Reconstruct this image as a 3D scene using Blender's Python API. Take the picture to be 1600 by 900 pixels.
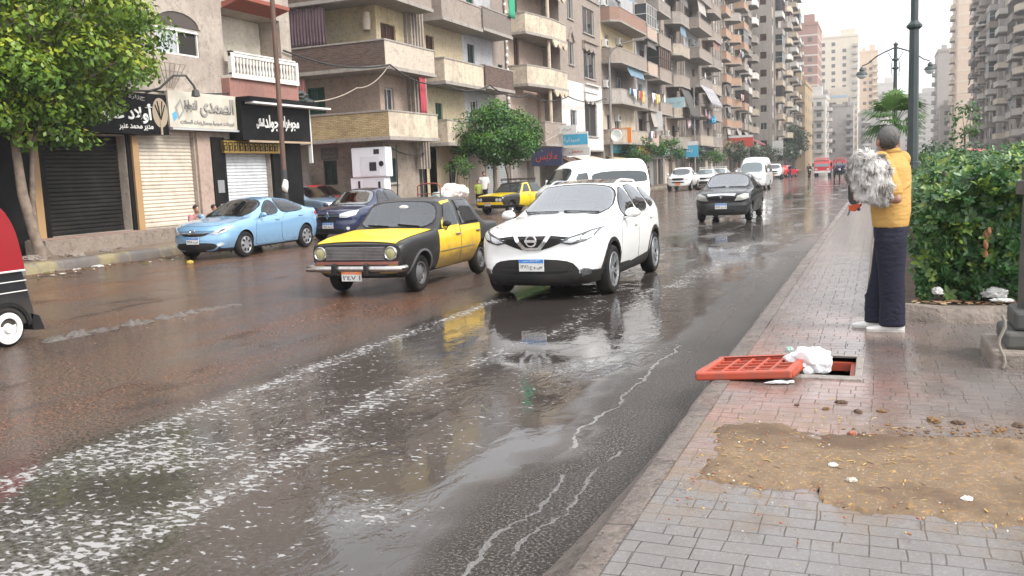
import bpy, bmesh, math, random
import numpy as np
from mathutils import Vector, Matrix, noise as mnoise
from mathutils.bvhtree import BVHTree
from mathutils.geometry import delaunay_2d_cdt
for o in list(bpy.data.objects):
 bpy.data.objects.remove(o)
SC = bpy.context.scene
COL = SC.collection
R = math.radians
random.seed(7)
NR = np.random.RandomState(11)
# ---------------------------------------------------------------- camera
CAM_H = 1.72
FPX, PITCH, YAW, ROLL = 1401.0, R(7.163), R(22.355), R(2.401)
cd = bpy.data.cameras.new('camera')
cam = bpy.data.objects.new('camera', cd)
COL.objects.link(cam)
cd.sensor_width = 36.0
cd.lens = 36.0 * FPX / 1600.0
cd.clip_start, cd.clip_end = 0.05, 3000
fw = Vector((-math.sin(YAW) * math.cos(PITCH), math.cos(YAW) * math.cos(PITCH), -math.sin(PITCH)))
rt0 = Vector((math.cos(YAW), math.sin(YAW), 0))
up0 = rt0.cross(fw)
rt = rt0 * math.cos(ROLL) - up0 * math.sin(ROLL)
up = up0 * math.cos(ROLL) + rt0 * math.sin(ROLL)
cam.matrix_world = Matrix(((rt.x, up.x, -fw.x, 0), (rt.y, up.y, -fw.y, 0), (rt.z, up.z, -fw.z, CAM_H), (0, 0, 0, 1)))
SC.camera = cam
# ---------------------------------------------------------------- light: overcast sky and a weak broad sun
SUN_EL, SUN_AZ = R(42), R(105)
SC.view_settings.view_transform = 'Standard'
SC.view_settings.look = 'None'
SC.view_settings.gamma = 1
SC.view_settings.exposure = 1.62
w = bpy.data.worlds.new('World')
SC.world = w
w.use_nodes = True
nt = w.node_tree
bgn = nt.nodes['Background']
sky = nt.nodes.new('ShaderNodeTexSky')
sky.sky_type = 'NISHITA'
sky.sun_disc = False
sky.sun_elevation = SUN_EL
sky.sun_rotation = SUN_AZ
sky.dust_density = 6.0
sky.air_density = 1.0
hs = nt.nodes.new('ShaderNodeHueSaturation')
hs.inputs['Saturation'].default_value = 0.12
mx = nt.nodes.new('ShaderNodeMix'); mx.data_type = 'RGBA'
mx.inputs['Factor'].default_value = 0.72
mx.inputs[7].default_value = (10.2, 10.4, 10.8, 1)
nt.links.new(sky.outputs[0], hs.inputs['Color'])
nt.links.new(hs.outputs[0], mx.inputs[6])
nt.links.new(mx.outputs[2], bgn.inputs['Color'])
bgn.inputs['Strength'].default_value = 0.07
sl = bpy.data.lights.new('sun', 'SUN')
sl.energy = 1.4
sl.angle = R(25)
sl.color = (1.0, 0.96, 0.9)
so = bpy.data.objects.new('sun', sl)
COL.objects.link(so)
# sun direction: towards azimuth SUN_AZ (sky rotation: clockwise from +Y seen from above)
sd = Vector((math.sin(SUN_AZ) * math.cos(SUN_EL), math.cos(SUN_AZ) * math.cos(SUN_EL), math.sin(SUN_EL)))
so.rotation_euler = sd.to_track_quat('Z', 'Y').to_euler()
# ---------------------------------------------------------------- helpers: objects
def setp(o, label=None, cat=None, group=None, kind=None):
 if label: o['label'] = label
 if cat: o['category'] = cat
 if group: o['group'] = group
 if kind: o['kind'] = kind
 return o
def thing(name, label, cat, loc=(0, 0, 0), rz=0.0, group=None):
 o = bpy.data.objects.new(name, None)
 o.empty_display_size = 0.2
 COL.objects.link(o)
 o.location = loc
 o.rotation_euler = (0, 0, rz)
 return setp(o, label, cat, group)
KIDS = {}
def link(name, me, parent=None):
 o = bpy.data.objects.new(name, me)
 COL.objects.link(o)
 if parent is not None:
  o.parent = parent
  KIDS.setdefault(parent.name, []).append(o)
 return o
def dup(root, loc, rz, label=None, group=None, name=None, scale=None, swap=None):
 def cp(o, parent):
  c = o.copy()
  COL.objects.link(c)
  if parent is not None:
   c.parent = parent
   KIDS.setdefault(parent.name, []).append(c)
  if swap and c.type == 'MESH':
   for i, s in enumerate(c.material_slots):
    if s.material and s.material.name in swap:
     new = swap[s.material.name]
     s.link = 'OBJECT'
     s.material = new
    else:
     old = s.material
     s.link = 'OBJECT'
     s.material = old
  for k in KIDS.get(o.name, []):
   cp(k, c)
  return c
 r = cp(root, None)
 if name: r.name = name
 r.location = loc
 r.rotation_euler = (0, 0, rz)
 if scale: r.scale = scale
 if label: r['label'] = label
 if group: r['group'] = group
 return r
class MB:
 def __init__(s):
  s.v, s.f, s.m = [], [], []
 def add(s, vs, fs, mi=0):
  b = len(s.v)
  s.v += [tuple(p) for p in vs]
  for f in fs:
   s.f.append(tuple(b + i for i in f))
   s.m.append(mi)
  return s
 def box(s, x0, x1, y0, y1, z0, z1, mi=0):
  v = [(x0, y0, z0), (x1, y0, z0), (x1, y1, z0), (x0, y1, z0), (x0, y0, z1), (x1, y0, z1), (x1, y1, z1), (x0, y1, z1)]
  return s.add(v, [(0, 3, 2, 1), (4, 5, 6, 7), (0, 1, 5, 4), (1, 2, 6, 5), (2, 3, 7, 6), (3, 0, 4, 7)], mi)
 def obox(s, c, size, M=None, mi=0):
  hx, hy, hz = size[0] / 2, size[1] / 2, size[2] / 2
  vs = []
  for z in (-hz, hz):
   for x, y in ((-hx, -hy), (hx, -hy), (hx, hy), (-hx, hy)):
    p = Vector((x, y, z))
    if M is not None: p = M @ p
    vs.append(p + Vector(c))
  return s.add(vs, [(0, 3, 2, 1), (4, 5, 6, 7), (0, 1, 5, 4), (1, 2, 6, 5), (2, 3, 7, 6), (3, 0, 4, 7)], mi)
 def quad(s, a, b, c, d, mi=0):
  return s.add([a, b, c, d], [(0, 1, 2, 3)], mi)
 def prism(s, poly, axis, d0, d1, mi=0):
  # poly: 2D points; axis 0:(y,z) extruded along x, 1:(x,z) along y, 2:(x,y) along z
  def P(p, d):
   return (d, p[0], p[1]) if axis == 0 else ((p[0], d, p[1]) if axis == 1 else (p[0], p[1], d))
  n = len(poly)
  vs = [P(p, d0) for p in poly] + [P(p, d1) for p in poly]
  fs = [tuple(range(n))[::-1], tuple(range(n, 2 * n))]
  for i in range(n):
   j = (i + 1) % n
   fs.append((i, j, n + j, n + i))
  return s.add(vs, fs, mi)
 def tube(s, pts, r, n=8, mi=0, cap=True):
  pts = [Vector(p) for p in pts]
  rs = r if isinstance(r, (list, tuple)) else [r] * len(pts)
  rings = []
  prev = None
  for i, p in enumerate(pts):
   t = (pts[min(i + 1, len(pts) - 1)] - pts[max(i - 1, 0)])
   if t.length < 1e-9: t = Vector((0, 0, 1))
   t.normalize()
   if prev is None:
    a = Vector((0, 0, 1)) if abs(t.z) < .9 else Vector((1, 0, 0))
    u = t.cross(a).normalized()
   else:
    u = (prev - t * prev.dot(t))
    u = u.normalized() if u.length > 1e-6 else t.orthogonal().normalized()
   prev = u
   v = t.cross(u)
   rings.append([p + (u * math.cos(2 * math.pi * k / n) + v * math.sin(2 * math.pi * k / n)) * rs[i] for k in range(n)])
  vs = [q for rg in rings for q in rg]
  fs = []
  for i in range(len(pts) - 1):
   for k in range(n):
    fs.append((i * n + k, i * n + (k + 1) % n, (i + 1) * n + (k + 1) % n, (i + 1) * n + k))
  if cap:
   fs.append(tuple(range(n))[::-1])
   fs.append(tuple((len(pts) - 1) * n + k for k in range(n)))
  return s.add(vs, fs, mi)
 def lathe(s, prof, c=(0, 0, 0), axis=2, n=24, mi=0, close=False, cap=True):
  # prof: (radius, offset along axis)
  vs = []
  for r, h in prof:
   for k in range(n):
    a = 2 * math.pi * k / n
    p = (r * math.cos(a), r * math.sin(a), h)
    if axis == 0: p = (h, p[0], p[1])
    elif axis == 1: p = (p[0], h, p[1])
    vs.append((p[0] + c[0], p[1] + c[1], p[2] + c[2]))
  fs = []
  m = len(prof)
  for i in range(m - 1 + (1 if close else 0)):
   j = (i + 1) % m
   for k in range(n):
    fs.append((i * n + k, i * n + (k + 1) % n, j * n + (k + 1) % n, j * n + k))
  if not close and cap:
   if prof[0][0] > 1e-5: fs.append(tuple(range(n))[::-1])
   if prof[-1][0] > 1e-5: fs.append(tuple((m - 1) * n + k for k in range(n)))
  return s.add(vs, fs, mi)
 def ball(s, c, r, nu=12, nv=8, mi=0):
  rx, ry, rz = r if isinstance(r, (list, tuple)) else (r, r, r)
  vs, fs = [], []
  for i in range(nv + 1):
   t = math.pi * i / nv
   for k in range(nu):
    a = 2 * math.pi * k / nu
    vs.append((c[0] + rx * math.sin(t) * math.cos(a), c[1] + ry * math.sin(t) * math.sin(a), c[2] + rz * math.cos(t)))
  for i in range(nv):
   for k in range(nu):
    fs.append((i * nu + k, (i + 1) * nu + k, (i + 1) * nu + (k + 1) % nu, i * nu + (k + 1) % nu))
  return s.add(vs, fs, mi)
 def jitter(s, amt, scale=1.0, axes=(1, 1, 1)):
  out = []
  for p in s.v:
   n = mnoise.noise_vector(Vector(p) * scale)
   out.append((p[0] + n.x * amt * axes[0], p[1] + n.y * amt * axes[1], p[2] + n.z * amt * axes[2]))
  s.v = out
  return s
 def mesh(s, name, mats, smooth=None):
  me = bpy.data.meshes.new(name)
  me.from_pydata(s.v, [], s.f)
  for m in (mats if isinstance(mats, (list, tuple)) else [mats]): me.materials.append(m)
  if any(s.m): me.polygons.foreach_set('material_index', s.m)
  bm = bmesh.new(); bm.from_mesh(me)
  bmesh.ops.remove_doubles(bm, verts=bm.verts, dist=1e-5)
  bmesh.ops.recalc_face_normals(bm, faces=bm.faces)
  bm.to_mesh(me); bm.free()
  if smooth:
   me.polygons.foreach_set('use_smooth', [True] * len(me.polygons))
   me.set_sharp_from_angle(angle=R(smooth))
  me.update()
  return me
 def build(s, name, mats, parent=None, smooth=None, bevel=0):
  o = link(name, s.mesh(name, mats, smooth), parent)
  if bevel:
   bv = o.modifiers.new('bevel', 'BEVEL'); bv.width = bevel; bv.segments = 2; bv.limit_method = 'ANGLE'; bv.angle_limit = R(40)
  return o
def fastmesh(name, V, F, mats, smooth=False):
 """V (n,3) array, F (m,k) int array of equal face size"""
 me = bpy.data.meshes.new(name)
 V = np.asarray(V, np.float32); F = np.asarray(F, np.int32)
 k = F.shape[1]
 me.vertices.add(len(V)); me.vertices.foreach_set('co', V.ravel())
 me.loops.add(F.size); me.loops.foreach_set('vertex_index', F.ravel())
 me.polygons.add(len(F)); me.polygons.foreach_set('loop_start', np.arange(len(F), dtype=np.int32) * k)
 me.update(calc_edges=True)
 if smooth: me.polygons.foreach_set('use_smooth', [True] * len(F))
 for m in (mats if isinstance(mats, (list, tuple)) else [mats]): me.materials.append(m)
 return me
# ---------------------------------------------------------------- helpers: materials
class NT:
 def __init__(s, name):
  s.mat = bpy.data.materials.new(name)
  s.mat.use_nodes = True
  s.t = s.mat.node_tree
  s.b = s.t.nodes['Principled BSDF']
  s._pos = None
 def n(s, typ, **kw):
  nd = s.t.nodes.new('ShaderNode' + typ)
  for k, v in kw.items(): setattr(nd, k, v)
  return nd
 def L(s, a, b): s.t.links.new(a, b)
 def put(s, sock, v):
  if hasattr(v, 'default_value') or isinstance(v, bpy.types.NodeSocket): s.L(v, sock)
  elif isinstance(v, (tuple, list)):
   sock.default_value = tuple(v) + ((1,) if len(v) == 3 and len(sock.default_value) == 4 else ())
  else: sock.default_value = v
 def pos(s, kind='Position'):
  if kind == 'Position':
   if s._pos is None: s._pos = s.n('NewGeometry').outputs['Position']
   return s._pos
  return s.n('TexCoord').outputs[kind]
 def scale(s, vec, sc):
  m = s.n('Mapping'); s.L(vec, m.inputs['Vector']); m.inputs['Scale'].default_value = sc
  return m.outputs[0]
 def noise(s, vec, scale=5, detail=4, rough=.55, dist=0, out='Fac'):
  n = s.n('TexNoise'); s.L(vec, n.inputs['Vector'])
  n.inputs['Scale'].default_value = scale; n.inputs['Detail'].default_value = detail
  n.inputs['Roughness'].default_value = rough; n.inputs['Distortion'].default_value = dist
  return n.outputs[out]
 def ramp(s, fac, stops, interp='LINEAR'):
  r = s.n('ValToRGB'); s.put(r.inputs[0], fac)
  cr = r.color_ramp; cr.interpolation = interp
  while len(cr.elements) < len(stops): cr.elements.new(.5)
  for e, (p, c) in zip(cr.elements, stops):
   e.position = p
   e.color = (c, c, c, 1) if not isinstance(c, (tuple, list)) else tuple(c) + (1,)
  return r.outputs[0]
 def mix(s, fac, a, b, mode='MIX'):
  m = s.n('Mix'); m.data_type = 'RGBA'; m.blend_type = mode
  s.put(m.inputs[0], fac); s.put(m.inputs[6], a); s.put(m.inputs[7], b)
  return m.outputs[2]
 def math(s, op, a, b=0.0, c=None, clamp=False):
  m = s.n('Math', operation=op); m.use_clamp = clamp
  s.put(m.inputs[0], a); s.put(m.inputs[1], b)
  if c is not None: s.put(m.inputs[2], c)
  return m.outputs[0]
 def bump(s, h, strength=.3, dist=.02, prev=None):
  b = s.n('Bump'); s.L(h, b.inputs['Height'])
  s.put(b.inputs['Strength'], strength); b.inputs['Distance'].default_value = dist
  if prev is not None: s.L(prev, b.inputs['Normal'])
  return b.outputs[0]
 def out(s, col=None, rough=None, normal=None, metal=None, spec=None, coat=None):
  if col is not None: s.put(s.b.inputs['Base Color'], col)
  if rough is not None: s.put(s.b.inputs['Roughness'], rough)
  if normal is not None: s.L(normal, s.b.inputs['Normal'])
  if metal is not None: s.put(s.b.inputs['Metallic'], metal)
  if spec is not None: s.put(s.b.inputs['Specular IOR Level'], spec)
  if coat is not None: s.put(s.b.inputs['Coat Weight'], coat); s.b.inputs['Coat Roughness'].default_value = .04
  return s.mat
def mul(c, k): return tuple(min(1, x * k) for x in c[:3])
def pm(name, col, rough=.6, metal=0., var=.15, scale=4., bump=0., bscale=30., dirt=None, dirt_amt=.5, dscale=1.5, coat=None, spec=None, coords='Object'):
 k = NT(name)
 p = k.pos(coords)
 c = k.mix(k.noise(p, scale, 4), mul(col, 1 - var), mul(col, 1 + var))
 rg = rough
 if dirt is not None:
  f = k.ramp(k.noise(p, dscale, 6, .65), [(.45, 0.0), (.7, dirt_amt)])
  c = k.mix(f, c, dirt)
  rg = k.math('MAXIMUM', rough, k.math('MULTIPLY', f, .8))
 nm = k.bump(k.noise(p, bscale, 5), bump, .01) if bump else None
 return k.out(c, rg, nm, metal, spec, coat)
def plaster(name, col, stain=(.16, .13, .11), amt=.6, patch=None, patch_amt=.0, bump=.35, streak=.5):
 """old street plaster: blotches, vertical rain streaks and worn patches"""
 k = NT(name)
 p = k.pos()
 big = k.noise(p, .55, 5, .6)
 fine = k.noise(p, 9, 5, .6)
 c = k.mix(big, mul(col, .86), mul(col, 1.12))
 if patch is not None:
  c = k.mix(k.math('MULTIPLY', k.ramp(k.noise(p, .9, 7, .68), [(.5, 0.), (.56, 1.)]), patch_amt), c, patch)
 st = k.noise(k.scale(p, (2.2, 2.2, .16)), 1.5, 6, .65)
 c = k.mix(k.math('MULTIPLY', k.ramp(st, [(.45, 0.), (.72, 1.)]), amt * streak), c, stain)
 bl = k.noise(p, 1.7, 7, .7)
 c = k.mix(k.math('MULTIPLY', k.ramp(bl, [(.5, 0.), (.75, 1.)]), amt * .7), c, stain)
 c = k.mix(k.math('MULTIPLY', k.ramp(fine, [(.4, 0.), (.68, 1.)]), .38), c, mul(col, .55))
 c = k.mix(k.math('MULTIPLY', k.ramp(k.noise(p, 4.5, 7, .72), [(.56, 0.), (.60, 1.)]), amt * .55), c, mul(stain, .7))
 return k.out(c, .85, k.bump(k.noise(p, 14, 6, .65), bump, .03), spec=.3)
def brickmat(name, c1, c2, mortar, bw=.24, bh=.075, bump=.5, grime=.4):
 k = NT(name)
 p = k.pos()
 sx = k.n('SeparateXYZ'); k.L(p, sx.inputs[0])
 u = k.math('ADD', sx.outputs[0], sx.outputs[1])
 cx = k.n('CombineXYZ'); k.L(u, cx.inputs[0]); k.L(sx.outputs[2], cx.inputs[1])
 wob = k.n('VectorMath', operation='MULTIPLY_ADD')
 k.L(k.noise(p, 3, 3, out='Color'), wob.inputs[0]); wob.inputs[1].default_value = (.03, .03, 0); k.L(cx.outputs[0], wob.inputs[2])
 br = k.n('TexBrick')
 k.L(wob.outputs[0], br.inputs['Vector'])
 br.inputs['Scale'].default_value = 1
 br.inputs['Brick Width'].default_value = bw; br.inputs['Row Height'].default_value = bh
 br.inputs['Mortar Size'].default_value = .008; br.inputs['Mortar Smooth'].default_value = .4
 br.inputs['Color1'].default_value = (*c1, 1); br.inputs['Color2'].default_value = (*c2, 1); br.inputs['Mortar'].default_value = (*mortar, 1)
 c = k.mix(k.math('MULTIPLY', k.ramp(k.noise(p, 1.3, 6, .65), [(.4, 0.), (.7, 1.)]), grime), br.outputs['Color'], mul(mortar, .6))
 return k.out(c, .9, k.bump(k.math('ADD', k.math('MULTIPLY', br.outputs['Fac'], -1.6), k.math('MULTIPLY', k.noise(p, 20, 4), .6)), bump, .02), spec=.3)
def glassmat(name, col, rough=.03, spec=.5, metal=0.0, coat=.6):
 k = NT(name)
 p = k.pos('Object')
 nm = k.bump(k.noise(p, 1.5, 2), .02, .05)
 return k.out(col, rough, nm, metal, spec, coat)
# ---------------------------------------------------------------- helpers: Arabic lettering (joined forms, laid out in visual order)
_AR = {  # isolated, final, initial, medial (0 = does not join on)
 'ا': (0xFE8D, 0xFE8E, 0, 0), 'أ': (0xFE83, 0xFE84, 0, 0), 'ب': (0xFE8F, 0xFE90, 0xFE91, 0xFE92), 'ة': (0xFE93, 0xFE94, 0, 0),
 'ت': (0xFE95, 0xFE96, 0xFE97, 0xFE98), 'ج': (0xFE9D, 0xFE9E, 0xFE9F, 0xFEA0), 'ح': (0xFEA1, 0xFEA2, 0xFEA3, 0xFEA4),
 'د': (0xFEA9, 0xFEAA, 0, 0), 'ر': (0xFEAD, 0xFEAE, 0, 0), 'س': (0xFEB1, 0xFEB2, 0xFEB3, 0xFEB4), 'ص': (0xFEB9, 0xFEBA, 0xFEBB, 0xFEBC),
 'ط': (0xFEC1, 0xFEC2, 0xFEC3, 0xFEC4), 'ع': (0xFEC9, 0xFECA, 0xFECB, 0xFECC), 'ف': (0xFED1, 0xFED2, 0xFED3, 0xFED4), 'ق': (0xFED5, 0xFED6, 0xFED7, 0xFED8),
 'ك': (0xFED9, 0xFEDA, 0xFEDB, 0xFEDC), 'ل': (0xFEDD, 0xFEDE, 0xFEDF, 0xFEE0), 'م': (0xFEE1, 0xFEE2, 0xFEE3, 0xFEE4),
 'ن': (0xFEE5, 0xFEE6, 0xFEE7, 0xFEE8), 'ه': (0xFEE9, 0xFEEA, 0xFEEB, 0xFEEC), 'و': (0xFEED, 0xFEEE, 0, 0), 'ى': (0xFEEF, 0xFEF0, 0, 0), 'ي': (0xFEF1, 0xFEF2, 0xFEF3, 0xFEF4)}
def arabic(s):
 s = s.replace('لا', 'ﻻ')
 out = []
 for i, ch in enumerate(s):
  if ch == 'ﻻ':
   pj = i > 0 and s[i - 1] in _AR and _AR[s[i - 1]][2]
   out.append('\ufefc' if pj else '\ufefb'); continue
  if ch not in _AR:
   out.append(ch); continue
  a = _AR[ch]
  pj = i > 0 and s[i - 1] in _AR and _AR[s[i - 1]][2]
  nj = i + 1 < len(s) and (s[i + 1] in _AR or s[i + 1] == 'ﻻ') and a[2]
  out.append(chr(a[3] if pj and nj else a[1] if pj else a[2] if nj else a[0]))
 return ''.join(out[::-1])
def text_mesh(txt, width, height=None, depth=.004, bold=0.0):
 c = bpy.data.curves.new('lettering', 'FONT')
 c.body = txt; c.align_x = 'CENTER'; c.align_y = 'CENTER'; c.resolution_u = 3
 c.extrude = .02; c.offset = bold
 o = bpy.data.objects.new('lettering', c)
 COL.objects.link(o)
 bpy.context.view_layer.update()
 me = bpy.data.meshes.new_from_object(o.evaluated_get(bpy.context.evaluated_depsgraph_get()))
 bpy.data.objects.remove(o); bpy.data.curves.remove(c)
 n = len(me.vertices)
 co = np.empty(n * 3, np.float32); me.vertices.foreach_get('co', co); co = co.reshape(-1, 3)
 if n:
  mn, mxx = co.min(0), co.max(0)
  co -= (mn + mxx) / 2
  sx = width / max(1e-6, mxx[0] - mn[0])
  sy = sx if height is None else height / max(1e-6, mxx[1] - mn[1])
  co *= np.array([sx, sy, depth / .04])
  me.vertices.foreach_set('co', co.ravel()); me.update()
 return me
def letter(txt, width, height, M, mat, parent, name='lettering', depth=.006, bold=0.0):
 """M: matrix taking text plane (x right, y up, z out) to parent space"""
 me = text_mesh(txt, width, height, depth, bold)
 me.transform(M)
 me.materials.clear(); me.materials.append(mat)
 return link(name, me, parent)
def plane_matrix(origin, right, upv):
 r = Vector(right).normalized(); u = Vector(upv).normalized(); n = r.cross(u)
 return Matrix(((r.x, u.x, n.x, origin[0]), (r.y, u.y, n.y, origin[1]), (r.z, u.z, n.z, origin[2]), (0, 0, 0, 1)))
HAZE = 0.0006
# ================================================================ ground, road, pavements
RX0, RX1 = -17.3, -1.12     # road between the kerbs
ZP = 0.25                   # pavement height
MB().box(-700, 700, -60, 1600, -1.2, -.05).build('ground', pm('far_ground', (.16, .145, .13), .8, var=.1, coords='Position', scale=.05))['kind'] = 'structure'
def sstep(a, b, x):
 t = np.clip((x - a) / (b - a), 0, 1); return t * t * (3 - 2 * t)
def road_material():
 k = NT('wet_road')
 p = k.pos()
 def att(n):
  a = k.n('Attribute'); a.attribute_name = n; return a.outputs['Fac']
 foam, mud, flood, grit = att('foam'), att('mud'), att('flood'), att('grit')
 n1 = k.noise(p, .8, 6, .6); n2 = k.noise(p, 6, 6, .65); n3 = k.noise(p, 62, 4, .7)
 asph = k.mix(n2, (.030, .026, .024), (.062, .053, .048))
 asph = k.mix(k.ramp(n3, [(.52, 0.), (.60, 1.)]), asph, (.22, .195, .175))
 asph = k.mix(k.ramp(n3, [(.38, 1.), (.47, 0.)]), asph, (.010, .009, .008))
 water = k.mix(n1, (.030, .0245, .0225), (.050, .041, .037))
 col = k.mix(flood, asph, water)
 # rusty brown chaff and silt lying on the middle lanes
 chips = k.ramp(k.noise(k.scale(p, (1, 1, 1)), 30, 5, .7), [(.48, 0.), (.58, 1.)])
 streak = k.noise(k.scale(p, (1.5, .22, 1)), 1.6, 5, .65)
 mudc = k.mix(chips, (.042, .026, .019), (.27, .115, .052))
 mf = k.math('MULTIPLY', mud, k.ramp(k.math('ADD', k.math('MULTIPLY', streak, .65), k.math('MULTIPLY', n2, .4)), [(.36, .12), (.58, 1.)]))
 col = k.mix(mf, col, mudc)
 # soap foam: lines, flecks and rafts
 cells = k.noise(k.scale(p, (.75, 1.15, 1)), 21, 2, .5, .35)
 fine = k.noise(p, 34, 3, .6)
 v = k.math('ADD', k.math('ADD', k.math('MULTIPLY', cells, .72), k.math('MULTIPLY', k.noise(p, 3.2, 3), .28)), k.math('MULTIPLY', foam, .185))
 fm = k.ramp(v, [(.680, 0.), (.735, 1.)])
 fm = k.math('MULTIPLY', fm, k.ramp(foam, [(.02, 0.), (.12, 1.)]))
 film = k.math('MULTIPLY', k.math('MULTIPLY', k.math('MULTIPLY', foam, foam), .55), k.ramp(k.noise(p, 30, 5, .7), [(.4, 0.), (.65, 1.)]))
 col = k.mix(film, col, (.30, .29, .28))
 sxy = k.n('SeparateXYZ'); k.L(p, sxy.inputs[0]); px_, py_ = sxy.outputs[0], sxy.outputs[1]
 wig = k.noise(k.scale(p, (.02, 1, 0)), 1.5, 4, .6)
 for c0, amp, w_, ya, yb in ((-1.97, .34, .009, 5.2, 8.6), (-1.86, .42, .010, 2.4, 4.7), (-1.70, .40, .007, 3.4, 5.2)):
  dd = k.math('ABSOLUTE', k.math('SUBTRACT', px_, k.math('MULTIPLY_ADD', wig, amp, c0)))
  wv = k.math('MULTIPLY', k.ramp(k.noise(p, 5, 4, .7), [(.38, 0.), (.62, 1.)]), w_ * 2.2)
  ln = k.math('MULTIPLY', k.math('LESS_THAN', dd, wv), k.math('MULTIPLY', k.math('GREATER_THAN', py_, ya), k.math('LESS_THAN', py_, yb)))
  fm = k.math('MAXIMUM', fm, k.math('MULTIPLY', ln, .6))
 col = k.mix(k.math('MULTIPLY', fm, .72), col, (.36, .355, .35))
 # wetness
 pud = k.ramp(k.noise(k.scale(p, (1, .45, 1)), .9, 5, .6), [(.33, 0.), (.46, 1.)])
 wet = k.math('MAXIMUM', flood, k.math('MULTIPLY', pud, k.math('SUBTRACT', 1.0, k.math('MULTIPLY', mud, .35))))
 wet = k.math('MULTIPLY', wet, k.math('SUBTRACT', 1., k.math('MULTIPLY', grit, .85)))
 rough = k.math('SUBTRACT', .33, k.math('MULTIPLY', wet, .295))
 rough = k.math('ADD', rough, k.math('MULTIPLY', fm, .4), clamp=True)
 rough = k.math('ADD', rough, k.math('MULTIPLY', k.math('MULTIPLY', mf, chips), .15), clamp=True)
 dry = k.math('POWER', k.math('SUBTRACT', 1.001, wet, clamp=True), 1.5)
 grain = k.math('MULTIPLY', k.noise(p, 60, 5, .7), dry)
 bumpn = k.bump(grain, 1.0, .035)
 rip = k.noise(k.scale(p, (1.2, .7, 1)), 4.2, 4, .6, .8)
 rip2 = k.noise(p, 17, 3, .6)
 rh = k.math('ADD', rip, k.math('MULTIPLY', rip2, .07))
 rs_ = k.ramp(k.noise(k.scale(p, (1, .5, 1)), .55, 4, .6), [(.42, .02), (.68, .22)])
 bumpn = k.bump(rh, rs_, .05, bumpn)
 bumpn = k.bump(fm, .25, .008, bumpn)
 bumpn = k.bump(k.math('MULTIPLY', mf, chips), .5, .012, bumpn)
 return k.out(col, rough, bumpn, spec=.30)
def nz(x, y, s, seed=0):
 return np.array([mnoise.fractal(Vector((a * s + seed, b * s - seed, seed * .37)), 1.0, 2.0, 4) for a, b in zip(x, y)])
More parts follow.
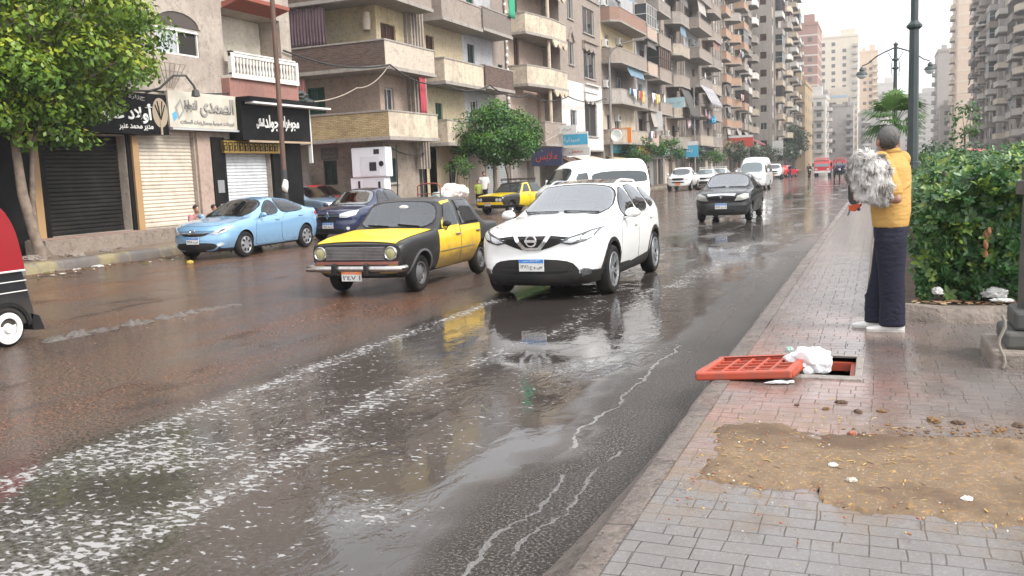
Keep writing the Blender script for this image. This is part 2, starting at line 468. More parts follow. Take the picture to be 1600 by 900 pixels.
def build_road():
 xs = np.concatenate([np.arange(RX0, RX1, .21), [RX1]])
 ys = [-6.0]
 while ys[-1] < 1200:
  y = ys[-1]
  ys.append(y + (.2 if y < 30 else max(.25, (y - 30) * .035 + .2)))
 ys = np.array(ys)
 X, Y = np.meshgrid(xs, ys)
 x, y = X.ravel(), Y.ravel()
 near = y < 130
 wob = np.zeros_like(x); wb2 = np.zeros_like(x); wl = np.zeros_like(x)
 wob[near] = nz(np.zeros(near.sum()), y[near], .45, 3.1) * .22
 wb2[near] = nz(x[near], y[near], .35, 8.2)
 wl[near] = nz(x[near], y[near], 1.3, 5.7)
 z = 0.02 * np.sin((x + 9) * .35) * 0 - .05 * sstep(-2.1, -1.12, x) * 0
 me = fastmesh('road', np.stack([x, y, z], 1), [], None) if False else None
 ny, nx = X.shape
 idx = np.arange(ny * nx).reshape(ny, nx)
 F = np.stack([idx[:-1, :-1], idx[:-1, 1:], idx[1:, 1:], idx[1:, :-1]], -1).reshape(-1, 4)
 mat = road_material()
 me = fastmesh('road', np.stack([x, y, z], 1), F, mat)
 g = lambda c, s: np.exp(-((x - c) / s) ** 2)
 fA = -4.95 + wob; fB = -3.5 + wob * 1.4 + .12 * np.sin(y * .8)
 farc = -2.9 + .05 * (y - 11) + wob
 nearmask = 1 - sstep(10.5, 14, y)
 foam = 1.05 * g(fA, .10) * (1 - sstep(11, 13, y)) + .24 * g(fA + .25, .38) * (1 - sstep(9, 12, y))
 foam += .66 * g(fB, .10) * nearmask + .16 * g(fB, .5) * nearmask
 foam += .36 * sstep(-5.3, -4.6, x) * (1 - sstep(-2.6, -1.95, x)) * (1 - sstep(5.5, 9.0, y))
 foam += .55 * (g(-2.4, .28) * np.exp(-((y - 3.9) / .22) ** 2) + g(-3.97, .35) * np.exp(-((y - 3.26) / .3) ** 2) + g(-4.3, .5) * np.exp(-((y - 4.4) / .4) ** 2) + g(-3.6, .4) * np.exp(-((y - 2.7) / .3) ** 2))
 foam += .55 * g(farc, .16) * sstep(9.5, 12, y) * (1 - sstep(24, 34, y)) + .38 * g(farc + .2, .5) * sstep(9, 12, y) * (1 - sstep(18, 30, y))
 foam += .30 * g(-2.2, .7) * np.exp(-((y - 8.2) / 1.4) ** 2)
 foam += .40 * g(-6.2, .5) * np.exp(-((y - 27) / 8) ** 2) + .35 * g(-1.8, .2) * sstep(12, 15, y) * (1 - sstep(30, 45, y))
 foam += .28 * g(-8.6 - .12 * (y - 9), .35) * np.exp(-((y - 9) / 1.8) ** 2)     # splash left by the tuk-tuk wheel
 foam = np.clip(foam + .16 * wl * (foam > .05), 0, 1.2)
 mud = sstep(-4.9, -5.7, x + wb2 * .5) * (1 - .55 * sstep(14, 40, y))
 mud = np.maximum(mud, .8 * sstep(-10, -13, x + wb2))
 mud = mud * (.55 + .45 * sstep(-.35, .35, wb2))
 mud = np.clip(mud + .7 * sstep(-16.2, -17.0, x), 0, 1)
 flood = sstep(-5.6, -5.0, x + .3 * wb2) * (1 - sstep(-2.0, -1.55, x + .18 * wl)) * (1 - sstep(11, 15, y))
 flood = np.maximum(flood, .9 * sstep(.15, .35, wb2) * sstep(-15, -13, x) * (1 - sstep(-2.2, -1.6, x)))
 flood = np.maximum(flood, np.exp(-((x + 8.6) / 1.0) ** 2) * .8 * (1 - sstep(10, 20, y)))
 grit = sstep(-2.0, -1.6, x + .25 * wl) * (1 - sstep(12, 26, y)) + .3 * sstep(-15, -16.5, x)
 for nme, arr in (('foam', foam), ('mud', mud), ('flood', flood), ('grit', grit)):
  a = me.attributes.new(nme, 'FLOAT', 'POINT'); a.data.foreach_set('value', np.clip(arr, 0, 1).astype(np.float32))
 o = link('road', me); o['kind'] = 'structure'
build_road()
MB().box(4.6, 18.0, -10, 1200, -.04, 0.0).build('far_carriageway_road', pm('far_asphalt', (.075, .068, .062), .22, var=.2, coords='Position', scale=.6)).__setitem__('kind', 'structure')
# ---- right-hand pavement of small pavers, with a hole under the displaced cover
def paver_material():
 k = NT('pavers')
 p = k.pos()
 wv = k.n('VectorMath', operation='MULTIPLY_ADD'); k.L(k.noise(p, 2.2, 3, out='Color'), wv.inputs[0]); wv.inputs[1].default_value = (.045, .04, 0); k.L(p, wv.inputs[2])
 def bricks(w, h, off=.5, sq=1., fr=2):
  br = k.n('TexBrick'); k.L(wv.outputs[0], br.inputs['Vector'])
  br.inputs['Scale'].default_value = 1; br.inputs['Brick Width'].default_value = w; br.inputs['Row Height'].default_value = h
  br.inputs['Mortar Size'].default_value = .0034; br.inputs['Mortar Smooth'].default_value = .5
  br.offset = off; br.squash = sq; br.squash_frequency = fr
  br.inputs['Color1'].default_value = (0, 0, 0, 1); br.inputs['Color2'].default_value = (1, 1, 1, 1); br.inputs['Mortar'].default_value = (.5, .5, .5, 1)
  return br
 b1 = bricks(.21, .105, .5, .62, 3); b2 = bricks(.42, .21, .5, 1.)
 sy = k.n('SeparateXYZ'); k.L(p, sy.inputs[0])
 zone = k.math('ADD', sy.outputs[1], k.math('MULTIPLY', k.noise(p, 1.2, 2), 1.2))
 zx = k.math('ADD', sy.outputs[0], k.math('MULTIPLY', k.noise(p, .9, 3), 1.6))
 red = k.math('MULTIPLY', k.ramp(k.math('MULTIPLY', zone, .1), [(.44, 0.), (.54, 1.), (.86, 1.), (1.0, .35)]), k.ramp(k.math('MULTIPLY_ADD', zx, .2, .4), [(.46, 1.), (.72, .12)]))
 red = k.math('MULTIPLY', red, k.ramp(k.noise(p, 1.9, 4, .6), [(.35, .25), (.6, 1.)]))
 c = k.mix(k.noise(p, 1.1, 5), (.088, .082, .080), (.165, .152, .146))
 c = k.mix(red, c, k.mix(k.noise(p, 2.6, 4), (.185, .080, .066), (.27, .155, .12)))
 c = k.mix(k.math('MULTIPLY', b1.outputs['Color'], .22), c, (.13, .115, .105))
 c = k.mix(k.ramp(k.noise(p, 3.5, 7, .72), [(.52, 0.), (.68, .55)]), c, (.11, .09, .075))
 c = k.mix(k.math('MULTIPLY', k.ramp(k.noise(p, 90, 3), [(.55, 0.), (.7, 1.)]), .25), c, (.36, .33, .3))
 joint = k.math('MAXIMUM', b1.outputs['Fac'], k.math('MULTIPLY', b2.outputs['Fac'], .8))
 joint = k.math('MULTIPLY', joint, k.ramp(k.noise(p, 2.7, 4, .6), [(.30, .25), (.55, 1.)]))
 c = k.mix(k.math('MULTIPLY', joint, .92), c, (.022, .018, .016))
 bx = k.math('SUBTRACT', 1.0, k.math('MULTIPLY', k.math('ABSOLUTE', k.math('SUBTRACT', sy.outputs[1], 4.6)), .85), clamp=True)
 sm = k.math('MULTIPLY', k.ramp(bx, [(.0, 0.), (.55, 1.)]), k.ramp(k.math('ADD', k.noise(p, 5, 6, .7), k.math('MULTIPLY', joint, .14)), [(.44, 0.), (.60, .9)]))
 c = k.mix(sm, c, k.mix(k.noise(p, 45, 4, .7), (.10, .065, .04), (.22, .155, .10)))
 wet = k.math('SUBTRACT', k.ramp(k.noise(p, 1.5, 5, .62), [(.36, 0.), (.56, 1.)]), sm, clamp=True)
 far = k.ramp(k.math('MULTIPLY', sy.outputs[1], .04), [(.2, 0.), (.7, 1.)])
 rough = k.math('SUBTRACT', .38, k.math('MULTIPLY', k.math('MAXIMUM', wet, far), .30))
 rough = k.math('ADD', rough, k.math('MULTIPLY', joint, .4), clamp=True)
 h = k.math('SUBTRACT', k.math('MULTIPLY', k.noise(p, 40, 5, .65), .35), k.math('MULTIPLY', joint, 1.0))
 h = k.math('ADD', h, k.math('MULTIPLY', b2.outputs['Color'], .25))
 nm = k.bump(h, .4, .012)
 nm = k.bump(k.noise(p, 3, 4), .15, .05, nm)
 return k.out(c, rough, nm, spec=.40)
M_PAV = paver_material()
HX0, HX1, HY0, HY1 = -.62, -.14, 6.42, 7.08
b = MB()
b.box(-.94, 4.35, -5, HY0, -.1, ZP); b.box(-.94, HX0, HY0, HY1, -.1, ZP); b.box(HX1, 4.35, HY0, HY1, -.1, ZP)
b.box(-.94, 4.35, HY1, 8.95, -.1, ZP); b.box(-.94, -.10, 8.95, 700, -.1, ZP)
setp(b.build('pavement', M_PAV), kind='structure')
b = MB(); b.box(HX0, HX1, HY0, HY1, -.45, -.2); setp(b.build('manhole_floor_ground', pm('hole_dark', (.03, .026, .022), .5)), kind='structure')
# kerb of worn stone along the right of the road, broken down near the camera
def kerb_mesh(x0, x1, ya, yb, seed, worn=0.0):
 b = MB()
 ys = np.arange(ya, yb, .12)
 rows = []
 for y in ys:
  n = mnoise.noise(Vector((0, y * 1.3, seed))); n2 = mnoise.noise(Vector((3, y * 4.5, seed)))
  wr = worn * (1 - min(1, max(0, (y - 2.5) / 4.2)))
  zt = ZP + .004 + .006 * n2
  prof = [(x0 - .02 - .28 * wr - .02 * n, 0.0), (x0 - .012 - .16 * wr + .02 * n2, .07 + .02 * n), (x0 + .005 - .03 * wr, .16 - .05 * wr), (x0 + .03 + .02 * n2, zt - .03 - .04 * wr), (x0 + .07, zt - .008), (x1, zt)]
  rows.append([(a, y, h) for a, h in prof])
 for i in range(len(rows) - 1):
  m = len(rows[i])
  b.add(rows[i] + rows[i + 1], [(j, j + 1, m + j + 1, m + j) for j in range(m - 1)])
 return b
M_KERB = NT('kerb_stone')
k = M_KERB; p = k.pos()
kc = k.mix(k.noise(p, 2.2, 6, .65), (.150, .118, .104), (.235, .19, .168))
kc = k.mix(k.ramp(k.noise(p, 7, 6, .7), [(.5, 0.), (.66, .8)]), kc, (.075, .055, .045))
kc = k.mix(k.ramp(k.noise(p, 40, 5, .75), [(.48, 0.), (.6, .8)]), kc, (.30, .25, .22))
kc = k.mix(k.ramp(k.noise(p, 18, 5, .75), [(.55, 0.), (.65, .8)]), kc, (.05, .038, .03))
kj = k.n('TexBrick'); k.L(k.scale(p, (0.001, 1, 1)), kj.inputs['Vector'])
sy = k.n('SeparateXYZ'); k.L(p, sy.inputs[0])
jn = k.math('LESS_THAN', k.math('FRACT', k.math('MULTIPLY', sy.outputs[1], 1.15)), .018)
kc = k.mix(k.math('MULTIPLY', jn, .7), kc, (.05, .04, .035))
M_KERB = k.out(kc, k.math('SUBTRACT', .55, k.math('MULTIPLY', k.ramp(k.noise(p, 1.8, 4), [(.4, 0.), (.6, 1.)]), .35)), k.bump(k.noise(p, 26, 6, .75), 1.0, .035), spec=.5)
setp(kerb_mesh(-1.12, -.935, -5, 120, 1.7, .9).build('kerb', M_KERB, smooth=50), kind='structure')
b = MB(); b.box(-1.12, -.935, 120, 700, 0, ZP + .002); setp(b.build('kerb', M_KERB), kind='structure')
# ---- left-hand pavement and kerb
M_LPAV = pm('left_pavement', (.20, .145, .11), .42, var=.3, scale=.9, bump=.5, bscale=14, dirt=(.10, .075, .06), dirt_amt=.7, dscale=.8, coords='Position')
b = MB(); b.box(-21.8, -17.42, -8, 27.6, -.1, .24); b.box(-26.0, -17.42, 27.6, 34.2, -.1, .12); b.box(-20.72, -17.42, 34.2, 700, -.1, .24)
setp(b.build('left_pavement', M_LPAV), kind='structure')
kb = kerb_mesh(0, .22, -8, 27.6, 4.4, .0)
kb.v = [(-17.2 - x, y, z - .01) for x, y, z in kb.v]
k = NT('left_kerb_paint'); p = k.pos(); sy = k.n('SeparateXYZ'); k.L(p, sy.inputs[0])
alt = k.math('LESS_THAN', k.math('FRACT', k.math('MULTIPLY', sy.outputs[1], .5)), .5)
c = k.mix(alt, (.10, .09, .085), (.23, .19, .10))
c = k.mix(k.ramp(k.noise(p, 3, 6, .7), [(.42, 0.), (.6, 1.)]), c, (.13, .11, .095))
setp(kb.build('left_kerb', k.out(c, .5, k.bump(k.noise(p, 22, 5), .6, .02)), smooth=50), kind='structure')
kb2 = kerb_mesh(0, .22, 34.4, 150, 9.4, .0); kb2.v = [(-17.2 - x, y, z - .01) for x, y, z in kb2.v]
setp(kb2.build('left_kerb', bpy.data.materials['left_kerb_paint'], smooth=50), kind='structure')
b = MB(); b.box(18.0, 21.0, -10, 800, -.1, .2); setp(b.build('far_pavement', M_LPAV), kind='structure')
b = MB(); b.box(4.35, 4.6, -5, 700, -.05, .2); setp(b.build('median_kerb', M_KERB), kind='structure')
# ================================================================ buildings
RZ = {'E': R(-90), 'S': R(180), 'W': R(90)}      # which way a facade looks (part meshes look along +Y)
M_gl = glassmat('window_glass_dark', (.025, .03, .033), .05)
M_dark = pm('dark_interior', (.022, .02, .018), .9)
M_wood = pm('brown_shutter_wood', (.085, .040, .028), .6, var=.25, bump=.2)
M_greenw = pm('green_shutter_wood', (.010, .085, .055), .55, var=.25, dirt=(.05, .06, .05))
M_dkgreen = pm('dark_green_shutter', (.022, .045, .042), .55, var=.25)
M_alu = pm('aluminium_frame', (.48, .48, .47), .4, .3, var=.1)
M_whitefr = pm('white_frame', (.62, .61, .58), .5, dirt=(.3, .27, .24), dirt_amt=.5)
M_conc = plaster('grey_concrete', (.25, .225, .20))
M_slab = plaster('slab_concrete', (.33, .30, .27), amt=.8)
M_rail = pm('rail_iron', (.05, .048, .045), .6)
M_ac = pm('air_conditioner_white', (.55, .54, .51), .5, dirt=(.25, .22, .18), dirt_amt=.5)
M_fan = pm('fan_grille_dark', (.06, .06, .06), .6)
WM = {}
def win_mesh(w, h, style):
 key = (round(w, 2), round(h, 2), style)
 if key in WM: return WM[key]
 b = MB(); f = .055; d = -.12
 fm, gm = M_whitefr, M_gl
 if style in ('wood', 'door'): fm, gm = M_wood, M_wood
 if style == 'green': fm, gm = M_greenw, M_greenw
 if style == 'dkgreen': fm, gm = M_dkgreen, M_dkgreen
 if style == 'alu': fm = M_alu
 if style == 'dark': fm, gm = M_conc, M_dark
 hw = w / 2
 b.box(-hw, -hw + f, d - .04, d + .03, 0, h); b.box(hw - f, hw, d - .04, d + .03, 0, h)
 b.box(-hw + f, hw - f, d - .04, d + .03, 0, f); b.box(-hw + f, hw - f, d - .04, d + .03, h - f, h)
 if style in ('wood', 'green', 'dkgreen', 'door'):
  b.box(-.03, .03, d - .035, d + .02, f, h - f)
  for s in (-1, 1):
   x0, x1 = (f, hw - f) if s > 0 else (-hw + f, -f)
   if s > 0: x0, x1 = .03, hw - f
   else: x0, x1 = -hw + f, -.03
   n = max(4, int(h / .09))
   for i in range(n):
    z = f + (h - 2 * f) * i / n
    b.add([(x0, d - .02, z), (x1, d - .02, z), (x1, d + .01, z + (h - 2 * f) / n * .55), (x0, d + .01, z + (h - 2 * f) / n * .55)], [(0, 1, 2, 3)])
  b.box(-hw + f, hw - f, d - .05, d - .03, f, h - f, 1)
 else:
  b.box(-hw + f, hw - f, d - .02, d - .008, f, h - f, 1)
  if w > .8: b.box(-.025, .025, d - .03, d + .015, f, h - f)
 WM[key] = b.mesh('window', [fm, gm])
 return WM[key]
def sill_mesh(w):
 key = ('sill', round(w, 2))
 if key not in WM:
  b = MB(); b.box(-w / 2 - .08, w / 2 + .08, .003, .10, -.09, -.003); WM[key] = b.mesh('sill', [M_slab])
 return WM[key]
def ac_mesh():
 if 'ac' not in WM:
  b = MB(); b.box(-.40, .40, .04, .32, 0, .55); b.lathe([(.2, .325), (.2, .335), (0, .336)], (-.1, 0, .28), 1, 18, 1)
  b.box(-.42, .42, .04, .3, -.05, -.01, 1)
  WM['ac'] = b.mesh('air_conditioner', [M_ac, M_fan])
 return WM['ac']
def put(root, me, name, x, y, z, rz):
 o = link(name, me, root)
 l = root.location
 o.location = (x - l.x, y - l.y, z - l.z)
 o.rotation_euler = (0, 0, rz)
 return o
def wall_panel(b, face, c, u0, u1, z0, z1, ops, depth=.22, mi=0, off=(0, 0, 0), rmi=None):
 """a wall plane with real openings and reveals. face E: x=c looking +X, u is y; W: x=c looking -X; S: y=c looking -Y, u is x"""
 us = sorted(set([u0, u1] + [a for o in ops for a in o[:2] if u0 < a < u1]))
 zs = sorted(set([z0, z1] + [a for o in ops for a in o[2:4] if z0 < a < z1]))
 def P(u, n, z):
  if face == 'E': return (c + n - off[0], u - off[1], z - off[2])
  if face == 'W': return (c - n - off[0], u - off[1], z - off[2])
  return (u - off[0], c - n - off[1], z - off[2])
 for i in range(len(us) - 1):
  for j in range(len(zs) - 1):
   um, zm = (us[i] + us[i + 1]) / 2, (zs[j] + zs[j + 1]) / 2
   if any(o[0] < um < o[1] and o[2] < zm < o[3] for o in ops): continue
   b.quad(P(us[i], 0, zs[j]), P(us[i + 1], 0, zs[j]), P(us[i + 1], 0, zs[j + 1]), P(us[i], 0, zs[j + 1]), mi)
 r = mi if rmi is None else rmi
 for o in ops:
  a, e, f, g = o[:4]
  d = -(o[4] if len(o) > 4 else depth)
  b.quad(P(a, 0, f), P(a, d, f), P(a, d, g), P(a, 0, g), r); b.quad(P(e, 0, f), P(e, d, f), P(e, d, g), P(e, 0, g), r)
  b.quad(P(a, 0, f), P(e, 0, f), P(e, d, f), P(a, d, f), r); b.quad(P(a, 0, g), P(e, 0, g), P(e, d, g), P(a, d, g), r)
  b.quad(P(a, d, f), P(e, d, f), P(e, d, g), P(a, d, g), r)
def off_poly(pts, t):
 """offset an open 2D polyline to its right-hand side by t (mitred)"""
 out = []
 P = [np.array(p, float) for p in pts]
 for i in range(len(P)):
  ns = []
  if i > 0: e = P[i] - P[i - 1]; ns.append(np.array((e[1], -e[0])) / np.linalg.norm(e))
  if i < len(P) - 1: e = P[i + 1] - P[i]; ns.append(np.array((e[1], -e[0])) / np.linalg.norm(e))
  n = sum(ns) / len(ns)
  L = np.dot(n, n)
  out.append(tuple(P[i] + n * t / max(L, .3)))
 return out
def strip(b, pts, t, z0, z1, mi=0, closed_ends=True):
 q = off_poly(pts, t)
 for i in range(len(pts) - 1):
  a, c, d, e = pts[i], pts[i + 1], q[i + 1], q[i]
  b.quad((*a, z0), (*c, z0), (*c, z1), (*a, z1), mi if not isinstance(mi, (list, tuple)) else mi[i])
  b.quad((*e, z0), (*d, z0), (*d, z1), (*e, z1), mi if not isinstance(mi, (list, tuple)) else mi[i])
  b.quad((*a, z1), (*c, z1), (*d, z1), (*e, z1), mi if not isinstance(mi, (list, tuple)) else mi[i])
  b.quad((*a, z0), (*c, z0), (*d, z0), (*e, z0), mi if not isinstance(mi, (list, tuple)) else mi[i])
 for k_ in (0, len(pts) - 1):
  b.quad((*pts[k_], z0), (*q[k_], z0), (*q[k_], z1), (*pts[k_], z1), mi if not isinstance(mi, (list, tuple)) else mi[min(k_, len(mi) - 1)])
BAL = {}
def balcony_mesh(w, proj, shape, mats, h=1.0, key=None):
 kk = (round(w, 2), round(proj, 2), shape, mats[0].name, round(h, 2))
 if kk in BAL: return BAL[kk]
 hw = w / 2
 if shape == 'box': pts = [(-hw, .003), (-hw, proj), (hw, proj), (hw, .003)]
 elif shape == 'hex': c = min(proj * .9, w * .28); pts = [(-hw, .003), (-hw + c * .25, proj * .35), (-hw + c, proj), (hw - c, proj), (hw - c * .25, proj * .35), (hw, .003)]
 elif shape == 'chamfer': c = proj * .45; pts = [(-hw, .003), (-hw, proj - c), (-hw + c, proj), (hw - c, proj), (hw, proj - c), (hw, .003)]
 else: pts = [(-hw * math.cos(t), .003 + proj * math.sin(t) ** .8) for t in np.linspace(0, math.pi, 13)]
 b = MB()
 n = len(pts)
 sl = off_poly(pts, -.05)
 sl[0] = (sl[0][0], .003); sl[-1] = (sl[-1][0], .003)
 b.add([(*p, -.14) for p in sl] + [(*p, .0) for p in sl], [tuple(range(n)), tuple(range(n, 2 * n))] + [(i, i + 1, n + i + 1, n + i) for i in range(n - 1)] + [(n - 1, 0, n, 2 * n - 1)], 1)
 strip(b, pts, .10, 0.002, h, 0)
 strip(b, off_poly(pts, -.025), .15, h + .002, h + .06, 1)
 BAL[kk] = b.mesh('balcony', list(mats))
 return BAL[kk]
def building_root(name, label, cat, x, y, z=0.0):
 return thing(name, label, cat, (x, y, z))
def box_body(root, x0, x1, y0, y1, z0, z1, mat, ops=None, parapet=.5, roofmat=None, name='wall', extra_mats=()):
 """closed body; ops: dict face -> openings"""
 ops = ops or {}
 b = MB(); off = tuple(root.location)
 wall_panel(b, 'E', x1, y0, y1, z0, z1, ops.get('E', []), off=off)
 wall_panel(b, 'W', x0, y0, y1, z0, z1, ops.get('W', []), off=off)
 wall_panel(b, 'S', y0, x0, x1, z0, z1, ops.get('S', []), off=off)
 o = off
 b.quad((x0 - o[0], y1 - o[1], z0 - o[2]), (x1 - o[0], y1 - o[1], z0 - o[2]), (x1 - o[0], y1 - o[1], z1 - o[2]), (x0 - o[0], y1 - o[1], z1 - o[2]))
 w = b.build(name, [mat, *extra_mats], root)
 r = MB(); r.box(x0 - .06 - o[0], x1 + .06 - o[0], y0 - .06 - o[1], y1 + .06 - o[1], z1 + .003 - o[2], z1 + .22 - o[2])
 r.build('roof', roofmat or M_slab, root)
 return w
# palette
P_beige = plaster('beige_plaster', (.36, .30, .245), patch=(.24, .2, .17), patch_amt=.5)
P_yellow = plaster('yellow_plaster', (.50, .40, .24), amt=.5, patch=(.42, .37, .28), patch_amt=.5)
P_pinkbg = plaster('pinkish_plaster', (.45, .345, .28), amt=.45)
P_cream = plaster('cream_plaster', (.56, .475, .365), amt=.55, patch=(.33, .27, .22), patch_amt=.5)
P_gwhite = plaster('grey_white_plaster', (.40, .40, .41), amt=.4)
P_white = plaster('chalk_white_plaster', (.62, .60, .57), amt=.35)
P_rough = plaster('rough_grey_render', (.20, .17, .15), amt=.5, bump=.9)
P_grey = plaster('grey_plaster', (.295, .262, .235), amt=.6, patch=(.2, .175, .155), patch_amt=.6)
P_grey2 = plaster('light_grey_plaster', (.36, .325, .295), amt=.6)
P_taupe = plaster('taupe_plaster', (.30, .25, .215), amt=.6)
P_peach = plaster('peach_plaster', (.44, .28, .195), amt=.5)
P_stain = plaster('stained_cream', (.42, .355, .285), stain=(.12, .095, .08), amt=1.0)
P_stucco = plaster('stucco_splash_coat', (.52, .445, .365), amt=.45, bump=1.4)
B_dark = brickmat('dark_brown_brick', (.075, .045, .036), (.14, .085, .066), (.16, .135, .12))
B_yel = brickmat('yellow_painted_brick', (.36, .265, .14), (.50, .385, .21), (.14, .095, .06), grime=.35)
B_red = brickmat('red_brick', (.25, .13, .10), (.31, .17, .13), (.3, .25, .2))
# ---------------------------------------------------------------- shop building at the left
B1X = -19.5
s1 = building_root('shop_building', 'beige two-storey shop building behind the left tree, with a white balcony', 'building', -19.5, 20, 0)
P_b1 = plaster('b1_plaster', (.40, .345, .295), amt=.5, patch=(.30, .25, .21), patch_amt=.6)
ops = [(16.75, 19.45, .64, 3.25, .35), (19.92, 22.2, .64, 3.45, .2), (23.5, 25.9, .64, 2.83, .25), (21.0, 22.8, 5.72, 6.55, .15), (23.95, 27.0, 5.75, 7.42, .9), (12.0, 16.1, .3, 3.4, .5)]
w = box_body(s1, -30, B1X, 6, 27.6, 0, 12.6, P_b1, {'E': ops})
def loc1(o): return o
# arched top of the window: dark half-round panel with plaster rim
b = MB(); L = s1.location
arc = [(.9 * math.cos(t), .42 * math.sin(t)) for t in np.linspace(0, math.pi, 17)]
b.prism(arc, 1, .004, .02); o = b.build('arch_panel', pm('dark_arch', (.07, .055, .05), .8), s1); o.location = (0, 21.9 - L.y, 6.56); o.rotation_euler = (0, 0, RZ['E'])
b = MB(); rim = [(1.0 * math.cos(t), .50 * math.sin(t)) for t in np.linspace(0, math.pi, 17)]
for i in range(16): b.add([(arc[i][0], .002, arc[i][1]), (arc[i + 1][0], .002, arc[i + 1][1]), (rim[i + 1][0], .002, rim[i + 1][1]), (rim[i][0], .002, rim[i][1]), (arc[i][0], .05, arc[i][1]), (arc[i + 1][0], .05, arc[i + 1][1]), (rim[i + 1][0], .05, rim[i + 1][1]), (rim[i][0], .05, rim[i][1])], [(4, 5, 6, 7), (0, 1, 5, 4), (3, 7, 6, 2)])
o = b.build('arch_trim', P_b1, s1); o.location = (0, 21.9 - L.y, 6.56); o.rotation_euler = (0, 0, RZ['E'])
# sliding aluminium window, left sash frosted, right open
b = MB(); b.box(-.9, .9, -.1, -.03, 0, .05); b.box(-.9, .9, -.1, -.03, .78, .83); b.box(-.9, -.85, -.1, -.03, .05, .78); b.box(.85, .9, -.1, -.03, .05, .78); b.box(-.03, .03, -.1, -.02, .05, .78); b.box(-.9, .9, -.1, .0, .70, .76)
b.box(.03, .85, -.075, -.06, .05, .72, 1); b.box(-.85, -.03, -.095, -.085, .05, .78, 2)
put(s1, b.mesh('window', [M_whitefr, pm('frosted_pane', (.34, .36, .38), .25), M_dark]), 'window', B1X, 21.9, 5.72, RZ['E'])
# recessed balcony with white balustrade
b = MB(); b.box(-26.2 + 24, 0, 0, 0, 0, 0) if False else None
bal = MB()
zb = 5.28
bal.box(-.0, .42, 23.75, 27.35, zb - .10, zb)               # ledge
bal.box(.30, .40, 23.75, 27.35, zb + .58, zb + .68); bal.box(.26, .42, 23.75, 27.35, zb + .69, zb + .74)
bal.box(.30, .40, 23.75, 27.35, zb + .003, zb + .06)
for y in list(np.arange(23.95, 27.3, .165)):
 bal.lathe([(.028, zb + .06), (.05, zb + .18), (.028, zb + .34), (.048, zb + .46), (.03, zb + .58)], (.35, y, 0), 2, 8)
for y in (23.82, 27.28): bal.box(.28, .42, y - .07, y + .07, zb + .003, zb + .74)
bal.v = [(x, y - L.y, z) for x, y, z in bal.v]
bal.build('balcony_balustrade', pm('white_balustrade', (.68, .66, .62), .6, dirt=(.3, .25, .2), dirt_amt=.5), s1, 40)
b = MB(); b.box(-.06, .32, 23.7 - L.y, 27.4 - L.y, 4.45, 5.18); b.build('balcony_base', plaster('faded_red_plaster', (.30, .15, .125), amt=.4), s1)
b = MB(); b.add([(-.75, 23.96 - L.y, 5.76), (-.89, 23.97 - L.y, 5.76), (-.89, 26.99 - L.y, 5.76), (-.89, 26.99 - L.y, 7.4), (-.89, 23.97 - L.y, 7.4)], [(1, 2, 3, 4)]); b.box(-.885, -.87, 24.2 - L.y, 26.98 - L.y, 5.77, 7.41); b.build('balcony_wall', plaster('ivory_plaster', (.60, .55, .46), amt=.25), s1)
b = MB(); b.box(-.86, -.80, 24.05 - L.y, 24.6 - L.y, 5.78, 7.2); b.build('balcony_door', M_wood, s1)
b = MB(); b.prism([(-.02, 7.42), (.75, 7.62), (.75, 7.74), (-.02, 7.60)], 1, 24.0 - L.y, 26.6 - L.y); b.build('balcony_canopy', plaster('red_canopy', (.28, .085, .06), amt=.4), s1)
# red-painted strip by the tree, cables
b = MB(); b.box(.002, .03, 18.6 - L.y, 20.6 - L.y, 5.05, 5.25); b.build('painted_band', bpy.data.materials['faded_red_plaster'], s1)
# gate of bars above the lamp (fan-shaped iron grille)
b = MB()
for t in np.linspace(-.32, .32, 6): b.tube([(.06, 21.35 + t * .45, 4.70), (.22, 21.35 + t * 1.7, 5.40)], .012, 6)
for f_, hz in ((.7, 5.18), (1.0, 5.40), (.45, 4.98)): b.tube([(.06 + .16 * f_, 21.35 - .32 * (.45 + 1.25 * f_), hz), (.06 + .16 * f_, 21.35 + .32 * (.45 + 1.25 * f_), hz)], .012, 6)
b.v = [(x, y - L.y, z) for x, y, z in b.v]; b.build('iron_basket', pm('rusty_iron', (.20, .16, .13), .7), s1)
b = MB(); b.tube([(.03, 20.4, 4.52), (.35, 20.6, 4.62), (.62, 20.9, 4.98), (.75, 21.25, 5.0), (.8, 21.5, 4.72), (.8, 21.55, 4.62)], .035, 8); b.lathe([(.03, .12), (.1, .06), (.13, -.1), (.05, -.12)], (.8, 21.55, 4.52), 2, 12)
b.v = [(x, y - L.y, z) for x, y, z in b.v]; b.build('wall_lamp', M_rail, s1)
# roller shutters and shop fronts
def roller(root, yc, wdt, z0, h, mat, xoff, name='roller_shutter', pitch=.105):
 b = MB(); n = int(h / pitch)
 for i in range(n):
  z = h * i / n; dz = h / n
  b.add([(-wdt / 2, 0, z), (wdt / 2, 0, z), (wdt / 2, .022, z + dz * .35), (-wdt / 2, .022, z + dz * .35), (-wdt / 2, .018, z + dz * .75), (wdt / 2, .018, z + dz * .75), (-wdt / 2, 0, z + dz), (wdt / 2, 0, z + dz)],
              [(0, 1, 2, 3), (3, 2, 5, 4), (4, 5, 7, 6)])
 b.box(-wdt / 2, wdt / 2, -.02, .03, -.005, .06)
 return put(root, b.mesh(name, [mat], 30), name, B1X + xoff, yc, z0, RZ['E'])
M_shblack = pm('black_shutter', (.012, .0115, .011), .5, 0., var=.2, dirt=(.06, .05, .04), dirt_amt=.35, spec=.12)
M_shbeige = pm('beige_shutter', (.56, .49, .40), .5, .1, var=.08, dirt=(.25, .19, .14), dirt_amt=.5, dscale=2.2)
M_shwhite = pm('white_shutter', (.60, .62, .64), .42, .2, var=.06, dirt=(.25, .24, .23), dirt_amt=.45, dscale=3)
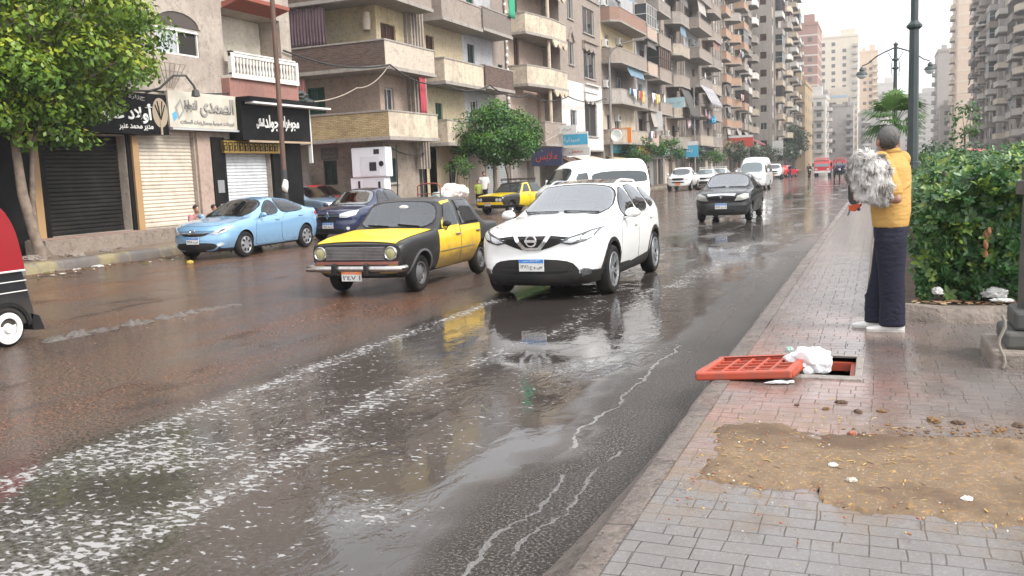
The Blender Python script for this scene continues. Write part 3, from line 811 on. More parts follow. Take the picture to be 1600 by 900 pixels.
roller(s1, 18.1, 2.62, .66, 2.6, M_shblack, -.28)['label'] = 'black roller shutter'
roller(s1, 21.06, 2.26, .66, 2.8, M_shbeige, -.15)['label'] = 'cream roller shutter'
roller(s1, 24.7, 2.38, .66, 2.17, M_shwhite, -.18)['label'] = 'white roller shutter'
M_stile = pm('ochre_pilaster', (.36, .22, .10), .6, var=.12, dirt=(.2, .13, .08), dirt_amt=.4)
M_blk = pm('black_cladding', (.007, .007, .008), .5, var=.2, dirt=(.04, .035, .03), dirt_amt=.3, spec=.1)
b = MB()
for (ya, yb, m) in ((16.30, 16.52, 0), (19.62, 19.84, 0)): b = MB(); b.box(.003, .10, ya - L.y, yb - L.y, .45, 3.25, m); b.build('pilaster', M_stile, s1)
for q in ((.05, 16.53, 16.74, .5, 3.3), (.05, 19.46, 19.60, .5, 3.3), (.06, 11.5, 16.28, .25, 3.9), (.12, 22.86, 23.48, .4, 3.3), (.12, 25.93, 27.58, .4, 3.3), (.12, 23.49, 25.92, 2.84, 3.24)):
 b = MB(); b.box(.003, q[0], q[1] - L.y, q[2] - L.y, q[3], q[4]); b.build('black_panel', M_blk, s1)
b = MB(); b.box(.003, .09, 22.26 - L.y, 22.84 - L.y, .45, 3.45); b.build('pilaster', plaster('pink_pilaster', (.40, .30, .25), amt=.5), s1)
b = MB(); b.box(.003, .02, 22.95 - L.y, 23.15 - L.y, 1.5, 2.0) if False else None
mm_ = pm('grey_meter', (.22, .22, .23), .5)
for q in ((23.0, 1.55, 1.95), (23.05, .95, 1.2)): b = MB(); b.box(.122, .14, q[0] - L.y, 23.3 - L.y, q[1], q[2]); b.build('meter_box', mm_, s1)
# doorstep and rubble edge
b = MB(); b.box(0.0, .75, 15.9 - L.y, 23.4 - L.y, .241, .60); b.box(0.0, .6, 23.42 - L.y, 27.5 - L.y, .241, .42); b.jitter(.035, 1.8, (1, 0, .6)); b.build('doorstep', plaster('worn_step', (.27, .22, .18), amt=.8, bump=1.2), s1)
b = MB(); b.box(.02, .50, 15.95 - L.y, 19.4 - L.y, .602, .63); b.build('step_slab', plaster('pink_step', (.30, .20, .165), amt=.5), s1)
# signs (boards stand proud of the wall; lettering belongs to them)
def sign_board(name, label, yc, zc, wdt, hgt, depth, mat, x=B1X, face='E', cat='sign', tilt=0.0):
 t = thing(name, label, cat, (x, yc, zc), RZ[face])
 b = MB(); b.box(-wdt / 2, wdt / 2, .004, depth, -hgt / 2, hgt / 2)
 b.build('board', mat, t, bevel=.01)
 return t
def sign_text(t, txt, u, v, wdt, hgt, depth, mat, bold=.02, name='lettering', out=.02):
 # seen from the front the reading right is local -X
 return letter(txt, wdt, hgt, plane_matrix((u, depth + .002 + out / 2, v), (-1, 0, 0), (0, 0, 1)), mat, t, name, out, bold)
M_sblack = pm('sign_black', (.006, .006, .007), .5, var=.15, dirt=(.04, .035, .03), dirt_amt=.3, spec=.1)
M_sbeige = pm('sign_beige', (.50, .46, .385), .5, var=.1, dirt=(.28, .23, .18), dirt_amt=.5)
M_lwhite = pm('letter_white', (.66, .65, .62), .5, var=.05)
M_lgrey = pm('letter_grey', (.27, .255, .235), .5)
M_lgold = pm('letter_gold', (.42, .27, .06), .35, .5)
sg = sign_board('shop_sign', 'black sign board with white Arabic letters above the black shutter', 17.6, 3.86, 6.3, 1.14, .42, M_sblack)
sign_text(sg, arabic('أولاد عنبر'), -1.62, .0, 1.95, .56, .42, M_lwhite, .03)
sign_text(sg, arabic('مدير محمد عنبر'), -1.9, -.39, 1.25, .17, .42, M_lwhite, .01, 'small_lettering')
sign_text(sg, arabic('جزارة'), -2.0, .43, .6, .15, .42, M_lgrey, .01, 'small_lettering')
sign_text(sg, arabic('محل'), 1.75, .0, .8, .52, .42, M_lwhite, .03)
b = MB(); n_ = 24
b.add([(.0, 0, 0)] + [(.30 * math.cos(2 * math.pi * i / n_), 0, .42 * math.sin(2 * math.pi * i / n_)) for i in range(n_)], [(0, i + 1, (i + 1) % n_ + 1) for i in range(n_)]); b.box(-.035, .035, -.01, .015, -.62, .2)
for a in (.5, 1.1, 2.0, 2.6): b.tube([(0, .01, -.2), (.22 * math.cos(a), .012, .1 + .25 * math.sin(a))], .015, 6, 1)
o = b.build('emblem', [pm('bronze_emblem', (.30, .24, .17), .5), M_sblack], sg); o.location = (-2.85, .43, .05)
sg2 = sign_board('shop_sign', 'beige sign board with grey raised Arabic letters above the cream shutter', 22.42, 4.06, 3.05, 1.06, .35, M_sbeige)
sign_text(sg2, arabic('الصمدى'), -.55, .12, 1.55, .58, .35, M_lgrey, .02, out=.04)
sign_text(sg2, arabic('للتجارة'), .62, .12, .55, .36, .35, M_lgrey, .015, out=.03)
sign_text(sg2, arabic('توريدات عمومية ومستلزمات المحلات'), -.1, -.36, 2.4, .15, .35, M_lgrey, .012, 'small_lettering')
b = MB(); b.add([(1.02, .356, .32), (1.30, .356, .05), (1.16, .356, -.32), (.90, .356, -.05)], [(0, 1, 2, 3)]); b.add([(1.05, .359, .2), (1.2, .359, .03), (1.13, .359, -.2), (.98, .359, -.03)], [(0, 1, 2, 3)], 1); b.add([(1.25, .358, -.05), (1.42, .358, -.14), (1.36, .358, -.36), (1.22, .358, -.26)], [(0, 1, 2, 3)], 2)
b.build('emblem', [M_lgrey, M_sbeige, pm('sign_blue', (.08, .32, .5), .4)], sg2)
b = MB(); b.box(-1.5, 1.5, .30, .42, -.60, -.54); b.build('trim_strip', M_alu, sg2)
sg3 = sign_board('shop_sign', 'black fascia with white calligraphic letters and a light strip, over the white shutter', 25.75, 3.86, 3.75, 1.3, .55, M_sblack)
sign_text(sg3, arabic('مجوهرات'), -.62, -.06, 1.15, .52, .55, M_lwhite, .02)
sign_text(sg3, arabic('جولد'), .35, -.08, .75, .56, .55, M_lwhite, .02)
sign_text(sg3, arabic('الملكى'), .95, -.10, .4, .34, .55, M_lwhite, .02)
b = MB(); b.box(-2.7, 1.72, .60, .95, .50, .56); b.box(-1.9, 1.86, .0, .9, .56, .72, 1); b.build('canopy_light_strip', [M_lwhite, M_sblack], sg3)
b = MB(); b.box(-1.86, 1.6, .553, .60, -.72, -.655); b.build('trim_strip', pm('tan_strip', (.36, .27, .18), .5), sg3)
b = MB(); b.box(-1.93, -1.88, .42, .56, -1.4, .55, 0); b.build('white_edge_tube', M_lwhite, sg3)
gp = sign_board('key_pattern_panel', 'gold panel with black key pattern between the black fascia and the white shutter', 24.75, 3.0, 2.9, .40, .24, pm('gold_panel', (.30, .19, .045), .35, .5, var=.2))
b = MB()
for i in range(11):
 x = -1.3 + i * .26
 for (a, c, e, f) in ((0, .2, .12, .145), (0, .03, -.12, .12), (.03, .15, -.12, -.09), (.12, .15, -.09, .05), (.06, .12, .02, .05), (.17, .2, -.15, .12)): b.box(x + a, x + c, .243, .25, e, f)
b.build('key_pattern', M_sblack, gp)
# rusty pole in front of the black shop
pole = thing('rusty_pole', 'tall rusty brown iron pole standing in front of the black fascia', 'pole', (-17.75, 24.25, .24))
b = MB(); b.tube([(0, 0, 0), (0, .02, 3.1), (.02, .04, 9.8)], [.085, .08, .07], 12); b.build('shaft', pm('rust_brown', (.115, .062, .045), .7, var=.35, scale=2, dirt=(.05, .04, .035), dirt_amt=.6), pole, 60)
b = MB(); b.tube([(0, .0, -.02), (0, .01, 1.95)], [.095, .092], 12); b.build('painted_base', pm('dark_pole_paint', (.03, .03, .032), .6, dirt=(.12, .1, .09), dirt_amt=.5), pole, 60)
b = MB(); b.ball((0, 0, 0), (.10, .11, .22), 10, 8); b.jitter(.05, 7); o = b.build('tied_rag', pm('white_rag', (.62, .60, .57), .9), pole, 60); o.location = (.06, -.06, 1.45)
# ---------------------------------------------------------------- corner building with wrap-around balconies
s2 = building_root('corner_building', 'yellow and pink corner apartment building with wrap-around brick balconies', 'building', -20.7, 35.7, 0)
L2 = s2.location
WX, WY = -20.7, 35.75
flo = [(3.60, P_pinkbg), (6.62, P_yellow), (9.6, P_yellow)]
g_ops_E = [(36.1, 36.95, 1.62, 2.72), (39.1, 40.2, .3, 2.6)]
g_ops_S = [(-23.95, -23.2, 1.62, 2.75)]
b = MB(); off = tuple(L2)
for face, c, u0, u1, o_ in (('E', WX, WY, 41.0, g_ops_E), ('S', WY, -33, WX, g_ops_S)):
 wall_panel(b, face, c, u0, u1, 0, 3.5, o_, off=off, mi=0)
ups = {0: dict(E=[(36.15, 37.0, 3.62, 5.9), (38.4, 38.4, 0, 0)][:1], S=[(-24.55, -23.6, 4.9, 6.1)]), 1: dict(E=[(36.15, 37.5, 7.55, 8.75)], S=[]), 2: dict(E=[(36.3, 37.6, 9.75, 12.0)], S=[])}
for i, (z, pmt) in enumerate(flo):
 wall_panel(b, 'E', WX, WY, 38.3, z - .10 if i == 0 else z, (flo[i + 1][0] if i < 2 else 13.5), ups[i]['E'], off=off, mi=i + 1)
 wall_panel(b, 'S', WY, -25.1, WX, z - .10 if i == 0 else z, (flo[i + 1][0] if i < 2 else 13.5), ups[i]['S'], off=off, mi=i + 1)
wall_panel(b, 'S', WY - .35, -33, -25.1, 3.5, 13.5, [(-27.2, -26.4, 6.4, 8.0)], off=off, mi=4)
b.build('wall', [plaster('ground_floor_plaster', (.34, .285, .235), amt=.7, patch=(.22, .18, .15), patch_amt=.6), P_pinkbg, P_yellow, P_yellow, P_rough], s2)
b = MB(); b.box(-33 - off[0], WX - off[0], WY - off[1], 51.0 - off[1], 13.5, 13.8); b.build('roof', M_slab, s2)
# ribbed strip and the flank up to the next bays
b = MB(); b.box(-.45, .15, 38.32 - off[1], 39.9 - off[1], 3.5, 13.5)
for i in range(5): b.box(.153, .33, 38.42 + i * .29 - off[1], 38.55 + i * .29 - off[1], 2.2 if i > 0 else 3.2, 13.4)
b.build('ribbed_pier', plaster('ribbed_plaster', (.34, .29, .245), amt=.6), s2)
def abs_balcony(root, pts, z0, h, mats, mi, name='balcony', slab_t=.16, cap=True, label=None):
 o = root.location
 pts = [(a - o.x, c - o.y) for a, c in pts]
 b = MB(); n = len(pts)
 sl = off_poly(pts, -.06)
 sl[0], sl[-1] = (sl[0][0], sl[0][1]), (sl[-1][0], sl[-1][1])
 b.add([(*p, z0 - slab_t) for p in sl] + [(*p, z0) for p in sl], [tuple(range(n)), tuple(range(n, 2 * n))] + [(i, i + 1, n + i + 1, n + i) for i in range(n - 1)] + [(n - 1, 0, n, 2 * n - 1)], len(mats) - 1)
 strip(b, pts, .12, z0 + .003, z0 + h, mi)
 if cap: strip(b, off_poly(pts, -.03), .17, z0 + h + .003, z0 + h + .07, len(mats) - 1)
 ob = b.build(name, mats, root)
 if label: ob['label'] = label
 return ob
def wrap(z0, h, brick, plast, lab):
 pts = [(-25.1, 35.74), (-25.1, 34.3), (-19.5, 34.3), (-19.5, 38.95), (-20.69, 38.95)]
 # right-hand side of the walk must be the inside: walk west -> east -> north keeps the inside on the left, so go the other way
 abs_balcony(s2, pts[::-1], z0, h, [brick, plast, M_slab], [1, 1, 0, 0], label=lab)
wrap(3.62, 1.05, B_yel, P_cream, 'yellow brick balcony wrapping the corner')
wrap(6.62, 1.03, B_dark, P_stucco, 'dark brick balcony wrapping the corner')
wrap(9.62, 1.03, B_dark, P_taupe, 'topmost balcony wrapping the corner')
put(s2, win_mesh(.95, 1.2, 'green'), 'window', -24.07, WY, 4.9, RZ['S']); put(s2, win_mesh(.75, 1.13, 'dkgreen'), 'window', -23.57, WY, 1.62, RZ['S'])
put(s2, win_mesh(.85, 2.25, 'white'), 'balcony_door', WX, 36.57, 3.64, RZ['E']); put(s2, win_mesh(1.35, 1.2, 'wood'), 'window', WX, 36.82, 7.55, RZ['E']); put(s2, win_mesh(1.3, 2.2, 'wood'), 'balcony_door', WX, 36.95, 9.78, RZ['E'])
put(s2, win_mesh(.85, 1.1, 'dkgreen'), 'window', WX, 36.52, 1.62, RZ['E']); put(s2, sill_mesh(.85), 'sill', WX, 36.52, 1.62, RZ['E'])
put(s2, win_mesh(1.1, 2.3, 'dark'), 'door', WX, 39.65, .3, RZ['E'])
# hanging curtains on the balconies
def curtain(name, label, x0, y0, x1, y1, z0, z1, mat, folds=14, amp=.06, cat='curtain'):
 b = MB(); n = folds * 4; m = 8
 dx, dy = x1 - x0, y1 - y0; Ld = math.hypot(dx, dy); nx_, ny_ = dy / Ld, -dx / Ld
 V = []
 for j in range(m + 1):
  for i in range(n + 1):
   t = i / n; s = j / m
   a = amp * math.sin(t * folds * 2 * math.pi + .8 * math.sin(s * 3)) * (.5 + .7 * (1 - s)) + .03 * mnoise.noise(Vector((t * 6, s * 3, x0)))
   sag = -.05 * abs(math.sin(t * folds * math.pi)) * s
   V.append((dx * t + nx_ * a, dy * t + ny_ * a, (z1 - z0) * s + sag * (s > .9)))
 F = [(j * (n + 1) + i, j * (n + 1) + i + 1, (j + 1) * (n + 1) + i + 1, (j + 1) * (n + 1) + i) for j in range(m) for i in range(n)]
 b.add(V, F)
 o = b.build(name, mat, smooth=80); o.location = (x0, y0, z0)
 md = o.modifiers.new('thickness', 'SOLIDIFY'); md.thickness = .012
 return setp(o, label, cat)
curtain('curtain', 'dull purple curtain hanging above the dark brick corner balcony', -24.7, 34.42, -22.45, 34.42, 7.72, 9.42, pm('mauve_cloth', (.115, .075, .085), .9, var=.25))
curtain('curtain', 'faded pink curtain hanging above the yellow brick corner balcony', -24.7, 34.42, -23.7, 34.42, 4.75, 6.40, pm('pink_cloth', (.36, .16, .15), .9, var=.2), 7)
curtain('curtain', 'narrow dark red curtain hanging at the east side of the yellow brick corner balcony', -19.62, 37.5, -19.62, 38.1, 4.72, 6.42, pm('red_cloth', (.36, .05, .07), .9, var=.2), 4)
# balconies b and c further along the same building
L3 = (39.9, 51.0)
b = MB();
opsE = [(40.5, 41.4, 6.75, 8.75), (41.2, 42.0, 4.4, 5.5), (45.4, 46.3, 6.85, 8.9), (45.5, 46.4, 3.9, 5.9), (40.5, 41.4, 9.75, 12), (45.5, 46.5, 9.9, 12), (47.2, 48.6, .3, 2.6), (49.0, 50.6, .3, 2.6), (42.4, 43.4, .3, 2.6), (49.6, 50.3, 6.9, 8.2)]
wall_panel(b, 'E', WX, 39.9, 44.75, 0, 13.5, [o for o in opsE if o[1] < 44.75], off=off, mi=0)
wall_panel(b, 'E', WX, 44.75, 48.8, 3.0, 13.5, [o for o in opsE if 44.75 < o[0] and o[1] < 48.8 and o[2] > 3], off=off, mi=1)
wall_panel(b, 'E', WX, 48.8, 51.0, 3.0, 13.5, [o for o in opsE if o[0] > 48.8 and o[2] > 3], off=off, mi=2)
wall_panel(b, 'E', WX, 44.75, 51.0, 0, 3.0, [o for o in opsE if o[2] < 3 and o[0] > 44.75], off=off, mi=2)
b.quad((WX - 12 - off[0], 51 - off[1], 0), (WX - off[0], 51 - off[1], 0), (WX - off[0], 51 - off[1], 13.5), (WX - 12 - off[0], 51 - off[1], 13.5), 2)
b.build('wall', [plaster('b_cream', (.50, .415, .28), amt=.45), P_gwhite, P_taupe], s2)
for z, m1, m2 in ((6.42, P_cream, B_dark), (9.45, P_taupe, P_rough)):
 abs_balcony(s2, [(-19.6, 44.7), (-19.5, 44.7), (-19.5, 40.0), (-20.69, 40.0)][1:] if False else [(-20.69, 44.7), (-19.5, 44.7), (-19.5, 40.0), (-20.69, 40.0)], z, 1.05, [m1, m1, M_slab], [0, 0, 0])
 abs_balcony(s2, [(-20.69, 48.95), (-19.5, 48.95), (-19.5, 44.95), (-20.69, 44.95)], z + .12, 1.05, [m2, m2, M_slab], [0, 0, 0])
abs_balcony(s2, [(-20.69, 48.95), (-19.5, 48.95), (-19.5, 44.95), (-20.69, 44.95)], 3.45, 1.0, [P_gwhite, P_gwhite, M_slab], [0, 0, 0])
abs_balcony(s2, [(-20.69, 44.7), (-19.5, 44.7), (-19.5, 40.0), (-20.69, 40.0)], 3.45, 1.05, [P_cream, P_cream, M_slab], [0, 0, 0])
for (yc, z, wd_, h_, st_) in ((40.95, 6.75, .9, 2.0, 'wood'), (41.6, 4.4, .8, 1.1, 'green'), (45.85, 6.85, .9, 2.05, 'dkgreen'), (45.95, 3.9, .9, 2.0, 'white'), (40.95, 9.75, .9, 2.25, 'wood'), (46, 9.9, 1.0, 2.1, 'green'), (49.95, 6.9, .7, 1.3, 'dkgreen'), (42.9, .3, 1.0, 2.3, 'dark')):
 put(s2, win_mesh(wd_, h_, st_), 'window', WX, yc, z, RZ['E'])
M_shg = pm('grey_shutter', (.30, .32, .32), .45, .2, var=.15, dirt=(.2, .17, .15), dirt_amt=.5)
for yc, wd_ in ((47.9, 1.4), (49.8, 1.6)):
 o = roller(s2, yc, wd_, .32, 2.28, M_shg, -1.35); o.location = (WX - .14 - off[0], yc - off[1], .32)
b = MB(); b.tube([(.10, 50.75 - off[1], 0.3), (.10, 50.75 - off[1], 13.4)], .07, 8)
for z in np.arange(4.6, 13.2, .42): b.ball((.12, 50.75 - off[1] + .03 * math.sin(z * 9), z), (.10, .10, .13), 8, 6, 1)
b.build('drainpipe', [M_slab, pm('white_pipe_blob', (.62, .61, .58), .8)], s2, 60)
b = MB(); b.box(-.35, .35, .05, .5, 0, .5) if False else None
# old water heater on the yellow wall, white doors with green cloth high up
b = MB(); b.lathe([(.0, -.4), (.17, -.38), (.19, 0), (.17, .38), (0, .4)], (0, .2, 0), 2, 16); put(s2, b.mesh('wall_heater', [pm('rusty_cream', (.50, .42, .33), .6, dirt=(.2, .1, .06), dirt_amt=.6)], 50), 'wall_heater', -21.05, WY, 8.75, RZ['S'])
# white appliance-like cabinet sign at the corner
cab = thing('appliance_display', 'stack of white appliance fronts with a black round logo against the corner wall', 'display', (-20.75, 34.95, .14), RZ['S'])
M_app = pm('appliance_white', (.70, .72, .76), .35, var=.03)
b = MB(); b.box(-.95, .80, 0, .55, 1.75, 3.05); b.build('upper_unit', M_app, cab, bevel=.04)
b = MB(); b.box(-.80, .95, .0, .50, 0, 1.74); b.build('lower_unit', M_app, cab, bevel=.03)
b = MB(); b.box(-.62, -.35, .55, .565, 2.75, 2.95); b.box(-.45, -.1, .55, .565, 2.02, 2.40); b.box(-.58, -.46, .50, .515, 1.15, 1.55); b.box(.45, .55, .50, .52, 1.1, 1.6); b.build('black_detail', pm('appliance_black', (.03, .03, .035), .3), cab)
b = MB(); b.box(-.75, .3, .503, .51, .9, 1.68); b.box(-.6, .35, .552, .56, 1.82, 2.65); b.build('door_panel', pm('appliance_panel', (.60, .62, .66), .3), cab)
b = MB(); b.lathe([(.12, .556), (.12, .566), (.04, .57)], (-.70, 0, 2.32), 1, 20); b.build('round_logo', pm('appliance_black2', (.02, .02, .02), .3), cab)
# small plaque on the south wall with two lines
pq = thing('wall_plaque', 'small grey plaque with Arabic lines on the alley wall left of the white display', 'sign', (-23.55, WY, 3.05), RZ['S'])
b = MB(); b.box(-.45, .45, .004, .03, -.28, .28); b.build('board', pm('plaque_grey', (.11, .10, .095), .6), pq)
letter(arabic('عيادة'), .6, .16, plane_matrix((0, .034, .1), (-1, 0, 0), (0, 0, 1)), M_lgrey, pq, depth=.004); letter(arabic('طبيب اسنان'), .7, .14, plane_matrix((0, .034, -.12), (-1, 0, 0), (0, 0, 1)), M_lgrey, pq, depth=.004)
# low wall and door at the back of the alley
b = MB(); b.box(-26.2, -24.4, 35.2, 35.4, 0, 2.3); setp(b.build('alley_wall', plaster('alley_grey', (.30, .27, .25))), 'grey wall panel at the back of the alley behind the grey blue saloon', 'wall')
# ---------------------------------------------------------------- generic street block
def random_sign(x, y, z, wdt, h, mat, text, tmat, label, name='shop_sign', face='E', proj=.25):
 t = thing(name, label, 'sign', (x, y, z), RZ[face])
 b = MB(); b.box(-wdt / 2, wdt / 2, .004, proj, -h / 2, h / 2); b.build('board', mat, t)
 if text: letter(text, wdt * .8, h * .5, plane_matrix((0, proj + .004, 0), (-1, 0, 0), (0, 0, 1)), tmat, t, depth=.006)
 return t
M_dkw = plaster('dark_wall', (.13, .11, .10), amt=.4)  # much darker plaster, for some walls behind balconies and cloth enclosures
def enclosure(w, proj, hh, st):
 key = ('enc', round(w, 1), round(proj, 1), round(hh, 1), st)
 if key not in WM:
  b = MB(); m = {'wood': M_wood, 'alu': M_alu, 'cloth': M_dkw}[st]; n = max(2, int(w / .8))
  b.box(-w / 2 + .03, w / 2 - .03, .05, proj - .08, 0, hh, 1)
  for i in range(n + 1): x = -w / 2 + w * i / n; b.box(x - .035, x + .035, proj - .08, proj - .02, 0, hh)
  for z in (0, hh * .5, hh - .06): b.box(-w / 2, w / 2, proj - .08, proj - .03, z, z + .06)
  for x in (-w / 2, w / 2): b.box(x - .03, x + .03, .02, proj - .08, hh * .5, hh * .5 + .06)
  WM[key] = b.mesh('balcony_enclosure', [m, M_gl if st != 'cloth' else M_dkw])
 return WM[key]
BL_C = [(.20, .19, .18), (.32, .29, .26), (.10, .09, .085), (.13, .20, .26), (.36, .33, .30), (.22, .12, .10)]
def blind(w, h, ci):
 w, h = round(w * 2) / 2 or .5, round(h * 3) / 3
 key = ('blind', w, h, ci)
 if key not in WM:
  nm = 'blind_cloth_%s' % 'abcdef'[ci]
  m = bpy.data.materials.get(nm) or pm(nm, BL_C[ci], .85, var=.3, scale=3)
  b = MB(); n = max(4, int(w * 5)); V = []
  for i in range(n + 1):
   for j in range(5): t = j / 4; V.append((-w / 2 + w * i / n, .05 + .22 * t * t + .05 * math.sin(i * 1.7 + j), -h * t - .04 * math.sin(i * .9) * t))
  b.add(V, [(i * 5 + j, i * 5 + j + 1, i * 5 + j + 6, i * 5 + j + 5) for i in range(n) for j in range(4)])
  WM[key] = b.mesh('balcony_blind', [m], 70)
 return WM[key]
def dish():
 if 'dish' not in WM:
  b = MB(); b.lathe([(0, .1), (.3, .14), (.42, .24), (.40, .25), (.25, .17), (0, .13)], (0, 0, .1), 1, 16); b.tube([(0, .1, .1), (0, 0, -.35)], .025, 6); b.tube([(0, .13, .1), (0, .5, .12)], .012, 5)
  WM['dish'] = b.mesh('satellite_dish', [M_ac], 50)
 return WM['dish']
def block(name, label, face, X, y0, y1, nfl, h, g, mat, bays, depth=13, cap=90, seed=1, top_extra=1.0, south=None, win='mix', balmats=None, gmat=None, parapet_h=.95, ac=.4, shop=True, cat='building'):
 """street building. bays: list of (kind, centre, width, balcony projection, shape) along the facade"""
 rr = random.Random(seed)
 yc = (y0 + y1) / 2
 root = building_root(name, label, cat, X, yc, 0)
 off = tuple(root.location)
 ztop = g + nfl * h + top_extra
 ops = []; parts = []
 sg_ = 1 if face == 'E' else -1
 styles = ['wood', 'white', 'alu', 'dark', 'dkgreen', 'wood', 'glass']
 for i in range(nfl):
  z = g + i * h
  for bi, (kind, c, wd, pj, shp) in enumerate(bays):
   c = y0 + c
   st = rr.choice(styles) if win == 'mix' else win
   if kind == 'W':
    ww, hh = wd, 1.25
    ops.append((c - ww / 2, c + ww / 2, z + .95, z + .95 + hh)); parts.append(('W', c, z + .95, ww, hh, st, 0, 0))
   elif kind == 'B':
    ww = min(1.6, wd * .45)
    cc = c + rr.uniform(-.15, .15) * wd
    ops.append((cc - ww / 2, cc + ww / 2, z + .05, z + 2.3)); parts.append(('W', cc, z + .05, ww, 2.25, rr.choice(['wood', 'dark', 'alu', 'white']), 0, 0))
    parts.append(('B', c, z, wd, pj, shp, 0, i))
   elif kind == 'L':
    ops.append((c - wd / 2, c + wd / 2, z + .05, z + h - .35, 1.1)); parts.append(('R', c, z, wd, .12, 'box', 0, i))
   elif kind == 'S':
    ops.append((c - wd / 2, c + wd / 2, z + .3, z + h - .5)); parts.append(('W', c, z + .3, wd, h - .8, 'dark', 0, 0))
 gops = []
 if shop:
  y = y0 + .4
  while y + 2.2 < y1:
   wd = rr.uniform(2.2, 3.4); gops.append((y, min(y + wd, y1 - .3), .2, 2.7, .5)); y += wd + .5
 b = MB(); x0, x1 = (X - depth, X) if face == 'E' else (X, X + depth)
 pal = [mat, gmat or M_conc, P_pinkbg, P_yellow, P_gwhite, P_rough, P_cream, M_dkw]
 cuts = sorted([(y0 + c - max(wd * (1.08 if kd == 'B' else 1.5), .9) / 2, y0 + c + max(wd * (1.08 if kd == 'B' else 1.5), .9) / 2, kd) for kd, c, wd, _, _ in bays])
 last = y0; cols = []
 for a_, e_, kd in cuts:
  a_, e_ = max(a_, last), min(e_, y1)
  if e_ - a_ < .3: continue
  if a_ > last: cols.append((last, a_, None))
  cols.append((a_, e_, kd)); last = e_
 if last < y1: cols.append((last, y1, None))
 for a_, e_, kd in cols:
  colm = rr.choice([0, 0, 5]) if kd is None else 0
  for i in range(nfl + 1):
   za, zb_ = (g - .2 if i == 0 else g + i * h), (g + (i + 1) * h if i < nfl else ztop)
   m_ = colm
   if kd == 'B' and rr.random() < .62: m_ = rr.choice([2, 3, 4, 5, 6, 7, 7])
   elif kd == 'W' and rr.random() < .25: m_ = rr.choice([2, 4, 5, 6])
   oo = [(max(o[0], a_), min(o[1], e_), max(o[2], za), min(o[3], zb_)) for o in ops if o[0] < e_ and o[1] > a_ and o[2] < zb_ and o[3] > za]
   wall_panel(b, face, X, a_, e_, za, zb_, oo, off=off, mi=m_)
 wall_panel(b, face, X, y0, y1, 0, g - .2, gops, off=off, mi=1)
 sops = []
 if south:
  for i in range(nfl):
   z = g + i * h
   for (xc, wd) in south: sops.append((X + xc - wd / 2, X + xc + wd / 2, z + .95, z + 2.15))
 wall_panel(b, 'S', y0, x0, x1, 0, ztop, sops, off=off)
 for q in [((x0, y1), (x1, y1)), ((x0 if face == 'E' else x1, y0), (x0 if face == 'E' else x1, y1))]:
  (a, c), (d, e) = q
  b.quad((a - off[0], c - off[1], 0), (d - off[0], e - off[1], 0), (d - off[0], e - off[1], ztop), (a - off[0], c - off[1], ztop))
 b.build('wall', pal, root)
 r = MB(); r.box(x0 - .1 - off[0], x1 + .1 - off[0], y0 + .02 - off[1], y1 - .02 - off[1], ztop + .003, ztop + .25); r.box(x0 + 2 - off[0], x0 + 5 - off[0], yc - 2 - off[1], yc + 2 - off[1], ztop + .25, ztop + 2.6); r.build('roof', M_slab, root)
 rz = RZ[face]
 for c_ in cols:
  if c_[2] is None and c_[1] - c_[0] > .5 and rr.random() < .8:
   b = MB(); b.tube([(0, .09, 0), (0, .09, ztop - 1)], .06, 6)
   for z_ in range(int(ztop / 3)): b.tube([(0, .09, 3 * z_ + 2), (rr.uniform(-1, 1), .05, 3 * z_ + 2.6)], .035, 5)
   put(root, b.mesh('drainpipe', [M_slab]), 'drainpipe', X, (c_[0] + c_[1]) / 2, 0, rz)
 n = 0
 bm = balmats or [mat]
 for p in parts:
  if n >= cap and p[0] == 'W': continue
  if p[0] == 'W': put(root, win_mesh(p[3], p[4], p[5]), 'window', X, p[1], p[2], rz); n += 1
  elif p[0] == 'B':
   put(root, balcony_mesh(p[3], p[4], p[5], [bm[rr.randrange(len(bm))], M_slab], parapet_h), 'balcony', X, p[1], p[2], rz)
   q_ = rr.random()
   bw_ = p[3] * rr.uniform(.3, .8)
   if .5 < q_ < .80:
    put(root, blind(bw_, rr.uniform(.6, 1.5), rr.randrange(6)), 'balcony_blind', X, p[1] + rr.uniform(-.5, .5) * (p[3] - bw_) * .8, p[2] + h - .16, rz).location.x += (1 if face == 'E' else -1) * p[4] * .82
   elif q_ > .9: put(root, dish(), 'satellite_dish', X, p[1] + rr.uniform(-.4, .4) * p[3] * .6, p[2] + parapet_h + .35, rz).location.x += (1 if face == 'E' else -1) * p[4] * .7
   if q_ < .25 and p[5] == 'box': put(root, enclosure(p[3], p[4], h - parapet_h - .32, rr.choice(['wood', 'alu', 'cloth'])), 'balcony_enclosure', X, p[1], p[2] + parapet_h + .10, rz)
   elif q_ < .5: put(root, ac_mesh(), 'air_conditioner', X, p[1] + rr.uniform(-.25, .25) * p[3], p[2] + 1.75, rz)
  else: put(root, balcony_mesh(p[3], .12, 'box', [bm[rr.randrange(len(bm))], M_slab], parapet_h), 'balcony', X, p[1], p[2], rz)
  if p[0] == 'W' and rr.random() < ac: put(root, ac_mesh(), 'air_conditioner', X, p[1] + rr.choice((-1, 1)) * (p[3] / 2 + .55), p[2] + .2, rz)
 for o_ in sops: put(root, win_mesh(o_[1] - o_[0], o_[3] - o_[2], rr.choice(['dark', 'wood', 'alu'])), 'window', (o_[0] + o_[1]) / 2, y0, o_[2], RZ['S'])
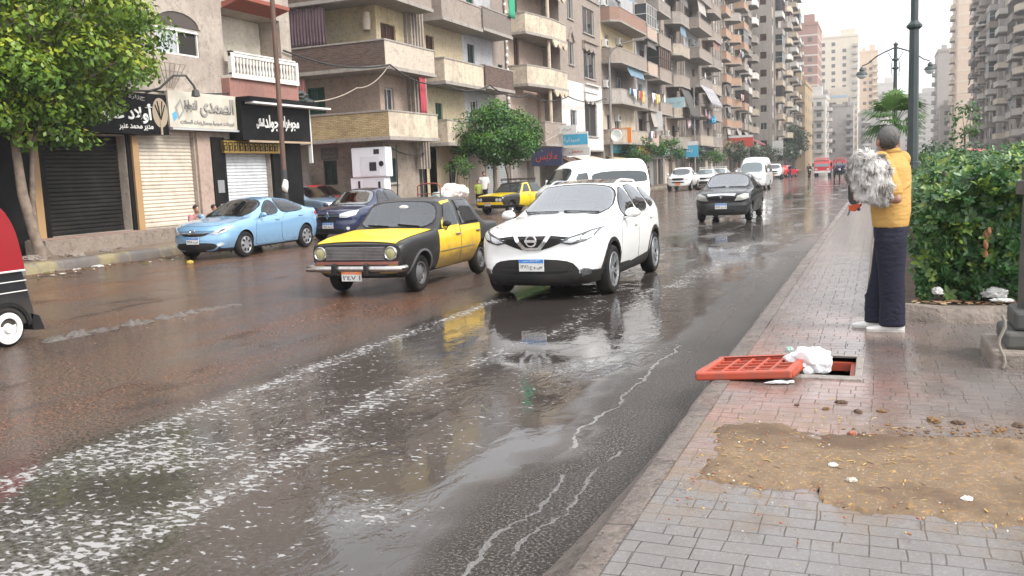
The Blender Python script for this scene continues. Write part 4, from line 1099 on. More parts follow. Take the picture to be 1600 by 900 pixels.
 for gi, o_ in enumerate(gops):
  wd = o_[1] - o_[0]
  b = MB(); m_ = rr.choice([M_shg, M_dark, M_shbeige, M_dark])
  b.box(-wd / 2, wd / 2, -.4, -.36, 0, 2.5);
  if m_ is not M_dark:
   for q in range(16): b.box(-wd / 2, wd / 2, -.36, -.345, q * .155, q * .155 + .09)
  put(root, b.mesh('shop_front', [m_]), 'shop_front', X, (o_[0] + o_[1]) / 2, .2, rz)
 return root
# B3: gothic windows, scalloped balcony, white painted lower half
s3 = building_root('gothic_building', 'grey apartment block with pointed windows and a white painted lower storey', 'building', -19.5, 59, 0)
L3 = s3.location; off = tuple(L3)
b = MB()
wops = [(59.2, 60.3, 9.05, 10.55), (59.2, 60.3, 6.0, 7.4), (59.2, 60.4, 12.1, 13.6), (62.4, 65.4, 8.35, 10.3), (62.4, 65.4, 5.0, 7.0), (59.3, 60.6, 4.6, 5.9), (62.4, 65.4, 11.4, 13.3)]
wall_panel(b, 'E', -19.5, 57.4, 67, 7.95, 14, [(59.2, 60.3, 9.05, 10.55), (59.2, 60.4, 12.1, 13.6), (62.6, 65.4, 8.45, 10.4), (62.6, 65.4, 11.6, 13.4)], off=off, mi=0)
wall_panel(b, 'E', -19.5, 57.4, 67, 3.3, 7.95, [(59.2, 60.6, 4.6, 6.0), (62.5, 65.5, 4.3, 6.7)], off=off, mi=1)
wall_panel(b, 'E', -20.7, 51.05, 57.4, 3.3, 14, [(52.2, 53.1, 8.2, 10.2), (52.2, 53.1, 11.4, 13.2), (53.6, 56.6, 4.7, 7.3)], off=off, mi=2)
b.quad((-1.2, 57.4 - off[1], 3.3), (0, 57.4 - off[1], 3.3), (0, 57.4 - off[1], 14), (-1.2, 57.4 - off[1], 14), 0)
wall_panel(b, 'E', -20.7, 51.05, 67, 0, 3.3, [(52, 55, .3, 2.6, .5), (56, 58.5, .3, 2.6, .5), (60, 63, .3, 2.8, .5), (64, 66.5, .3, 2.8, .5)], off=off, mi=3)
b.box(-1.2, 0, 57.4 - off[1], 67 - off[1], 3.2, 3.29, 3)
b.quad((-13, 67 - off[1], 0), (0, 67 - off[1], 0), (0, 67 - off[1], 14), (-13, 67 - off[1], 14), 0)
b.build('wall', [P_taupe, P_white, P_pinkbg, M_conc], s3)
b = MB(); b.box(-13, .1, 51.1 - off[1], 66.9 - off[1], 14.003, 14.25); b.build('roof', M_slab, s3)
for (yc, z, wd_, h_, st_) in ((59.75, 9.05, 1.1, 1.5, 'alu'), (59.8, 12.1, 1.2, 1.5, 'alu'), (59.9, 4.6, 1.4, 1.4, 'alu'), (64, 8.45, 2.8, 1.95, 'alu'), (64, 11.6, 2.8, 1.8, 'alu'), (64, 4.3, 3.0, 2.4, 'dark')):
 put(s3, win_mesh(wd_, h_, st_), 'window', -19.5, yc, z, RZ['E']); put(s3, sill_mesh(wd_), 'sill', -19.5, yc, z, RZ['E'])
for (yc, z) in ((52.65, 8.2), (52.65, 11.4)): put(s3, win_mesh(.9, 1.9, 'wood'), 'balcony_door', -20.7, yc, z, RZ['E'])
b = MB()
for yc, z in ((59.75, 10.62), (59.8, 13.66)):   # pointed hoods
 b.prism([(-.8, 0), (-.62, .12), (0, .95), (.62, .12), (.8, 0), (.52, 0), (0, .66), (-.52, 0)], 1, .004, .14)
 b.v = [(x, y, zz) for x, y, zz in b.v]
 put(s3, b.mesh('pointed_hood', [P_taupe]), 'pointed_hood', -19.5, yc, z, RZ['E']); b = MB()
for yc, z, m_ in ((64, 10.25, P_taupe), (64, 6.55, P_white)):  # scalloped curtains of plaster over the wide windows
 b = MB(); sc = [(-1.55, .75)] + [(-1.55 + 3.1 * t, .30 - .28 * abs(math.sin(t * 3 * math.pi))) for t in np.linspace(0, 1, 31)] + [(1.55, .75)]
 b.prism(sc, 1, .05, .16); put(s3, b.mesh('scalloped_panel', [m_]), 'scalloped_panel', -19.5, yc, z, RZ['E'])
for yc, z in ((64, 8.0), (64, 11.0)):
 b = MB(); b.box(-1.7, 1.7, .003, .3, -.1, .0); b.box(-1.7, 1.7, .003, .12, -.6, -.1); put(s3, b.mesh('window_ledge', [P_taupe if z > 9 else P_white]), 'window_ledge', -19.5, yc, z, RZ['E'])
for z in (7.15, 10.2, 13.2):
 abs_balcony(s3, [(-20.69, 57.3), (-19.0, 57.3), (-19.0, 54.4), (-19.5, 51.2), (-20.69, 51.2)], z, 1.05, [P_cream, P_pinkbg, M_slab], [0, 0, 0, 0])
 b = MB(); sc = [(-1.4, .0)] + [(-1.4 + 2.8 * t, -.15 - .28 * abs(math.sin(t * 3 * math.pi))) for t in np.linspace(0, 1, 31)] + [(1.4, 0)]
 b.prism(sc, 1, .003, .1); put(s3, b.mesh('scalloped_panel', [P_cream]), 'scalloped_panel', -19.0, 55.85, z - .17, RZ['E'])
 b = MB(); b.tube([(0, -.15, -2.3), (0, -.15, -.17)], .12, 8); put(s3, b.mesh('column', [P_cream]), 'column', -19.1, 54.5, z, RZ['E'])
abs_balcony(s3, [(-20.69, 57.3), (-19.2, 57.3), (-19.2, 53.2), (-20.69, 53.2)], 3.6, 1.3, [P_taupe, P_taupe, M_slab], [0, 0, 0])
G_ST = None
blk = {}
blk[4] = block('laundry_building', 'pale apartment block with long balconies full of laundry, past the white painted storey', 'E', -19.6, 67.05, 82, 4, 3.05, 3.9, P_grey2, [('B', 5.2, 9.6, 1.35, 'chamfer'), ('W', 2.0, 1.0, 0, ''), ('B', 12.8, 3.6, 1.1, 'box')], seed=4, balmats=[P_taupe, P_grey2, P_pinkbg, P_stain, B_red], win='mix')
blk[5] = block('tarp_building', 'taupe apartment block with deep balconies and a grey hanging tarpaulin', 'E', -19.7, 82.05, 97, 6, 3.05, 3.8, P_taupe, [('B', 3.0, 5.0, 1.2, 'box'), ('W', 7.0, 1.0, 0, ''), ('B', 11.0, 5.6, 1.5, 'chamfer')], seed=5, balmats=[P_taupe, P_stain, P_grey], win='mix')
blk[6] = block('striped_awning_building', 'brown grey apartment block with heavy corner balconies and a striped awning', 'E', -19.4, 97.05, 123, 8, 3.1, 4.2, P_grey, [('B', 5.5, 8.0, 1.6, 'box'), ('B', 15, 6.5, 1.4, 'chamfer'), ('W', 20.5, .8, 0, ''), ('W', 22.5, .6, 0, ''), ('W', 24.5, .6, 0, '')], seed=6, balmats=[P_taupe, P_grey, P_stain, P_taupe])
blk[7] = block('peach_balcony_building', 'grey apartment block with a stack of peach hexagonal balconies', 'E', -20.6, 123.05, 150, 10, 3.05, 4.2, P_grey2, [('W', 2.0, 1.4, 0, ''), ('B', 7.0, 4.5, 1.2, 'box'), ('B', 13.5, 4.6, 1.9, 'hex'), ('W', 18.0, 1.3, 0, ''), ('B', 23, 5.0, 1.5, 'box')], seed=7, balmats=[P_peach, P_peach, P_grey2])
blk[8] = block('weathered_building', 'dusty grey apartment block with small balconies past the peach balconies', 'E', -20.8, 150.05, 167, 9, 3.05, 4.2, P_grey, [('B', 3.5, 4.5, 1.3, 'box'), ('W', 7.5, 1.4, 0, ''), ('B', 12.5, 5, 1.4, 'chamfer')], seed=8, balmats=[P_grey, P_white, P_stain])
blk[9] = block('tall_corner_tower', 'tallest grey apartment tower on the left with pale balconies up to its corner', 'E', -17.9, 168, 222, 13, 3.1, 3.9, P_grey2, [('W', 4, 1.6, 0, ''), ('B', 11, 5, 1.3, 'box'), ('W', 18, 1.5, 0, ''), ('B', 26, 6, 1.5, 'chamfer'), ('W', 33, 1.5, 0, ''), ('B', 41, 6, 1.4, 'box'), ('B', 50, 5, 1.4, 'box')], seed=9, balmats=[P_white, P_grey2, P_cream], south=[(-1.2, 1.1), (-3.2, 1.2)], cap=95)
# ================================================================ vehicles
MT = {}
def paint(name, col, rough=.28, var=.04, dirt=None, dirt_amt=.5, coat=.8, metal=0., low=(.45, .95)):
 k = NT(name)
 p = k.pos('Object')
 c = k.mix(k.noise(p, 3, 3), mul(col, 1 - var), mul(col, 1 + var))
 d = dirt or (.16, .13, .10)
 sx = k.n('SeparateXYZ'); k.L(p, sx.inputs[0])
 # road dirt splashed on the lower body
 lowf = k.ramp(k.math('ADD', sx.outputs[2], k.math('MULTIPLY', k.noise(p, 4, 6, .65), .5)), [(low[0], 1.), (low[1], 0.)])
 f = k.math('MULTIPLY', lowf, dirt_amt)
 f = k.math('MAXIMUM', f, k.math('MULTIPLY', k.ramp(k.noise(p, 2.2, 7, .7), [(.52, 0.), (.75, 1.)]), dirt_amt * .45))
 c = k.mix(f, c, d)
 rg = k.math('ADD', rough, k.math('MULTIPLY', f, .45))
 nm = k.bump(k.noise(p, 1.2, 2), .015, .1)
 ct = k.math('SUBTRACT', coat, f, clamp=True)
 return k.out(c, rg, nm, metal, .5, ct)
MT['tyre'] = pm('tyre_rubber', (.012, .012, .013), .8, var=.3, bump=.2, dirt=(.05, .04, .032), dirt_amt=.5, spec=.15)
MT['blackplastic'] = pm('black_plastic', (.014, .014, .015), .5, var=.25, dirt=(.06, .05, .04), dirt_amt=.35, spec=.2)
MT['under'] = pm('underbody_black', (.012, .012, .012), .9)
MT['chrome'] = pm('chrome', (.75, .75, .76), .14, 1., var=.08, dirt=(.25, .22, .2), dirt_amt=.4)
MT['oldchrome'] = pm('dull_chrome', (.55, .54, .52), .32, 1., var=.2, dirt=(.16, .12, .1), dirt_amt=.7, dscale=4)
MT['alloy'] = pm('alloy_silver', (.55, .56, .58), .3, .85, var=.08)
MT['greysteel'] = pm('grey_steel_rim', (.16, .16, .17), .5, .4, var=.2, dirt=(.10, .08, .06))
MT['glass'] = glassmat('car_glass', (.022, .030, .034))
MT['glasslight'] = glassmat('windscreen_glass', (.10, .125, .135), .02, .9)
def clear_glass(name, tint, refl=.10):
 k = NT(name); o = k.t.nodes['Material Output']
 tr = k.n('BsdfTransparent'); tr.inputs[0].default_value = (*tint, 1)
 gl = k.n('BsdfGlossy'); gl.inputs['Roughness'].default_value = .015; gl.inputs['Color'].default_value = (.95, .97, 1, 1)
 k.L(k.bump(k.noise(k.pos('Object'), 1.1, 2), .03, .06), gl.inputs['Normal'])
 fr = k.n('Fresnel'); fr.inputs[0].default_value = 1.52
 m = k.n('MixShader'); k.L(k.math('ADD', k.math('MULTIPLY', fr.outputs[0], 1.15), refl, clamp=True), m.inputs[0])
 k.L(tr.outputs[0], m.inputs[1]); k.L(gl.outputs[0], m.inputs[2]); k.L(m.outputs[0], o.inputs['Surface'])
 return k.mat
MT['clearglass'] = clear_glass('clear_car_glass', (.74, .79, .78), .0)
MT['scr1'] = clear_glass('reflecting_windscreen', (.66, .72, .72), .24); MT['scr2'] = clear_glass('windscreen_faint', (.74, .79, .78), .10)
MT['lamp'] = glassmat('headlamp_glass', (.52, .54, .56), .08, .6)
MT['lampdark'] = glassmat('headlamp_dark', (.06, .065, .07), .1, .6)
MT['redlamp'] = glassmat('tail_lamp_red', (.42, .02, .025), .12)
MT['amber'] = glassmat('amber_lamp', (.7, .25, .03), .15)
MT['plate'] = pm('plate_white', (.62, .62, .6), .5, dirt=(.2, .18, .15), dirt_amt=.25, dscale=8)
MT['plateblue'] = pm('plate_blue', (.03, .20, .55), .5)
MT['plateorange'] = pm('plate_orange', (.75, .18, .03), .5)
MT['ink'] = pm('plate_ink', (.06, .06, .065), .6)
MT['gap'] = pm('panel_gap', (.008, .008, .008), .9)
MT['seat'] = pm('seat_grey', (.20, .185, .17), .9)
def chaikin(pts, it=2, closed=True):
 pts = [np.array(p, float) for p in pts]
 for _ in range(it):
  out = []
  n = len(pts)
  rng = range(n if closed else n - 1)
  if not closed: out.append(pts[0])
  for i in rng:
   a, b = pts[i], pts[(i + 1) % n]
   out += [a * .78 + b * .22, a * .22 + b * .78]
  if not closed: out.append(pts[-1])
  pts = out
 return pts
def ellipse(cx, cz, rx, rz, n=24):
 return [(cx + rx * math.cos(2 * math.pi * i / n), cz + rz * math.sin(2 * math.pi * i / n)) for i in range(n)]
def car_body(st, bf=.25, br=.2, nose=None, tail=None, step=.03, sm=1.3, rnd=2):
 st = np.array(st, float)
 y0, y1 = st[0, 0], st[-1, 0]
 n = int((y1 - y0) / step) + 1
 ys = np.linspace(y0, y1, n)
 P = np.stack([np.interp(ys, st[:, 0], st[:, j]) for j in range(1, st.shape[1])], 1)
 kx = np.arange(-5, 6); kk = np.exp(-kx ** 2 / (2 * sm * sm)); kk /= kk.sum()
 Pp = np.pad(P, ((5, 5), (0, 0)), mode='edge')
 P = np.stack([np.convolve(Pp[:, j], kk, 'valid') for j in range(P.shape[1])], 1)
 loops = []
 for i in range(n):
  zb, wb, wm, zm, wbl, zbl, wt, zt, zc = P[i]
  half = [(0, zb), (wb - .10, zb), (wb, zb + .05), (wm, zm), (wbl, zbl), (wt, zt), (wt * .55, zc - (zc - zt) * .22), (0, zc)]
  half = chaikin(half, rnd, False)
  loops.append([(h[0], ys[i], h[1]) for h in half] + [(-h[0], ys[i], h[1]) for h in half[-2:0:-1]])
 m = len(loops[0])
 V, F = [], []
 for lp in loops: V += lp
 for i in range(n - 1):
  for k in range(m):
   F.append((i * m + k, i * m + (k + 1) % m, (i + 1) * m + (k + 1) % m, (i + 1) * m + k))
 for end in (0, n - 1):
  lp = np.array(loops[end]); c = lp.mean(0); c[0] = 0
  prev = list(range(end * m, end * m + m))
  for s in (.82, .64, .46, .28, .1):
   b = len(V)
   V += [tuple(c + s * (p - c)) for p in lp]
   cur = list(range(b, b + m))
   for k in range(m): F.append((prev[k], prev[(k + 1) % m], cur[(k + 1) % m], cur[k]))
   prev = cur
  V.append(tuple(c)); ci = len(V) - 1
  for k in range(m): F.append((prev[k], prev[(k + 1) % m], ci))
 V = np.array(V)
 W = np.abs(V[:, 0]).max()
 x2 = (np.abs(V[:, 0]) / W) ** 2.3
 tf = np.clip(1 - (V[:, 1] - y0) / .75, 0, 1); tr = np.clip(1 - (y1 - V[:, 1]) / .7, 0, 1)
 tf2, tr2 = np.clip(1 - (V[:, 1] - y0) / .4, 0, 1), np.clip(1 - (y1 - V[:, 1]) / .4, 0, 1)
 dy = bf * x2 * tf - br * x2 * tr
 if nose: dy += np.interp(V[:, 2], [a for a, b in nose], [b for a, b in nose]) * tf2
 if tail: dy -= np.interp(V[:, 2], [a for a, b in tail], [b for a, b in tail]) * tr2
 V[:, 1] += dy
 me = bpy.data.meshes.new('body')
 me.from_pydata([tuple(v) for v in V], [], F)
 bm = bmesh.new(); bm.from_mesh(me)
 bmesh.ops.remove_doubles(bm, verts=bm.verts, dist=1e-4)
 bmesh.ops.recalc_face_normals(bm, faces=bm.faces)
 bm.to_mesh(me); bm.free()
 return me
def cut_arches(me, ys, zc, r, x_in, mats):
 """mats: [paint, dark]"""
 me.materials.clear()
 for m in mats: me.materials.append(m)
 cut = MB()
 for y in ys:
  for s in (-1, 1):
   n = 28
   a, b = (x_in, 1.3) if s > 0 else (-1.3, -x_in)
   poly = [(y + r * math.cos(2 * math.pi * k / n), zc + r * math.sin(2 * math.pi * k / n)) for k in range(n)]
   cut.prism(poly, 0, a, b, 1)
 cme = cut.mesh('cutter', mats)
 a = bpy.data.objects.new('a', me); b = bpy.data.objects.new('b', cme)
 COL.objects.link(a); COL.objects.link(b)
 md = a.modifiers.new('bool', 'BOOLEAN'); md.operation = 'DIFFERENCE'; md.object = b; md.solver = 'EXACT'
 bpy.context.view_layer.update()
 out = bpy.data.meshes.new_from_object(a.evaluated_get(bpy.context.evaluated_depsgraph_get()))
 bpy.data.objects.remove(a); bpy.data.objects.remove(b)
 return finish_body(out)
def cut_cabin(me, items, cab, xin=.55, ydeep=1.5):
 """hollow the cabin and open the windows so that the glass shows an inside"""
 cut = MB(); cut.prism(cab, 0, -xin, xin, 1)
 def run(me, cut):
  cme = cut.mesh('cutter', list(me.materials))
  a = bpy.data.objects.new('a', me); b = bpy.data.objects.new('b', cme)
  COL.objects.link(a); COL.objects.link(b)
  md = a.modifiers.new('bool', 'BOOLEAN'); md.operation = 'DIFFERENCE'; md.object = b; md.solver = 'EXACT'
  bpy.context.view_layer.update()
  out = bpy.data.meshes.new_from_object(a.evaluated_get(bpy.context.evaluated_depsgraph_get()))
  bpy.data.objects.remove(a); bpy.data.objects.remove(b)
  return out
 me = run(me, cut)
 for it in items:
  if it[0] not in ('windscreen', 'window'): continue
  pl = [tuple(p) for p in (chaikin(it[2], 2) if (len(it) < 6 or it[5].get('round', True)) else it[2])]
  pl = grow(pl, -.004)
  c = MB()
  if it[0] == 'windscreen': c.prism([(x, z) for x, z in pl], 1, -3, ydeep, 1)
  else: c.prism(pl, 0, .3, 1.4, 1); c.prism(pl, 0, -1.4, -.3, 1)
  me = run(me, c)
 return me
def interior(root, y0, y1, zs, w=.55):
 """seats, dashboard and steering wheel"""
 for x in (-.34, .34):
  b = MB(); b.box(x - .23, x + .23, y0 + .42, y0 + .92, zs, zs + .14); b.prism([(y0 + .82, zs + .1), (y0 + .95, zs + .1), (y0 + 1.16, zs + .62), (y0 + 1.06, zs + .64)], 0, x - .22, x + .22); b.prism([(y0 + 1.08, zs + .66), (y0 + 1.18, zs + .65), (y0 + 1.2, zs + .82), (y0 + 1.12, zs + .83)], 0, x - .12, x + .12)
  b.build('seat', MT['seat'], root, bevel=.03)
 b = MB(); b.box(-w, w, y1 - .55, y1 - .15, zs, zs + .14); b.prism([(y1 - .2, zs + .1), (y1 - .06, zs + .1), (y1 + .02, zs + .55), (y1 - .06, zs + .58)], 0, -w, w); b.build('rear_seat', MT['seat'], root, bevel=.03)
 b = MB(); b.prism([(y0 - .05, zs + .2), (y0 + .28, zs + .2), (y0 + .26, zs + .36), (y0 + .1, zs + .44), (y0 - .05, zs + .42)], 0, -w + .005, w - .005); b.build('dashboard', MT['seat'], root, bevel=.02)
 b = MB(); P = [(.34 + .18 * math.cos(t), y0 + .42 + .06 * math.sin(t), zs + .38 + .17 * math.sin(t)) for t in np.linspace(0, 2 * math.pi, 20)]; b.tube(P, .014, 6); b.box(.18, .50, y0 + .41, y0 + .43, zs + .36, zs + .40); b.build('steering_wheel', MT['blackplastic'], root)
def finish_body(out, zdark=.34):
 mi = np.zeros(len(out.polygons), np.int32); out.polygons.foreach_get('material_index', mi)
 for p in out.polygons:
  if p.normal.z < -.5 and p.center.z < zdark: mi[p.index] = 1
 out.polygons.foreach_set('material_index', mi)
 out.polygons.foreach_set('use_smooth', [True] * len(out.polygons))
 out.set_sharp_from_angle(angle=R(38))
 out.update()
 return out
class Skin:
 """patches that follow a body's surface"""
 def __init__(s, me):
  bm = bmesh.new(); bm.from_mesh(me)
  s.bvh = BVHTree.FromBMesh(bm); bm.free()
 def hit(s, a, b, d):
  if d == 'front': o, r = Vector((a, -20, b)), Vector((0, 1, 0))
  elif d == 'rear': o, r = Vector((a, 20, b)), Vector((0, -1, 0))
  elif d == 'left': o, r = Vector((20, a, b)), Vector((-1, 0, 0))
  elif d == 'right': o, r = Vector((-20, a, b)), Vector((1, 0, 0))
  else: o, r = Vector((a, b, 20)), Vector((0, 0, -1))
  loc, nor, i, dist = s.bvh.ray_cast(o, r)
  if loc is None:
   # just past the edge: take the nearest point of the surface
   best = None
   for t in (18.5, 19.0, 19.5, 20.0, 20.5, 21.0):
    q = s.bvh.find_nearest(o + r * t)
    if q[0] is not None and (best is None or q[3] < best[3]): best = q
   loc, nor = best[0], best[1]
  if nor.dot(r) > 0: nor = -nor
  return loc, nor
 def patch(s, poly, d, off, step=.06, thick=None):
  poly = [tuple(p) for p in poly]
  bd = []
  for i in range(len(poly)):
   a, b = np.array(poly[i]), np.array(poly[(i + 1) % len(poly)])
   k = max(1, int(np.linalg.norm(b - a) / step))
   for j in range(k): bd.append(tuple(a + (b - a) * j / k))
  P = np.array(bd)
  def inside(x, z):
   c = False
   j = len(P) - 1
   for i in range(len(P)):
    if (P[i][1] > z) != (P[j][1] > z) and x < (P[j][0] - P[i][0]) * (z - P[i][1]) / (P[j][1] - P[i][1]) + P[i][0]: c = not c
    j = i
   return c
  pts = list(bd)
  mn, mxx = P.min(0), P.max(0)
  for x in np.arange(mn[0] + step * .5, mxx[0], step):
   for z in np.arange(mn[1] + step * .5, mxx[1], step):
    if inside(x, z) and np.min(np.hypot(P[:, 0] - x, P[:, 1] - z)) > step * .45: pts.append((x, z))
  n = len(bd)
  vo, eo, fo, *_ = delaunay_2d_cdt([Vector(p) for p in pts], [(i, (i + 1) % n) for i in range(n)], [], 1, 1e-5)
  lo = [s.hit(v.x, v.y, d) for v in vo]
  V = [tuple(l + nn * off) for l, nn in lo]
  F = [tuple(f) for f in fo]
  cnt = {}
  for f in F:
   for i in range(len(f)):
    e = (f[i], f[(i + 1) % len(f)]); cnt[tuple(sorted(e))] = cnt.get(tuple(sorted(e)), 0) + 1
  b0 = len(V)
  dn = thick or (off + .004)
  V += [tuple(l + nn * (off - dn)) for l, nn in lo]
  for f in fo:
   for i in range(len(f)):
    e = (f[i], f[(i + 1) % len(f)])
    if cnt[tuple(sorted(e))] == 1: F.append((e[1], e[0], b0 + e[0], b0 + e[1]))
  return V, F
 def ring(s, poly, d, w, off, name, mat, parent):
  n = len(poly); out = grow([tuple(p) for p in poly], w); V = []
  for pl, o in ((poly, -.012), (poly, off), (out, off), (out, -.006)):
   for p in pl: l, nn = s.hit(p[0], p[1], d); V.append(tuple(l + nn * o))
  F = [(k * n + i, k * n + (i + 1) % n, (k + 1) * n + (i + 1) % n, (k + 1) * n + i) for k in range(3) for i in range(n)]
  b = MB(); b.add(V, F); return b.build(name, mat, parent, 40)
 def mk(s, poly, d, off, name, mat, parent, step=.06, thick=None):
  V, F = s.patch(poly, d, off, step, thick)
  me = bpy.data.meshes.new(name); me.from_pydata(V, [], F)
  bm = bmesh.new(); bm.from_mesh(me)
  bmesh.ops.delete(bm, geom=[v for v in bm.verts if not v.link_faces], context='VERTS')
  bmesh.ops.recalc_face_normals(bm, faces=bm.faces)
  bm.to_mesh(me); bm.free()
  me.materials.append(mat)
  me.polygons.foreach_set('use_smooth', [True] * len(me.polygons)); me.set_sharp_from_angle(angle=R(40))
  return link(name, me, parent)
def grow(poly, g):
 c = np.mean(np.array(poly), 0); out = []
 n = len(poly)
 P = [np.array(p) for p in poly]
 area = sum(P[i][0] * P[(i + 1) % n][1] - P[(i + 1) % n][0] * P[i][1] for i in range(n))
 sg = 1 if area > 0 else -1
 for i in range(n):
  a, b, cc = P[i - 1], P[i], P[(i + 1) % n]
  e1 = b - a; e2 = cc - b
  n1 = np.array((e1[1], -e1[0])) / (np.linalg.norm(e1) + 1e-9); n2 = np.array((e2[1], -e2[0])) / (np.linalg.norm(e2) + 1e-9)
  nn = n1 + n2; nn = nn / (np.linalg.norm(nn) + 1e-9)
  out.append(tuple(b + nn * g * sg))
 return out
def mirror(poly): return [(-p[0], p[1]) for p in poly]
def wheel_meshes(r, wd, rimr, style, rimmat, nsp=5):
 t = MB()
 h = wd / 2
 t.lathe([(rimr * .98, -h + .02), (r * .86, -h), (r * .96, -h + .015), (r, -h + .045), (r, h - .045), (r * .96, h - .015), (r * .86, h), (rimr * 1.04, h - .012), (rimr * .98, h - .03)], axis=0, n=36, close=True)
 tm = t.mesh('wheel', MT['tyre'], 50)
 m = MB()
 m.lathe([(rimr, h - .012), (rimr * .93, h - .014), (rimr * .9, h - .05), (rimr * .5, h - .085), (0, h - .085)], axis=0, n=32, cap=False, mi=1)   # dark barrel
 m.lathe([(rimr * 1.02, h - .02), (rimr * 1.0, h - .006), (rimr * .92, h - .01), (rimr * .90, h - .04)], axis=0, n=32, cap=False)
 if style == 'spoke':
  for i in range(nsp):
   for sp in (-1, 1):
    a0 = 2 * math.pi * i / nsp
    a1 = a0 + sp * .23
    def P(a, q, x): return (x, q * math.cos(a), q * math.sin(a))
    wv = .12
    q0, q1 = rimr * .16, rimr * .94
    vs = [P(a0 - wv * 2.2, q0, h - .035), P(a0 + wv * 2.2, q0, h - .035), P(a1 + wv * .62, q1, h - .012), P(a1 - wv * .62, q1, h - .012),
                      P(a0 - wv * 2.2, q0, h - .07), P(a0 + wv * 2.2, q0, h - .07), P(a1 + wv * .62, q1, h - .05), P(a1 - wv * .62, q1, h - .05)]
    m.add(vs, [(0, 1, 2, 3), (4, 7, 6, 5), (0, 4, 5, 1), (1, 5, 6, 2), (2, 6, 7, 3), (3, 7, 4, 0)])
  m.lathe([(rimr * .2, h - .06), (rimr * .18, h - .028), (0, h - .024)], axis=0, n=16)
 elif style == 'cover':
  m.lathe([(rimr * .94, h - .016), (rimr * .6, h - .002), (rimr * .25, h - .012), (0, h - .01)], axis=0, n=32, cap=False)
  for i in range(nsp):
   a = 2 * math.pi * (i + .5) / nsp
   c = (h - .002, rimr * .68 * math.cos(a), rimr * .68 * math.sin(a))
   Mx = Matrix.Rotation(a, 3, 'X')
   m.obox(c, (.014, rimr * .34, rimr * .26), Mx, 1)
 else:   # plain steel disc
  m.lathe([(rimr * .94, h - .03), (rimr * .8, h - .05), (rimr * .62, h - .035), (rimr * .5, h - .03), (rimr * .3, h - .015), (rimr * .1, h - .005), (0, h - .005)], axis=0, n=32, cap=False)
  for i in range(8):
   a = 2 * math.pi * i / 8
   m.obox((h - .042, rimr * .72 * math.cos(a), rimr * .72 * math.sin(a)), (.02, rimr * .12, rimr * .16), Matrix.Rotation(a, 3, 'X'), 1)
 rm = m.mesh('rim', [rimmat, MT['under']], 35)
 return tm, rm
def put_wheels(root, ys, x, r, wd, rimr, style, rimmat, nsp=5):
 tm, rm = wheel_meshes(r, wd, rimr, style, rimmat, nsp)
 for y in ys:
  for s in (1, -1):
   o = link('wheel', tm, root)
   o.location = (s * x, y, r)
   a = random.random() * 3
   o.rotation_euler = (a, 0, 0 if s > 0 else math.pi)
   link('rim', rm, o)
def plate(skin, root, z, txt, band='plateblue', wd=.36, h=.17, d='front', x=0, off=.03, toptxt='EGYPT   ' + 'مصر'):
 loc, nor = skin.hit(x, z, d)
 sgn = -1 if d == 'front' else 1
 b = MB(); b.box(-wd / 2, wd / 2, -.006, .006, -h / 2, h / 2)
 o = b.build('number_plate', MT['plate'], root, bevel=.004)
 o.location = loc + Vector((0, sgn * off, 0))
 bb = MB(); bb.box(-wd / 2 + .005, wd / 2 - .005, -.0085, .0, h / 2 - .055, h / 2 - .004)
 bb.build('plate_band', MT[band], o)
 right = (1, 0, 0) if d == 'front' else (-1, 0, 0)
 yy = -.0075 if d == 'front' else .0075
 letter(txt, wd * .86, h * .42, plane_matrix((0, yy, -h * .17), right, (0, 0, 1)), MT['ink'], o, 'plate_lettering', .003, .012)
 letter(' '.join([arabic('مصر'), 'EGYPT']), wd * .7, .03, plane_matrix((0, -.0095, h / 2 - .029), right, (0, 0, 1)), MT['plate'], o, 'band_lettering', .002)
 return o
def ar_plate(d, l):  # digits then letters as on the plate, visual order left to right
 return d + ' ' + ' '.join(arabic(c) for c in l)
